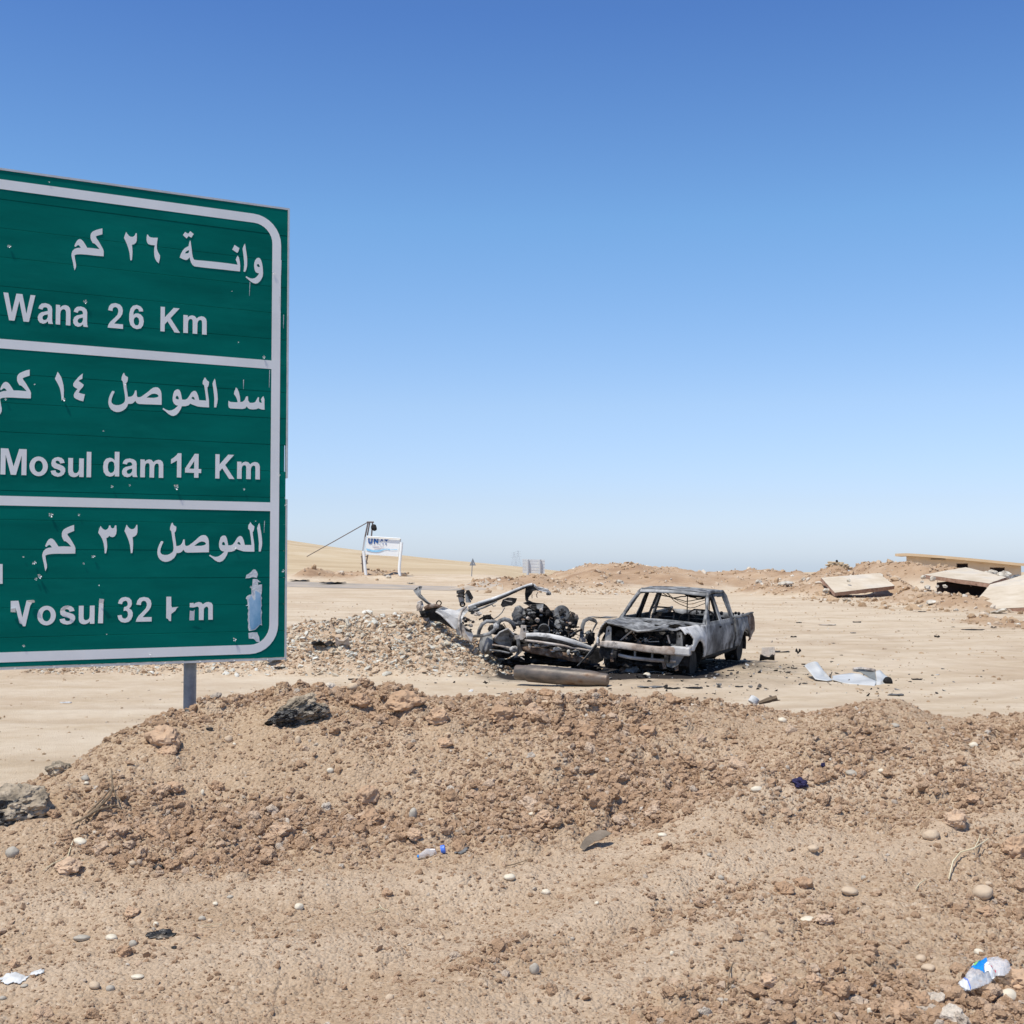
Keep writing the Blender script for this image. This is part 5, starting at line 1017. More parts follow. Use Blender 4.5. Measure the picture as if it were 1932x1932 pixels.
    tb('frame_leg', w4, [(1700,1075,.05),(1690,1110),(1600,1230,-.05),(1480,1370,-.1),(1350,1490,-.1)], [30, 40, 36, 24, 8], 'burnt_grey', 23.4, 8, .5)
    pl('corner_box', w4, [(1560,1260),(1680,1200),(1780,1230),(1770,1400),(1680,1450),(1520,1450)], 'burnt_dark', 23.6, .2)
    tb('radiator_frame', w4, [(1430,1110),(1420,1000),(1435,850,.05),(1465,765,.1),(1540,728,.1),(1640,765,.05),(1665,800),(1610,900),(1590,960)], [32, 34, 34, 34, 34, 30, 28, 22, 16], 'burnt_paint', 24.0, 8, .5)
    rk('broken_lamp', w4, 1560, 1040, 70, 110, 'burnt_dark', 24.05, .5, 51); rk('broken_lamp', w4, 1520, 960, 40, 30, 'burnt_grey', 23.95, .4, 52)
    pl('number_plate_remains', w4, [(1378,1035),(1490,1030),(1490,1110),(1375,1105)], 'ash_beam', 23.9, .02)
    tb('tie_rod', w4, [(1240,1000),(1320,950),(1430,900)], [22, 20, 16], 'burnt_rust', 24.0, 6)
    tb('broken_trim', w4, [(1750,1170),(1830,1280),(1910,1390)], [8, 14, 10], 'sandbag', 23.3, 5); tb('broken_trim', w4, [(1760,1450),(1850,1400)], 12, 'ash_beam', 23.2, 5)
wreck()

def tank():
    w4 = lambda x, y, D: P((1850 + x / 4.2933) / 1.98758, (2150 + y / 4.2933) / 1.98758, D)
    a = w4(355, 1590, 21.7); c = w4(1850, 1740, 21.2); r = .115
    za, zc = hz(a.x, a.y) + .125, hz(c.x, c.y) + .105; a.z, c.z = max(a.z, za), max(c.z, zc)
    b = MB(); b.lathe(a, c, [(0, .112), (.01, .122), (.12, .128), (.15, .146), (.45, .148), (.80, .134), (.87, .122), (.90, .108), (.99, .102), (1, .09)], 32)
    # hollow ends
    o = solo(b, 'steel_cylinder', 'tank_metal', 'scorched brown steel cylinder lying in front of the blown-up car', 'cylinder', smooth=30)
tank()
# ------------------------------------------------------------------ far side: slabs, building, boards, pylons
def slab(name, c4, th, label, edge='slab_edge'):
    """broken roof slab from its four top corners"""
    n = (c4[1] - c4[0]).cross(c4[3] - c4[0]).normalized()
    if n.z < 0: n = -n
    base = sum(c4, Vector()) / 4; base.z = min(c.z for c in c4) - th
    t = thing(name, base, label, 'concrete slab')
    def bil(u, v): return c4[0] * (1 - u) * (1 - v) + c4[1] * u * (1 - v) + c4[2] * u * v + c4[3] * (1 - u) * v
    b = MB(); b.grid(lambda u, v: bil(u, v) + n * .03 * mnoise.noise(Vector((u * 3, v * 3, base.x))), 12, 12); b.build('top_face', 'slab_concrete', t, w=True, smooth=30, raw=True)
    # ragged edge round the four sides, and the underside
    N_ = 14; per = [bil(k / N_, 0) for k in range(N_)] + [bil(1, k / N_) for k in range(N_)] + [bil(1 - k / N_, 1) for k in range(N_)] + [bil(0, 1 - k / N_) for k in range(N_)]
    b = MB(); m = len(per); dn = [p - n * (th * random.uniform(.85, 1.1)) + Vector((random.uniform(-.03, .03), random.uniform(-.03, .03), 0)) for p in per]
    b.add([p - n * .004 for p in per] + dn, [(i, (i + 1) % m, (i + 1) % m + m, i + m) for i in range(m)] + [tuple(range(m, 2 * m))]); b.build('broken_edge', edge, t, w=True)
    for k in range(9):
        u = random.random(); p = bil(u, 0) - n * th * .6; b = MB(); b.tube([p, p + Vector((random.uniform(-.1, .1), -random.uniform(.1, .35), random.uniform(-.25, .05)))], .012, 4); b.build('rebar', 'burnt_rust', t, w=True)
    return t
slab('fallen_slab', [P(1575, 1118, 77), P(1688, 1105, 80), P(1658, 1081, 84), P(1549, 1090, 82)], .24, 'tilted pale roof slab lying apart on the earth, one white block on it')
slab('fallen_slab', [P(1742, 1084, 76), P(1867, 1101, 71), P(1899, 1089, 76), P(1822, 1070, 82)], .22, 'pale roof slab propped over a dark gap below the tan building')
slab('fallen_slab', [P(1825, 1152, 56), P(2030, 1141, 54), P(2000, 1064, 64), P(1868, 1103, 61)], .22, 'large pale roof slab sloping steeply at the right edge of the picture')
def blocks():
    # lumps of concrete one can tell apart; photo column, row, distance, width px, label
    L_ = [(1577, 1088, 84, 10, 'white concrete block behind the left end of the lone slab'), (1560, 1104, 79, 14, 'rounded white block at the left corner of the lone slab'),
          (1601, 1095, 79.5, 9, 'white block resting on top of the lone slab'), (1654, 1078, 86, 22, 'pile-high white lump at the far right corner of the lone slab'), (1640, 1079, 86, 13, 'white lump just left of the big one behind the lone slab'),
          (1612, 1082, 85, 12, 'small white block behind the middle of the lone slab'), (1626, 1085, 86, 9, 'pale chip behind the lone slab near its right end'), (1597, 1088, 85, 16, 'grey block behind the lone slab next to the white one'),
          (1598, 1124, 72, 17, 'flat-topped white block on the ground in front of the lone slab'), (1742, 1089, 74, 10, 'round white block at the left end of the propped slab'), (1750, 1108, 66, 13, 'long white block below the left end of the propped slab'),
          (1768, 1107, 66, 8, 'small white block under the propped slab'), (1783, 1106, 67, 9, 'white chip in the dark gap under the propped slab'), (1740, 1098, 70, 8, 'white chip beside the dark gap of the propped slab'),
          (1760, 1092, 73, 14, 'pale block wedged under the corner of the propped slab'), (1812, 1120, 62, 18, 'dark grey lump on the rubble between the two right-hand slabs'), (1757, 1129, 60, 26, 'flat grey slab fragment on the rubble slope'),
          (1885, 1157, 53.5, 30, 'flat grey paving block under the edge of the steep slab'), (1862, 1153, 54, 10, 'reddish stone beside the steep slab'), (1803, 1144, 56, 9, 'small white stone at the foot of the rubble'),
          (1818, 1080, 83, 16, 'pale block lying behind the propped slab, left of the row'), (1838, 1081, 80, 22, 'first pale block of the row on the back edge of the propped slab'), (1855, 1083, 80, 20, 'second pale block of the row on the back edge of the propped slab'),
          (1872, 1082, 79, 24, 'largest pale block of the row behind the propped slab'), (1895, 1086, 77, 30, 'grey rubble lump at the right end of the propped slab'), (1920, 1083, 75, 34, 'dark grey rubble lump above the steep slab'),
          (1483, 1111, 86, 34, 'thin pale fragment with dark underside lying left of the lone slab'), (1493, 1104, 89, 20, 'pale stone behind the thin fragment left of the slabs'), (1431, 1108, 92, 14, 'pale stone on the low mound beside the track'), (1516, 1094, 95, 10, 'pale stone on the mound left of the sandbags'),
          (1170, 1103, 104, 16, 'pale round stone below the middle earth bank')]
    for i, (px, py, D, w_, lab) in enumerate(L_):
        p = P(px, py, D); r = w_ / 2 * D / FPX; hy = r * (.55 if w_ > 15 else .75)
        if 'top of the lone' not in lab and 'propped slab' not in lab: p.z = max(hz(p.x, D) + hy * .5, p.z - .35)
        b = MB(); b.rock(p, (r, r * .8, hy * (.45 if 'flat' in lab or 'thin' in lab else 1)), sub=2, amp=.45, fr=1.4, seed=i, rot=(random.uniform(-.2, .2), random.uniform(-.3, .3), random.uniform(0, 3)))
        m = 'broken_concrete' if ('white' in lab or 'pale' in lab) else ('burnt_grey' if 'dark' in lab else 'concrete_chunk' if 'red' in lab else 'broken_concrete')
        solo(b, 'concrete_block', m, lab, 'concrete block', 'broken concrete blocks round the slabs')
blocks()
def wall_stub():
    # wall stub under the propped slab, its shade put into a near-black colour
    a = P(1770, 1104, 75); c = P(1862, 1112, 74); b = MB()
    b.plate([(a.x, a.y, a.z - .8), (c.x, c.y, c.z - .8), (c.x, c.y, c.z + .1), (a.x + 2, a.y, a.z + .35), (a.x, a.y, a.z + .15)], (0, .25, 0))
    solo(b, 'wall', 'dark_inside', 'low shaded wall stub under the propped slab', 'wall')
wall_stub()
def building():
    A = P(1710, 1049, 128); B_ = P(1926, 1068, 124); A.z = 2 + 19 / FPX * 128; 
    ux = Vector((B_.x - A.x, B_.y - A.y, 0)); L_ = ux.length; ux.normalize(); ang = math.atan2(ux.y, ux.x)
    t = thing('building', (A.x, A.y, -.3), 'long low tan building with a sagging flat roof and dark windows', 'building', rot=(0, 0, ang))
    zt0 = A.z + .3; zt1 = P(1926, 1066, 124).z + .3
    inv = Matrix.Rotation(-ang, 3, 'Z')
    def loc(px, py):       # along / up on the front wall
        r = ray(px, py); o = Vector((0, 0, EYE)); n = Vector((ux.y, -ux.x, 0)); k = (Vector((A.x, A.y, 0)) - o).dot(n) / r.dot(n); p = o + r * k; return (p - Vector((A.x, A.y, -.3))).dot(ux), p.z + .3
    wins = []
    for (x0, y0, x1, y1) in ((1804.5, 1063, 1826.5, 1071.5), (1867.5, 1070.5, 1896, 1082)):
        s0, z1 = loc(x0, y0); s1, z0 = loc(x1, y1); wins.append((s0, s1, z0, z1))
    zt = lambda s: zt0 + (zt1 - zt0) * (s / L_) ** 1.25
    top = [(s, 0, zt(s) ) for s in [L_ * k / 8 for k in range(8, -1, -1)]]
    b = MB(); b.plate([(0, 0, 0), (L_, 0, 0)] + top, (0, .22, 0), [[(a, 0, c), (b2, 0, c), (b2, 0, d), (a, 0, d)] for a, b2, c, d in wins]); b.build('front_wall', 'render_wall', t)
    for (a, b2, c, d) in wins:
        b = MB(); b.box(((a + b2) / 2, .30, (c + d) / 2), (b2 - a + .1, .04, d - c + .1)); wn = b.build('window', 'dark_inside', t)
        b = MB(); f = .07
        b.box(((a + b2) / 2, .12, d - f / 2), (b2 - a, .08, f)); b.box(((a + b2) / 2, .12, c + f / 2), (b2 - a, .08, f)); b.box((a + f / 2, .12, (c + d) / 2), (f, .08, d - c - 2 * f)); b.box((b2 - f / 2, .12, (c + d) / 2), (f, .08, d - c - 2 * f)); b.build('window_frame', 'burnt_rust', wn)
        b = MB(); b.box(((a + b2) / 2, -.03, c - .05), (b2 - a + .2, .10, .08)); b.build('window_sill', 'slab_edge', wn)
    s0, z0 = loc(1756, 1053.5); s1, z1 = loc(1784, 1055.5); b = MB(); b.box(((s0 + s1) / 2, -.012, z0 - .06), (s1 - s0, .02, .09)); b.build('wall_slot', 'dark_inside', t)
    for s in (L_ * .33, L_ * .66): b = MB(); b.box((s, -.02, zt(s) / 2 - .1), (.35, .04, zt(s) - .3)); b.build('pilaster', 'render_wall', t)
    b = MB(); b.box((.11, 2.6, zt0 / 2), (.22, 4.7, zt0 - .02)); b.build('end_wall', 'render_wall', t)
    b = MB(); b.box((L_ - .11, 2.6, zt1 / 2), (.22, 4.7, zt1 - .02)); b.build('end_wall', 'render_wall', t)
    b = MB(); b.box((L_ / 2, 5.05, zt1 / 2), (L_, .2, zt1)); b.build('back_wall', 'render_wall', t)
    b = MB()
    def rf(u, v): s = -1.0 + (L_ + 2.2) * u; return (s, -1.0 + 6.6 * v, zt(min(max(s, 0), L_)) + .02 + (0.05 * min(s, 0)) - .12 * u)
    b.grid(rf, 24, 2); k = len(b.v); b.grid(lambda u, v: tuple(Vector(rf(u, v)) + Vector((0, 0, .26))), 24, 2)
    m_ = 25 * 3
    for i in range(24):
        b.f.append((i * 3, i * 3 + 3, i * 3 + 3 + m_, i * 3 + m_)); b.f.append((i * 3 + 2, i * 3 + 5, i * 3 + 5 + m_, i * 3 + 2 + m_))
    for j in range(2): b.f.append((j, j + 1, j + 1 + m_, j + m_)); b.f.append((72 + j, 73 + j, 73 + j + m_, 72 + j + m_))
    b.build('roof', 'roof_tan', t)
building()
def sandbags():
    base = P(1582, 1072, 99.5); t = thing('sandbag_wall', base, 'small wall of tan sandbags on top of an earth mound', 'sandbag wall')
    k = 0
    for row, (x0, x1) in enumerate(((1562, 1608), (1560, 1606), (1558, 1602), (1559, 1598), (1562, 1592))):
        n = 6 if row < 3 else 4
        for j in range(n):
            px = x0 + (x1 - x0) * (j + .5 + .3 * (row % 2)) / n; p = P(px, 1072.5 - row * 2.7 + (px - 1582) * .06, 99.5 + random.uniform(-.1, .1)); b = MB()
            b.rock(p, (.21, .16, .075), sub=2, amp=.15, seed=k); b.build('sandbag', 'sandbag', t, w=True); k += 1
    b = MB(); b.rock(P(1579, 1058.5, 99.5), (.10, .08, .09), sub=2, amp=.4); solo(b, 'lump', 'burnt_dark', 'small dark lump perched on top of the sandbag wall', 'lump')
sandbags()
def banner():
    v = lambda x, y, D=110: P((1350 + x / 9.66) / 1.98758, (2000 + y / 9.66) / 1.98758, D)
    base = v(820, 1500); t = thing('billboard', base, 'leaning white billboard with the blue letters UNAT and a pale blue swoosh', 'billboard')
    b = MB(); b.plate([v(262, 105), v(1470, 182), v(1397, 845), v(187, 765)], (0, .08, 0)); b.build('panel', 'white_board', t, w=True)
    b = MB(); b.tube([v(258, 112, 109.9), v(1465, 190, 109.9)], .055, 6); b.build('frame_rail', 'white_board', t, w=True)
    for pts in ([(120, 640), (135, 730), (160, 1000), (190, 1300), (222, 1560)], [(1512, 330), (1490, 600), (1455, 900), (1425, 1250), (1420, 1370), (1450, 1540)]):
        b = MB(); b.tube([v(x, y, 109.93) for x, y in pts], .13, 8); b.build('post', 'white_board', t, w=True, smooth=40)
    for pts in ([(200, 130), (150, 400), (110, 640)], [(1472, 200), (1400, 850)]): b = MB(); b.tube([v(x, y, 109.97) for x, y in pts], .05, 6); b.build('frame_rail', 'aluminium', t, w=True)
    def fl(nm, polys, m):
        b = MB()
        for pl_ in polys: b.plate([v(x, y, 109.96) for x, y in pl_], (0, .004, 0))
        b.build(nm, m, t, w=True)
    fl('lettering', [[(300,180),(345,180),(342,290),(355,320),(385,322),(405,300),(412,185),(460,188),(452,310),(430,360),(380,385),(330,372),(300,335),(296,280)],
                     [(505,192),(550,194),(618,290),(622,198),(668,200),(655,365),(610,362),(545,270),(540,385),(498,382)],
                     [(780,205),(812,207),(830,300),(790,262),(755,300),(722,330)],
                     [(880,218),(1025,225),(1022,255),(985,262),(965,300),(935,298),(925,262),(890,255)], [(798,372),(850,362),(862,405),(830,402)], [(920,355),(962,358),(962,415),(918,412)], [(688,390),(745,385),(740,402),(690,405)]], 'print_blue')
    fl('swoosh', [[(225,545),(330,575),(450,605),(580,615),(700,605),(820,580),(940,560),(1060,565),(1100,590),(1060,605),(980,585),(880,600),(780,640),(680,672),(560,680),(430,668),(320,640),(240,610)], [(1100,590),(1350,580),(1350,600),(1100,606)]], 'print_cyan')
    fl('small_print', [[(440,450),(690,470),(688,490),(440,470)], [(725,475),(865,485),(863,502),(725,494)], [(505,520),(775,540),(772,560),(505,542)]], 'print_grey')
banner()
def far_things():
    v = lambda x, y, D: P((1050 + x / 1.7564) / 1.98758, (1900 + y / 1.7564) / 1.98758, D)
    t = thing('utility_pole', v(560, 455, 112), 'rusty double-legged pole with a lamp on its top, behind the billboard', 'pole')
    for pts in ([(580, 102), (560, 200), (540, 330), (548, 465)], [(610, 102), (602, 200), (582, 300), (566, 380)], [(591, 102), (575, 190)]):
        b = MB(); b.tube([v(x, y, 112) for x, y in pts], .07, 6); b.build('pole_leg', 'rusty_pole', t, w=True)
    b = MB(); b.tube([v(572, 102, 112), v(618, 102, 112)], .08, 6); b.build('cross_arm', 'rusty_pole', t, w=True)
    for y in (330, 375): b = MB(); b.tube([v(532, y, 112), v(580, y - 4, 112)], .05, 5); b.build('cross_brace', 'rusty_pole', t, w=True)
    b = MB(); b.rock(v(620, 138, 112), (.28, .2, .30), sub=2, amp=.3); b.box(v(606, 130, 112), (.15, .15, .1)); b.build('lamp', 'burnt_dark', t, w=True)
    b = MB(); b.tube([v(576, 104, 112), v(380, 215, 118), v(178, 328, 124)], .045, 5); solo(b, 'guy_wire', 'rusty_pole', 'taut stay slanting from the pole top down to the dry hillside', 'stay wire')
    # triangular warning sign, seen from behind
    t = thing('warning_sign', v(1262, 460, 104), 'small grey triangular road sign seen from behind, on a thin post', 'road sign')
    b = MB(); b.tube([v(1262, 460, 104), v(1268, 350, 104)], .04, 6); b.build('post', 'galvanised', t, w=True)
    b = MB(); b.plate([v(1248, 388, 104), v(1290, 388, 104), v(1270, 338, 104)], (0, .03, 0), [[v(1262, 378, 104), v(1278, 378, 104), v(1270, 356, 104)]]); b.build('triangle', 'galvanised', t, w=True)
    b = MB(); b.plate([v(1262, 378, 104.02), v(1278, 378, 104.02), v(1270, 356, 104.02)], (0, .02, 0)); b.build('triangle_centre', 'aluminium', t, w=True)
    # ribbed back of a road board
    t = thing('road_board', v(1670, 440, 106), 'ribbed silver back of a road board standing before the hill', 'road sign')
    for k in range(9):
        y0 = 345 + k * 10.2; b = MB(); dy = .012 * (k % 2)
        b.plate([v(1597, y0 + (0), 106 + dy), v(1746, y0 + 5, 106 + dy), v(1742, y0 + 14.4, 106 + dy), v(1598, y0 + 9.4, 106 + dy)], (0, .03, 0)); b.build('plank', 'board_silver', t, w=True)
    for x in (1632, 1712): b = MB(); b.tube([v(x, 348, 105.9), v(x, 460, 105.9)], .13, 6); b.build('post', 'aluminium', t, w=True)
    # pylons
    for (x, yt, h_, lab) in ((1541, 300, 150, 'left and nearer of the two faint pylons on the skyline'), (1568, 290, 150, 'right-hand, taller of the two faint pylons on the skyline')):
        D = 2400.0; top = v(x, yt, D); bz = v(x, 392, D).z; H_ = top.z - bz; t = thing('pylon', (top.x, D, bz), lab, 'pylon', 'power pylons on the skyline')
        def wid(k): return .5 + 5.5 * (1 - k) ** 1.3
        for sx in (-1, 1):
            for sy in (-1, 1):
                b = MB(); b.tube([(sx * wid(k / 6), sy * wid(k / 6), H_ * k / 6) for k in range(7)], .16, 4); b.build('leg', 'far_steel', t)
        b = MB()
        for k in range(9):
            a, c = k / 9, (k + 1) / 9
            b.tube([(-wid(a), -wid(a), H_ * a), (wid(c), -wid(c), H_ * c)], .1, 4); b.tube([(wid(a), -wid(a), H_ * a), (-wid(c), -wid(c), H_ * c)], .1, 4)
        b.build('lattice', 'far_steel', t)
        for k in (.62, .78, .93): b = MB(); b.tube([(-6.5 + 3 * (k - .6), 0, H_ * k), (0, 0, H_ * k + .8), (6.5 - 3 * (k - .6), 0, H_ * k)], .16, 4); b.build('cross_arm', 'far_steel', t)
    # asphalt strip, part buried in dust
    b = MB(); pts = [(-60, 1085, 1101), (300, 1092, 1104), (540, 1097.5, 1107), (640, 1100, 1110), (740, 1103, 1112), (860, 1107, 1114), (960, 1111, 1117)]
    vs = []; n = 0
    rows = []
    for (px, ya, yb) in pts:
        da, db = hit(px, ya, 50, 160), hit(px, yb, 50, 160); rows.append((da, db))
    fine = []
    for i in range(len(rows) - 1):
        for k in range(10): fine.append((rows[i][0].lerp(rows[i + 1][0], k / 10), rows[i][1].lerp(rows[i + 1][1], k / 10)))
    def rd(u, v):
        i = min(int(u * (len(fine) - 1)), len(fine) - 1); p = fine[i][0].lerp(fine[i][1], v); return (p.x, p.y, hz(p.x, p.y) + .015)
    b.grid(rd, len(fine) - 1, 8); struct(b.build('road', 'asphalt_road', smooth=60, raw=True))
far_things()

# ------------------------------------------------------------------ scrap on the flat
def at(px, py, dmin=10.5): return hit(px, py, dmin)
def shard(px, py, w_, h_, m, label, cat='scrap', seed=0, group=None, lift=0.0, name='scrap', th=.3):
    """a bent, ragged piece of sheet lying on the ground"""
    p = at(px, py); r = w_ / 2 * p.y / FPX; rnd = random.Random(seed + int(px)); n = 10
    ring = [(r * math.cos(a) * rnd.uniform(.7, 1.1), r * rnd.uniform(.5, .9) * th * 2 * math.sin(a)) for a in [2 * math.pi * k / n for k in range(n)]]
    hh = h_ * p.y / FPX * (.55 if h_ < 9 else 1); b = MB()
    pts = [Vector((x, y, hh * (.15 + .85 * abs(math.sin(k * 1.9 + seed))))) + p for k, (x, y) in enumerate(ring)]
    c = p + Vector((0, 0, hh * .35)); b.add([c] + pts, [(0, k + 1, (k + 1) % n + 1) for k in range(n)])
    return solo(b, name, m, label, cat, group, loc=p + Vector((0, 0, -.005)), solid=.012)
def white_sheet():
    f = 2440; v = lambda x, y, z=None, D=None: None
    def q(x, y, dz=0, D=22.6): return P((2980 + x / 4.6) / 1.98758, (2440 + y / 4.6) / 1.98758, D)
    base = at(1600, 1290); t = thing('torn_sheet_metal', base, 'large torn white metal sheet curled up at both ends on the flat ground', 'sheet metal')
    A = [(165,255),(340,190),(350,495)]
    left = [[(165,258,22.9),(240,215,23.1),(340,187,23.2),(395,200,23.3)], [(225,330,22.7),(300,290,22.9),(395,265,23.0),(440,270,23.1)], [(290,410,22.5),(380,370,22.7),(450,350,22.8),(495,345,22.9)], [(355,492,22.2),(450,460,22.5),(510,440,22.7),(545,400,22.8)], [(400,500,22.15),(500,500,22.3),(580,490,22.5),(600,460,22.6)], [(560,522,22.1),(610,515,22.2),(650,515,22.35),(640,490,22.5)]]
    def sheet(rows, name, m):
        b = MB(); nr, nc = len(rows), len(rows[0])
        def fn(u, v):
            a = u * (nr - 1); c = v * (nc - 1); i, j = min(int(a), nr - 2), min(int(c), nc - 2); s, r = a - i, c - j
            s = s; g = lambda i_, j_: q(rows[i_][j_][0], rows[i_][j_][1], 0, rows[i_][j_][2])
            return (g(i, j) * (1 - s) * (1 - r) + g(i + 1, j) * s * (1 - r) + g(i, j + 1) * (1 - s) * r + g(i + 1, j + 1) * s * r)
        b.grid(fn, (nr - 1) * 6, (nc - 1) * 5); return b.build(name, m, t, w=True, smooth=60, solid=.008, raw=True)
    sheet(left, 'curled_end', 'white_sheet')
    mid = [[(640,500,22.3),(660,465,22.5),(640,440,22.8)], [(850,562,21.9),(820,480,22.4),(790,415,22.9)], [(1080,600,21.7),(1050,480,22.3),(985,388,22.9)], [(1250,615,21.6),(1230,510,22.0),(1120,400,22.6)], [(1370,628,21.5),(1400,560,21.7),(1410,528,21.9)]]
    sheet(mid, 'flat_part', 'white_sheet')
    sheet([[(1000,352,22.9),(1015,312,23.0)],[(1140,372,22.8),(1120,310,23.0)],[(1250,440,22.5),(1250,322,22.9)],[(1320,500,22.2),(1320,335,22.7)],[(1410,528,21.9),(1385,355,22.5)]], 'folded_wall', 'shaded_inside')
    sheet([[(1395,355,22.5),(1410,480,22.1),(1412,520,21.9),(1385,625,21.6)],[(1465,335,22.6),(1500,470,22.2),(1480,530,21.9),(1470,610,21.7)],[(1560,425,22.5),(1550,490,22.2),(1550,540,22.0),(1510,600,21.8)],[(1640,470,22.4),(1620,500,22.2),(1625,540,22.1),(1600,590,21.9)],[(1690,525,22.3),(1670,540,22.2),(1660,560,22.1),(1610,590,21.9)]], 'folded_end', 'white_sheet')
    b = MB(); b.rock(q(1612, 535, 0, 21.95), (.085, .08, .085), sub=2, amp=.3); b.build('torn_opening', 'burnt_dark', t, w=True)
    b = MB(); b.tube([q(1010, 318, 0, 22.85), q(1130, 308, 0, 22.85), q(1260, 318, 0, 22.75), q(1380, 345, 0, 22.5)], .03, 6); b.build('folded_rim', 'ash_beam', t, w=True)
    for (x, y) in ((630, 400), (600, 440)): b = MB(); b.tube([q(620, 470, 0, 22.6), q(x, y, 0, 22.7), q(x + 15, y - 30, 0, 22.8)], .008, 4); b.build('wire_end', 'burnt_dark', t, w=True)
white_sheet()
shard(1448, 1250, 32, 16, 'burnt_dark', 'charred black panel scrap with a grey fin, right of the pickup', seed=3)
def fin():
    p = at(1448, 1248); b = MB(); b.plate([p + Vector((-.13, 0, .10)), p + Vector((.17, 0, .12)), p + Vector((.16, .05, .30)), p + Vector((-.10, .06, .28))], (0, .012, 0))
    solo(b, 'scrap', 'ash_beam', 'pale grey square of sheet standing up in the charred scrap', 'scrap', loc=p)
fin()
for (px, py, w_, h_, m, lab) in (
    (1471, 1231, 50, 4, 'burnt_dark', 'long charred strip lying behind the scrap right of the pickup'), (1506, 1237, 14, 14, 'burnt_dark', 'small upright black lump right of the charred strip'),
    (1458, 1230, 30, 4, 'rubber', 'flat black flake just behind the charred scrap'), (1228, 1298, 48, 6, 'burnt_grey', 'thin grey plate with a clear wrapper on it below the pickup bumper'),
    (1268, 1300, 30, 5, 'burnt_dark', 'dark flat splinter right of the thin grey plate'), (1310, 1299, 44, 3, 'burnt_dark', 'long thin black splinter on the sand below the pickup'),
    (1357, 1298, 12, 9, 'burnt_grey', 'small grey triangular scrap on the sand'), (1416, 1298, 10, 8, 'burnt_grey', 'small grey flake right of the triangular scrap'),
    (1395, 1297, 18, 3, 'rubber', 'thin black flake between two grey scraps'), (1516, 1255, 9, 5, 'rubber', 'black crumb between the pickup and the white sheet'),
    (1499, 1262, 14, 4, 'rubber', 'black sliver left of the white sheet'), (1730, 1283, 22, 4, 'burnt_dark', 'dark clod right of the white sheet'),
    (1345, 1272, 16, 4, 'rubber', 'black flake near the pickup front wheel'), (1378, 1266, 14, 3, 'rubber', 'black sliver beside the pickup shadow'),
    (515, 1256, 36, 12, 'burnt_grey', 'heap of twisted grey scrap just right of the green sign'), (612, 1226, 60, 14, 'burnt_dark', 'charred twisted scrap lying on the gravel bank'),
    (645, 1222, 30, 20, 'ash_beam', 'pale bent rod scrap on the gravel bank'), (528, 1262, 24, 7, 'burnt_dark', 'black scrap at the foot of the gravel bank by the sign'),
    (666, 1283, 20, 5, 'rubber', 'black bent strip on the track below the gravel bank'), (125, 1327, 26, 3, 'paper_white', 'pale blue scrap of plastic on the left track'),
    (1138, 1166, 60, 5, 'burnt_grey', 'thin grey bent sheet behind the engine of the wreck'), (1165, 1172, 40, 3, 'sandbag', 'pale strip of trim behind the wreck'),
    (1110, 1262, 1, 1, 'rubber', ''), (1740, 1155, 18, 4, 'rubber', 'dark sliver on the flat below the rubble'), (1648, 1118, 10, 3, 'rubber', 'dark fleck before the lone slab'),
    (1560, 1180, 36, 3, 'ash_beam', 'long thin pale splinter on the open flat'), (1610, 1195, 14, 3, 'burnt_grey', 'grey flake on the open flat'), (1835, 1189, 50, 3, 'burnt_dark', 'long dark splinter on the flat at the right'),
    (1875, 1187, 12, 8, 'burnt_dark', 'dark lump beside the long splinter at the right'), (1768, 1203, 12, 8, 'burnt_dark', 'dark stone-sized scrap on the right of the flat'),
    (1497, 1203, 12, 6, 'burnt_dark', 'dark fleck on the flat behind the pickup'), (1508, 1176, 12, 4, 'rubber', 'dark sliver far behind the pickup bed'), (1617, 1175, 20, 4, 'rubber', 'dark splinter in the middle of the flat'),
    (630, 1102, 60, 8, 'rubber', 'dark curved tyre strip lying beside the far road'), (565, 1097, 40, 5, 'rubber', 'dark scrap on the roadside next to the green sign'), (775, 1102, 18, 5, 'burnt_grey', 'grey lump on the far road verge'),
    (1213, 1263, 22, 10, 'burnt_rust', 'rusty crushed can under the pickup bumper'), (1185, 1266, 18, 12, 'burnt_dark', 'charred lump between the two wrecks'), (1240, 1270, 40, 7, 'burnt_grey', 'ash-covered flat piece in front of the pickup'),
    (1690, 1313, 34, 6, 'burnt_grey', 'crumpled grey cloth on the far edge of the bank')):
    if lab: shard(px, py, w_, h_, m, lab, seed=int(py))
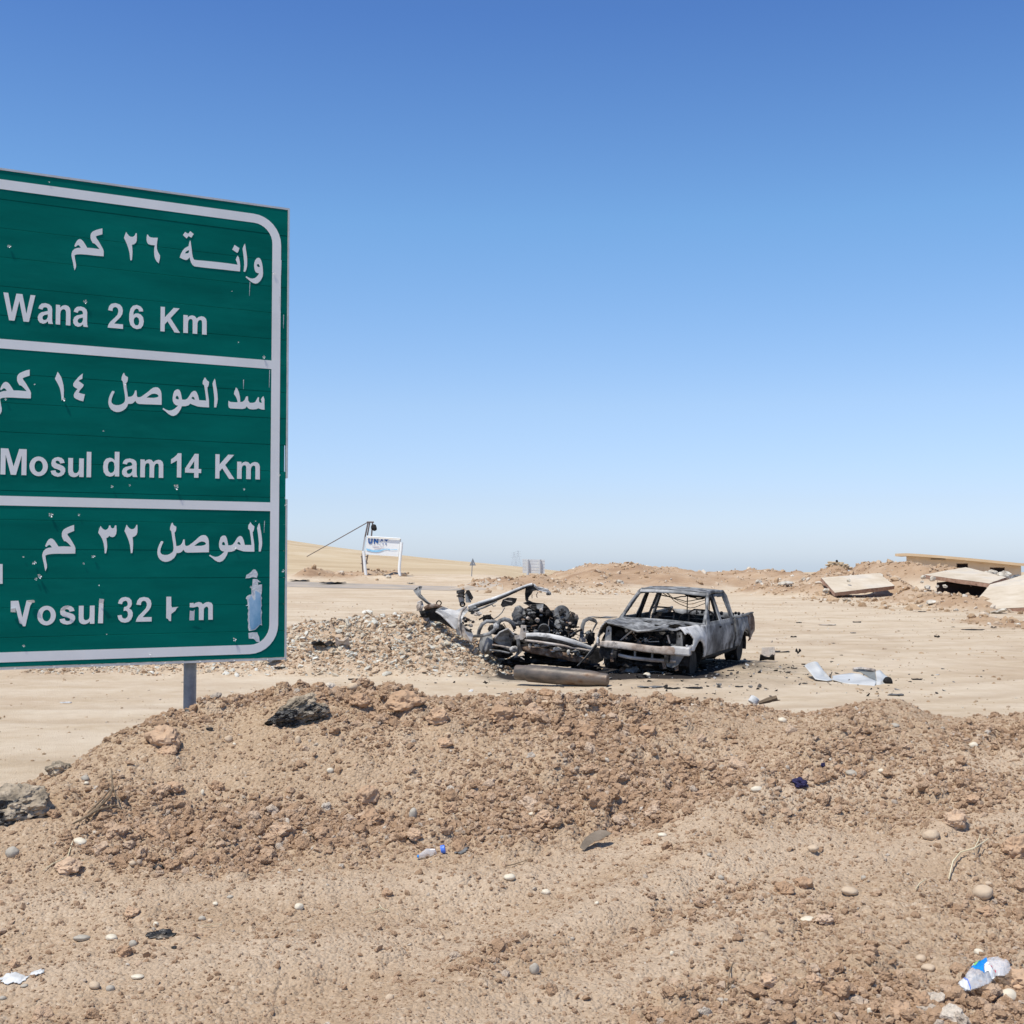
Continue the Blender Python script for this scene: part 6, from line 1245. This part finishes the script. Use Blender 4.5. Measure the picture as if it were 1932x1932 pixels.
def small_solids():
    def ball(px, py, w_, h_, m, lab, cat, name, seed=0, dmin=10.5, amp=.2):
        p = at(px, py, dmin); r = w_ / 2 * p.y / FPX; b = MB(); b.rock(p + Vector((0, 0, h_ / 2 * p.y / FPX * .8)), (r, r * .8, h_ / 2 * p.y / FPX), sub=3, amp=amp, seed=seed); return solo(b, name, m, lab, cat, smooth=60)
    ball(1221, 1277, 14, 9, 'pebble_white', 'bright white stone on the ash in front of the pickup', 'stone', 'stone')
    ball(1176, 1269, 14, 12, 'burnt_rust', 'rusty round lump beside the steel cylinder', 'scrap', 'scrap', 2, amp=.4)
    ball(1194, 1270, 22, 16, 'burnt_grey', 'grey twisted lump between cylinder and pickup', 'scrap', 'scrap', 3, amp=.8)
    for k, (px, py) in enumerate(((1250, 1268), (1262, 1274), (1236, 1262), (1278, 1268), (1300, 1275), (1210, 1280), (1290, 1262), (1330, 1262))):
        ball(px, py, random.uniform(12, 22), random.uniform(5, 9), 'burnt_dark', 'black flaking cinder scattered in front of and under the pickup', 'cinder', 'cinder', 10 + k, amp=.8)['group'] = 'cinders under the pickup'
    # white can and dry wood on the far edge of the bank
    p = at(1419, 1318, 8.0) if False else P(1419, 1319, 9.3); p.z = max(hz(p.x, p.y), p.z - .03); b = MB(); b.lathe(p, p + Vector((.03, .01, .04)), [(0, .034), (.1, .036), (.85, .036), (1, .026)], 20)
    solo(b, 'tin_can', 'paper_white', 'white tin can half buried at the crest of the bank', 'can', smooth=40)
    p = P(1450, 1324, 9.2); p.z = max(hz(p.x, p.y) + .02, p.z); b = MB(); b.tube([p + Vector((-.07, 0, -.01)), p + Vector((0, 0, .012)), p + Vector((.06, 0, .03))], [.012, .022, .018], 6); b.tube([p + Vector((.03, 0, .01)), p + Vector((.085, 0, .012))], [.01, .003], 5)
    solo(b, 'wood_chunk', 'wood_dry', 'splintered brown wood chunk at the crest of the bank', 'wood')
small_solids()
def litter():
    n = 1150; x = np.concatenate([rng.normal(3.0, 2.2, 1000), rng.uniform(-6, 16, n - 1000)]); y = np.concatenate([rng.normal(23.5, 1.9, 1000), rng.uniform(14, 50, n - 1000)])
    k = y > 19.5; x, y = x[k], y[k]; s = np.minimum(.010 + .012 * rng.exponential(1, len(x)), .055)
    scatter('charred_litter', np.stack([x, y, H(x, y) + s * .1], 1), s, rng.uniform(0, 1, len(x)) ** 1.6, source('litter', 6, 1, .8, 'litter_scatter', (1, .6, .25), 30), 6, 'black and grey flakes of burnt litter strewn round the two wrecks', 'litter')
litter()
# ------------------------------------------------------------------ things lying on the bank in front
def stone(px, py, w_, h_, m, label, seed=None, amp=.17, sink=.25, name='pebble', cat='stone', group='pale pebbles on the bank', sub=3, fr=1.0, rz=None):
    p = hit(px, py + h_ * .15, 3.5, 12); r = w_ / 2 * p.y / FPX * .93; h = h_ / 2 * p.y / FPX * .9
    b = MB(); b.rock(p + Vector((0, 0, h * (1 - 2 * sink))), (r, r * .8, h * 1.05), sub=sub, amp=amp, fr=fr, seed=seed if seed is not None else int(px), rot=(random.uniform(-.15, .15), random.uniform(-.2, .2), random.uniform(-.5, .5) if rz is None else rz))
    return solo(b, name, m, label, cat, group, smooth=60 if amp < .2 else None, loc=p)
PW, PT, PG = 'pebble_white', 'pebble_tan', 'pebble_grey'
for a in (
 (151, 1591, 28, 14, PW, 'smooth white oval pebble below the dry branch'), (431, 1397, 17, 15, PT, 'round pale pebble on the slope right of the sign post'), (442, 1405, 8, 7, PW, 'tiny white pebble touching the round pale one'),
 (562, 1399, 13, 20, PT, 'upright oval tan pebble below the forked black rock'), (623, 1455, 14, 11, PW, 'bright white chip on the slope below the forked rock'), (382, 1497, 8, 12, PW, 'slim white chip in the middle of the left slope'),
 (161, 1470, 17, 12, PG, 'grey angular flake right of the small dark rock'), (163, 1479, 10, 7, PW, 'little white flake under the grey flake'), (23, 1612, 28, 22, PG, 'blunt pinkish-grey stone at the left edge'),
 (250, 1630, 14, 11, PT, 'small tan pebble, left of a pair below the branch'), (270, 1622, 13, 13, PT, 'small tan pebble, right of a pair below the branch'), (154, 1772, 33, 13, PG, 'long flat grey-white pebble, lower left'),
 (210, 1772, 24, 13, PW, 'flat cream pebble right of the long flat one'), (251, 1782, 17, 14, PG, 'grey oval pebble beside the brown rock, lower left'), (381, 1735, 15, 12, PG, 'smooth grey pebble in the lower left quarter'),
 (396, 1740, 11, 8, PT, 'pale pebble tucked beside the smooth grey one'), (294, 1745, 11, 11, PW, 'small white pebble above the black rag'), (564, 1713, 19, 14, PW, 'cream pebble amid crumbs near the bottom middle'),
 (406, 1706, 12, 8, PW, 'thin white pebble above the smooth grey one'), (434, 1694, 14, 7, PG, 'flat grey pebble higher up from the thin white one'), (259, 1844, 27, 9, PW, 'long slim white stone near the bottom left'),
 (178, 1862, 24, 17, PT, 'triangular tan stone near the bottom left'), (208, 1866, 18, 13, PG, 'rounded grey stone right of the triangular one'), (46, 1863, 15, 7, PG, 'slim grey pebble under the white paper'), (5, 1886, 15, 9, PG, 'grey pebble cut by the left edge'),
 (666, 1303, 23, 17, PT, 'pinkish egg-shaped pebble on the crest right of the black rock'), (1030, 1327, 22, 11, PT, 'cream slab-like pebble just under the crest, middle'), (779, 1539, 17, 26, PG, 'upright grey stone in the hollow of the slope'),
 (1003, 1538, 12, 8, PW, 'white pebble in the middle of the slope'), (1250, 1577, 20, 10, PW, 'flat white pebble right of the curved dark scrap'), (961, 1658, 25, 13, PW, 'cream flat stone half sunk in the middle'),
 (1030, 1686, 18, 12, PW, 'small cream stone lower right of the half-sunk one'), (1126, 1706, 10, 7, PW, 'bright white chip in the lower middle'), (1008, 1831, 20, 24, PG, 'large smooth grey pebble standing on end, bottom middle'),
 (1268, 1801, 10, 10, PW, 'round white pebble near the bottom'), (735, 1885, 18, 16, PT, 'tan stone near the bottom edge, left of middle'), (832, 1771, 14, 8, PT, 'flat tan pebble in the lower middle'),
 (1428, 1490, 27, 12, PW, 'white oval pebble left of the navy rag'), (1476, 1360, 18, 11, PW, 'white pebble on the upper right slope'), (1560, 1436, 19, 8, PW, 'slim white pebble above the navy rag'),
 (1662, 1457, 13, 9, PW, 'small white pebble right of the flat grey-green stone'), (1534, 1603, 25, 15, PT, 'rounded cream-pink stone below the navy rag'), (1836, 1408, 20, 13, PW, 'pale stone at the right side of the slope'),
 (1608, 1461, 28, 13, PG, 'flat grey-green stone right of the navy rag'), (1689, 1370, 18, 9, PG, 'grey flake on the upper right slope'), (1757, 1577, 36, 20, PT, 'flat triangular tan stone beside the big brown rock'),
 (1603, 1686, 36, 18, PT, 'big cream oval pebble at the right'), (1854, 1689, 44, 30, PT, 'big round tan cobble near the right edge'), (1865, 1668, 15, 9, PT, 'small stone sitting on the round cobble'),
 (1846, 1799, 19, 15, PW, 'round cream pebble above the plastic bottle'), (1738, 1811, 23, 16, PT, 'oval tan pebble left of the bottle, upper one'), (1751, 1829, 27, 15, PT, 'oval tan pebble left of the bottle, lower one'),
 (1902, 1883, 36, 26, PW, 'pale heart-shaped stone under the bottle'), (1360, 1657, 12, 10, PG, 'small blue-grey pebble right of centre'), (1630, 1658, 12, 10, PG, 'small grey pebble above the big cream oval'),
 (1641, 1909, 13, 13, PW, 'round white pebble at the bottom right'), (1523, 1736, 28, 7, PW, 'slim white sliver of stone, lower right'), (1338, 1614, 9, 7, PG, 'little blue-grey pebble, right of centre')):
    stone(*a)
for a in ((1510, 1482, 29, 17, 'navy_cloth', 'crumpled navy blue rag on the right slope'), (1553, 1447, 9, 9, 'navy_cloth', 'tiny navy scrap right of the navy rag')):
    o_ = stone(*a, amp=.6, name='rag', cat='rag', group='navy rags on the bank', fr=1.6, sink=.1)
def lump(px, py, w_, h_, label, amp=.42, seed=None, m='clod'):
    o = stone(px, py, w_, h_, m, label, seed=seed, amp=amp, sink=.22, name='clod', cat='clod of earth', group='big clods of earth on the bank', sub=4, fr=1.3)
    return o
for a in (
 (766, 1329, 66, 40, 'widest brown clod just under the crest'), (825, 1358, 42, 32, 'blocky brown clod with a dark overhanging face'), (943, 1353, 50, 34, 'large rounded clod under the middle of the crest'),
 (1108, 1387, 38, 30, 'upright pale clod on the upper middle slope'), (1223, 1383, 36, 24, 'dark-faced clod right of the upright pale one'), (1066, 1383, 28, 18, 'clod just left of the upright pale one'),
 (839, 1404, 30, 18, 'dark-bottomed clod below the blocky one'), (681, 1325, 40, 28, 'clod on the crest right of the egg-shaped pebble'), (695, 1505, 42, 40, 'tall clod at the top left of the rough band'),
 (1028, 1552, 34, 22, 'isolated clod at the right end of the rough band'), (783, 1588, 32, 22, 'clod at the bottom of the rough band'), (850, 1529, 28, 22, 'round clod in the middle of the rough band'), (702, 1549, 40, 32, 'squat clod at the left end of the rough band'),
 (1220, 1591, 18, 14, 'small dark clod right of the curved dark scrap'), (310, 1400, 66, 46, 'broad pale clod on the left slope below the sign post'), (318, 1418, 36, 20, 'dark-faced lump at the foot of the broad pale clod'), (328, 1490, 36, 22, 'double clod in the middle of the left slope'),
 (410, 1487, 26, 22, 'knobbly pale clod left of centre'), (102, 1539, 26, 18, 'brown lump between boulder and branch'), (235, 1800, 30, 26, 'brown rock next to the grey oval pebble'), (249, 1725, 30, 20, 'reddish clod at the lower left'),
 (27, 1822, 20, 18, 'brown cube-like clod near the left edge, above the paper'), (130, 1640, 50, 30, 'flat clod left of the straws'), (730, 1688, 20, 17, 'round dark clod in the lower middle'), (1802, 1558, 44, 38, 'big brown rock at the right'), (1835, 1510, 28, 18, 'clod above the big brown rock'),
 (1583, 1454, 17, 15, 'round brown clod right of the navy rag'), (1860, 1723, 30, 20, 'clod with a dark hollow below the round cobble'), (1479, 1681, 38, 26, 'dark-sided clod in the lower right cluster'), (1518, 1671, 36, 28, 'pale square clod in the lower right cluster'),
 (1916, 1606, 52, 44, 'large knobbly clod cut by the right edge'), (1699, 1915, 44, 38, 'big clod at the bottom edge, right of centre'), (1741, 1899, 42, 38, 'big clod at the bottom edge, next to the biggest'), (1924, 1858, 64, 44, 'huge brown rock right of the plastic bottle'),
 (1555, 1739, 36, 20, 'flat brown clod beside the white sliver'), (1534, 1853, 26, 24, 'clod with a dark side near the bottom right'), (1450, 1857, 34, 26, 'crumbly clod near the bottom, right of centre'), (1000, 1308, 22, 14, 'clod standing up on the crest before the steel cylinder'), (1032, 1310, 34, 16, 'knobbly clods on the crest before the cylinder')):
    lump(*a)
def dark_rocks():
    # asphalt-and-concrete lumps
    p = hit(30, 1545, 3.5, 12); b = MB(); b.rock(p + Vector((-.03, .06, .05)), (.18, .17, .095), sub=5, amp=.30, fr=1.7, seed=2, rot=(.15, -.1, .3)); solo(b, 'boulder', 'concrete_chunk', 'large broken grey lump with a black glossy face, cut by the left edge', 'boulder', loc=p)
    b = MB(); b.rock(p + Vector((-.04, -.05, .0)), (.15, .085, .085), sub=5, amp=.45, fr=2.5, seed=6, rot=(.1, 0, .35)); solo(b, 'asphalt_chunk', 'asphalt_chunk', 'black glossy asphalt chunk in front of the grey boulder at the left edge', 'asphalt chunk', loc=p + Vector((0, -.05, 0)))
    p = hit(110, 1458, 3.5, 12); b = MB(); b.rock(p + Vector((0, 0, .02)), (.062, .055, .04), sub=4, amp=.4, fr=1.6, seed=12, rot=(0, .1, 0)); solo(b, 'asphalt_chunk', 'concrete_chunk', 'small dark grey rock above the boulder, casting a pointed shadow', 'rock', loc=p)
    p = hit(565, 1358, 3.5, 12); t = thing('asphalt_chunk', p, 'big black-and-tan asphalt chunk with a deep dark cleft, below the crest', 'asphalt chunk')
    def lk(dx, dy, dz, r, m, sd, rot, am=.35):
        b = MB(); b.rock(p + Vector((dx, dy, dz)), r, sub=5, amp=am, fr=2.0, seed=sd, rot=rot); return b.build('rock_half', m, t, w=True)
    lk(-.03, .02, .065, (.135, .085, .055), 'concrete_chunk', 21, (.1, -.50, .15)); lk(-.04, -.055, .022, (.13, .065, .05), 'asphalt_chunk', 22, (0, -.2, 0), .45); lk(.085, -.01, .035, (.085, .06, .04), 'asphalt_chunk', 23, (0, -.35, 0), .4); lk(.135, .03, .07, (.045, .04, .025), 'concrete_chunk', 24, (0, .3, 0))
    for k, (px, py, s) in enumerate(((395, 1378, 13), (353, 1345, 14), (305, 1763, 20), (330, 1790, 12), (300, 1640, 20))):
        p = hit(px, py, 3.5, 12); r = s / 2 * p.y / FPX; b = MB(); b.rock(p + Vector((0, 0, r * .3)), (r, r * .7, r * .5), sub=2, amp=.6, seed=k + 40)
        solo(b, 'asphalt_crumb', 'asphalt_chunk', ['black crumb on the slope below the sign post', 'small dark crumb just right of the sign post foot', 'left piece of the black rag-like scrap at the lower left', 'right piece of the black scrap at the lower left', 'black scrap beside the clods, left of centre'][k], 'asphalt crumb', loc=p)
dark_rocks()
def twigs():
    def tw(name, pts, r, m, label, cat, lift=.03):
        hp = [hit(x, y, 3.5, 12) + Vector((0, 0, lift + (q[2] if len(q) > 2 else 0))) for q in pts for x, y in [q[:2]]]
        return hp
    pts = tw('', [(137, 1566), (165, 1552), (190, 1534, .01), (206, 1522, .02), (212, 1510, .03)], 0, 0, 0, 0)
    t = thing('dry_branch', pts[0], 'dry forked grey-brown branch lying on the left slope', 'branch')
    b = MB(); b.tube(pts, [.004, .007, .008, .008, .006], 7); b.build('stem', 'wood_dry', t, w=True)
    for q, r in (([(212, 1510, .03), (211, 1495, .05), (209, 1484, .07)], [.006, .004, .002]), ([(212, 1511, .03), (219, 1520, .02), (223, 1530, .01)], [.006, .004, .002]), ([(150, 1562), (185, 1545, .01), (215, 1535, .01), (228, 1538, .0)], [.005, .006, .005, .003]), ([(165, 1550), (190, 1530, .02), (208, 1512, .03)], [.004, .005, .004])):
        b = MB(); b.tube(tw('', q, 0, 0, 0, 0), r, 6); b.build('fork', 'wood_dry', t, w=True)
    def one(pts, r, m, label, cat='twig', name='twig'):
        q = tw('', pts, 0, 0, 0, 0, lift=.012); b = MB(); b.tube(q, [r * .7] + [r] * (len(q) - 2) + [r * .5], 5); solo(b, name, m, label, cat, loc=q[0])
    one([(137, 1593), (131, 1612), (126, 1626)], .0035, 'straw', 'pale straw running down from the white oval pebble', name='straw')
    one([(160, 1628), (125, 1640), (100, 1645)], .003, 'straw', 'pale straw lying across the clods at the left', name='straw')
    one([(125, 1623), (100, 1636), (80, 1648)], .003, 'straw', 'thinner straw left of the crossing one', name='straw')
    one([(735, 1724), (720, 1720), (690, 1727)], .0025, 'straw', 'pale straw in the lower middle', name='straw')
    one([(715, 1712), (722, 1722)], .0025, 'straw', 'short straw crossing the one in the lower middle', name='straw')
    one([(1790, 1665), (1798, 1640, .02), (1812, 1622, .02), (1838, 1613, .02), (1866, 1596, .02)], .0042, 'straw', 'pale crooked root arching near the right edge', name='root')
    one([(1836, 1614, .01), (1846, 1604, .03), (1850, 1590, .03)], .003, 'straw', 'side shoot of the pale root near the right edge', name='root')
    one([(1727, 1684), (1735, 1672), (1748, 1664)], .003, 'straw', 'thin pale rootlet left of the crooked root', name='root')
    one([(1372, 1872), (1378, 1846, .02), (1386, 1818)], .003, 'wood_dry', 'thin grey twig near the bottom, right of centre')
    one([(1366, 1880), (1384, 1858)], .004, 'wood_dry', 'short dark twig beside the thin grey one')
    one([(380, 1752), (418, 1748)], .002, 'straw', 'hair-thin straw right of the black scrap', name='straw')
    one([(952, 1641), (970, 1636), (1000, 1626)], .003, 'wood_dry', 'short brown stalk left of the curved dark scrap')
twigs()
def sheet_bit():
    # curved tan sheet, half buried
    p = hit(1122, 1604, 3.5, 12); k = p.y / FPX; b = MB()
    D = p.y - .02; out_ = [(1094,1603),(1099,1592),(1107,1583),(1118,1575),(1130,1570),(1143,1571),(1155,1577),(1144,1582),(1133,1589),(1122,1592),(1112,1599),(1102,1609)]
    pts = [P(x, y, D + .10 * (1606 - y) / 36) + Vector((0, 0, .012)) for x, y in out_]
    b.plate(pts, (0, .003, -.002)); solo(b, 'bent_sheet', 'shaded_tan_sheet', 'thin curved scrap of sheet, shade put into its dark brown, sticking out of the bank', 'sheet metal', loc=p)
    # paper, rag, cap pieces
    for (px, py, w_, h_, m, lab, cat, nm) in ((27, 1846, 48, 9, 'paper_white', 'crumpled white paper half buried at the lower left', 'paper', 'paper'), (70, 1840, 25, 8, 'paper_white', 'smaller white paper scrap beside the larger one', 'paper', 'paper'),
                                             (870, 1607, 26, 7, 'burnt_grey', 'small dark grey scrap right of the plastic bottle neck', 'scrap', 'scrap'),
                                             (305, 1766, 55, 9, 'asphalt_chunk', 'long black rag-like scrap at the lower left', 'scrap', 'scrap'), (160, 1498, 1, 1, '', '', '', '')):
        if not lab: continue
        q = hit(px, py, 3.5, 12); r = w_ / 2 * q.y / FPX; hh = h_ * q.y / FPX; c = MB(); sd_ = px
        def pf(u, v):
            x = (u - .5) * 2; y = (v - .5) * 2; e = 1 + .3 * mnoise.noise(Vector((x * 2, y * 2, sd_)))
            X = q.x + x * r * e; Y = q.y + y * r * .8 * e
            return (X, Y, hz(X, Y) + .004 + hh * .4 * abs(mnoise.noise(Vector((x * 2.1, y * 2.1, sd_ + 7)))) * 1.6)
        c.grid(pf, 14, 10, lambda u, v: (u - .5) ** 2 + (v - .5) ** 2 < .25 * (1 + .3 * mnoise.noise(Vector((u * 6, v * 6, sd_))))); solo(c, nm, m, lab, cat, smooth=50, solid=.002, loc=q)
sheet_bit()
def bottles():
    """the trodden-flat bottle: its outline on the ground, domed and crumpled"""
    c0 = hit((3500 + 1150 / 5.682) / 1.98758, (3500 + 980 / 5.682) / 1.98758, 3.5, 12); z0 = c0.z + .026
    o = Vector((0, 0, EYE))
    def g(x, y):
        r = ray((3500 + x / 5.682) / 1.98758, (3500 + y / 5.682) / 1.98758); k = (z0 + .05 * (1 - y / 1200) - EYE) / r.z; return o + r * k
    OUT = [(530,1060),(600,1150),(680,1215),(790,1205),(950,1150),(1200,1050),(1290,950),(1330,900),(1500,905),(1600,830),(1650,740),(1640,660),(1560,590),(1400,545),(1200,540),(1060,605),(900,680),(750,800),(690,890),(655,1000),(590,1035)]
    LAB = [(750,800),(880,690),(1000,605),(1125,630),(1160,740),(1090,830),(1080,900),(1105,945),(1000,925),(930,905),(850,850)]
    def inside(x, y, poly):
        c = False; j = len(poly) - 1
        for i in range(len(poly)):
            a, b = poly[i], poly[j]
            if (a[1] > y) != (b[1] > y) and x < (b[0] - a[0]) * (y - a[1]) / (b[1] - a[1]) + a[0]: c = not c
            j = i
        return c
    def edge(x, y):
        d = 1e9; j = len(OUT) - 1
        for i in range(len(OUT)):
            a, b = OUT[j], OUT[i]; l2 = (b[0] - a[0]) ** 2 + (b[1] - a[1]) ** 2; t_ = min(1, max(0, ((x - a[0]) * (b[0] - a[0]) + (y - a[1]) * (b[1] - a[1])) / l2))
            d = min(d, math.hypot(x - a[0] - t_ * (b[0] - a[0]), y - a[1] - t_ * (b[1] - a[1]))); j = i
        return d
    t = thing('plastic_bottle', c0, 'flattened clear plastic water bottle with a blue label, lower right corner', 'plastic bottle')
    def sheet(name, poly, m, off, x0, x1, y0, y1, n=44, sign=1):
        b = MB()
        def fn(u, v):
            x = x0 + (x1 - x0) * u; y = y0 + (y1 - y0) * v; p = g(x, y)
            h = (.026 * (1 - math.exp(-edge(x, y) / 55)) if inside(x, y, OUT) else 0) * (1 + .5 * mnoise.noise(Vector((x / 130, y / 90, 3)))) + .004 * mnoise.noise(Vector((x / 45, y / 45, 1)))
            return (p.x, p.y, p.z + sign * h + off)
        b.grid(fn, n, n, lambda u, v: inside(x0 + (x1 - x0) * u, y0 + (y1 - y0) * v, poly)); return b.build(name, m, t, w=True, smooth=50, raw=True)
    sheet('body', OUT, 'clear_plastic', 0, 520, 1660, 530, 1230, 64); sheet('body_underside', OUT, 'clear_plastic', -.002, 520, 1660, 530, 1230, 40, -.2)
    sheet('label', LAB, 'label_blue', .0015, 740, 1170, 595, 955); sheet('label_white', [(755,798),(1000,655),(1025,690),(890,790),(830,812)], 'sign_white', .0028, 740, 1040, 640, 820, 30)
    sheet('label_green', [(850,812),(960,700),(1030,690),(940,780),(890,828)], 'label_green', .0034, 840, 1040, 680, 835, 24)
    sheet('label_tear', [(1090,830),(1130,780),(1180,790),(1200,850),(1280,900),(1300,960),(1260,1000),(1210,985),(1190,940),(1110,940)], 'sign_peel', .0032, 1080, 1310, 770, 1010, 24)
    sheet('neck_ring', [(530,1060),(600,1035),(790,1205),(690,1215),(600,1150)], 'paper_white', .0010, 520, 800, 1025, 1225, 26); sheet('cap_ring', [(625,1040),(650,1040),(800,1190),(790,1207)], 'cap_blue', .0022, 615, 810, 1030, 1215, 30)
    for (x, y) in ((1165, 828), (1225, 850), (1300, 868)): sheet('label_print', [(x, y), (x + 40, y + 6), (x + 34, y + 24), (x - 2, y + 16)], 'label_red', .0046, x - 6, x + 44, y - 2, y + 28, 8)
    # small bottle neck with blue cap
    p = [hit(790, 1622, 3.5, 12), hit(806, 1618, 3.5, 12), hit(822, 1614, 3.5, 12), hit(834, 1611, 3.5, 12)]
    p = [v + Vector((0, 0, .016)) for v in p]
    t = thing('bottle_neck', p[0], 'clear shred of a small bottle with a bright blue cap, centre of the bank', 'plastic bottle')
    b = MB(); b.tube(p[:3], [.008, .022, .014], 14, flat=.6); b.build('body', 'clear_plastic', t, smooth=50, w=True)
    b = MB(); b.lathe(p[3] + Vector((-.006, 0, 0)), p[3] + Vector((.016, 0, .004)), [(0, .020), (.1, .021), (.9, .021), (1, .017)], 20); b.build('cap', 'cap_blue', t, smooth=40, w=True)
    b = MB(); b.lathe(p[0] + Vector((-.008, 0, 0)), p[0], [(0, .006), (1, .009)], 10); b.build('label_scrap', 'label_blue', t, w=True)
bottles()
for o in COL.objects:
    if not o.parent and o.name.split('.')[0] in ('fallen_slab', 'building', 'wall', 'sandbag_wall'): o['kind'] = 'thing'
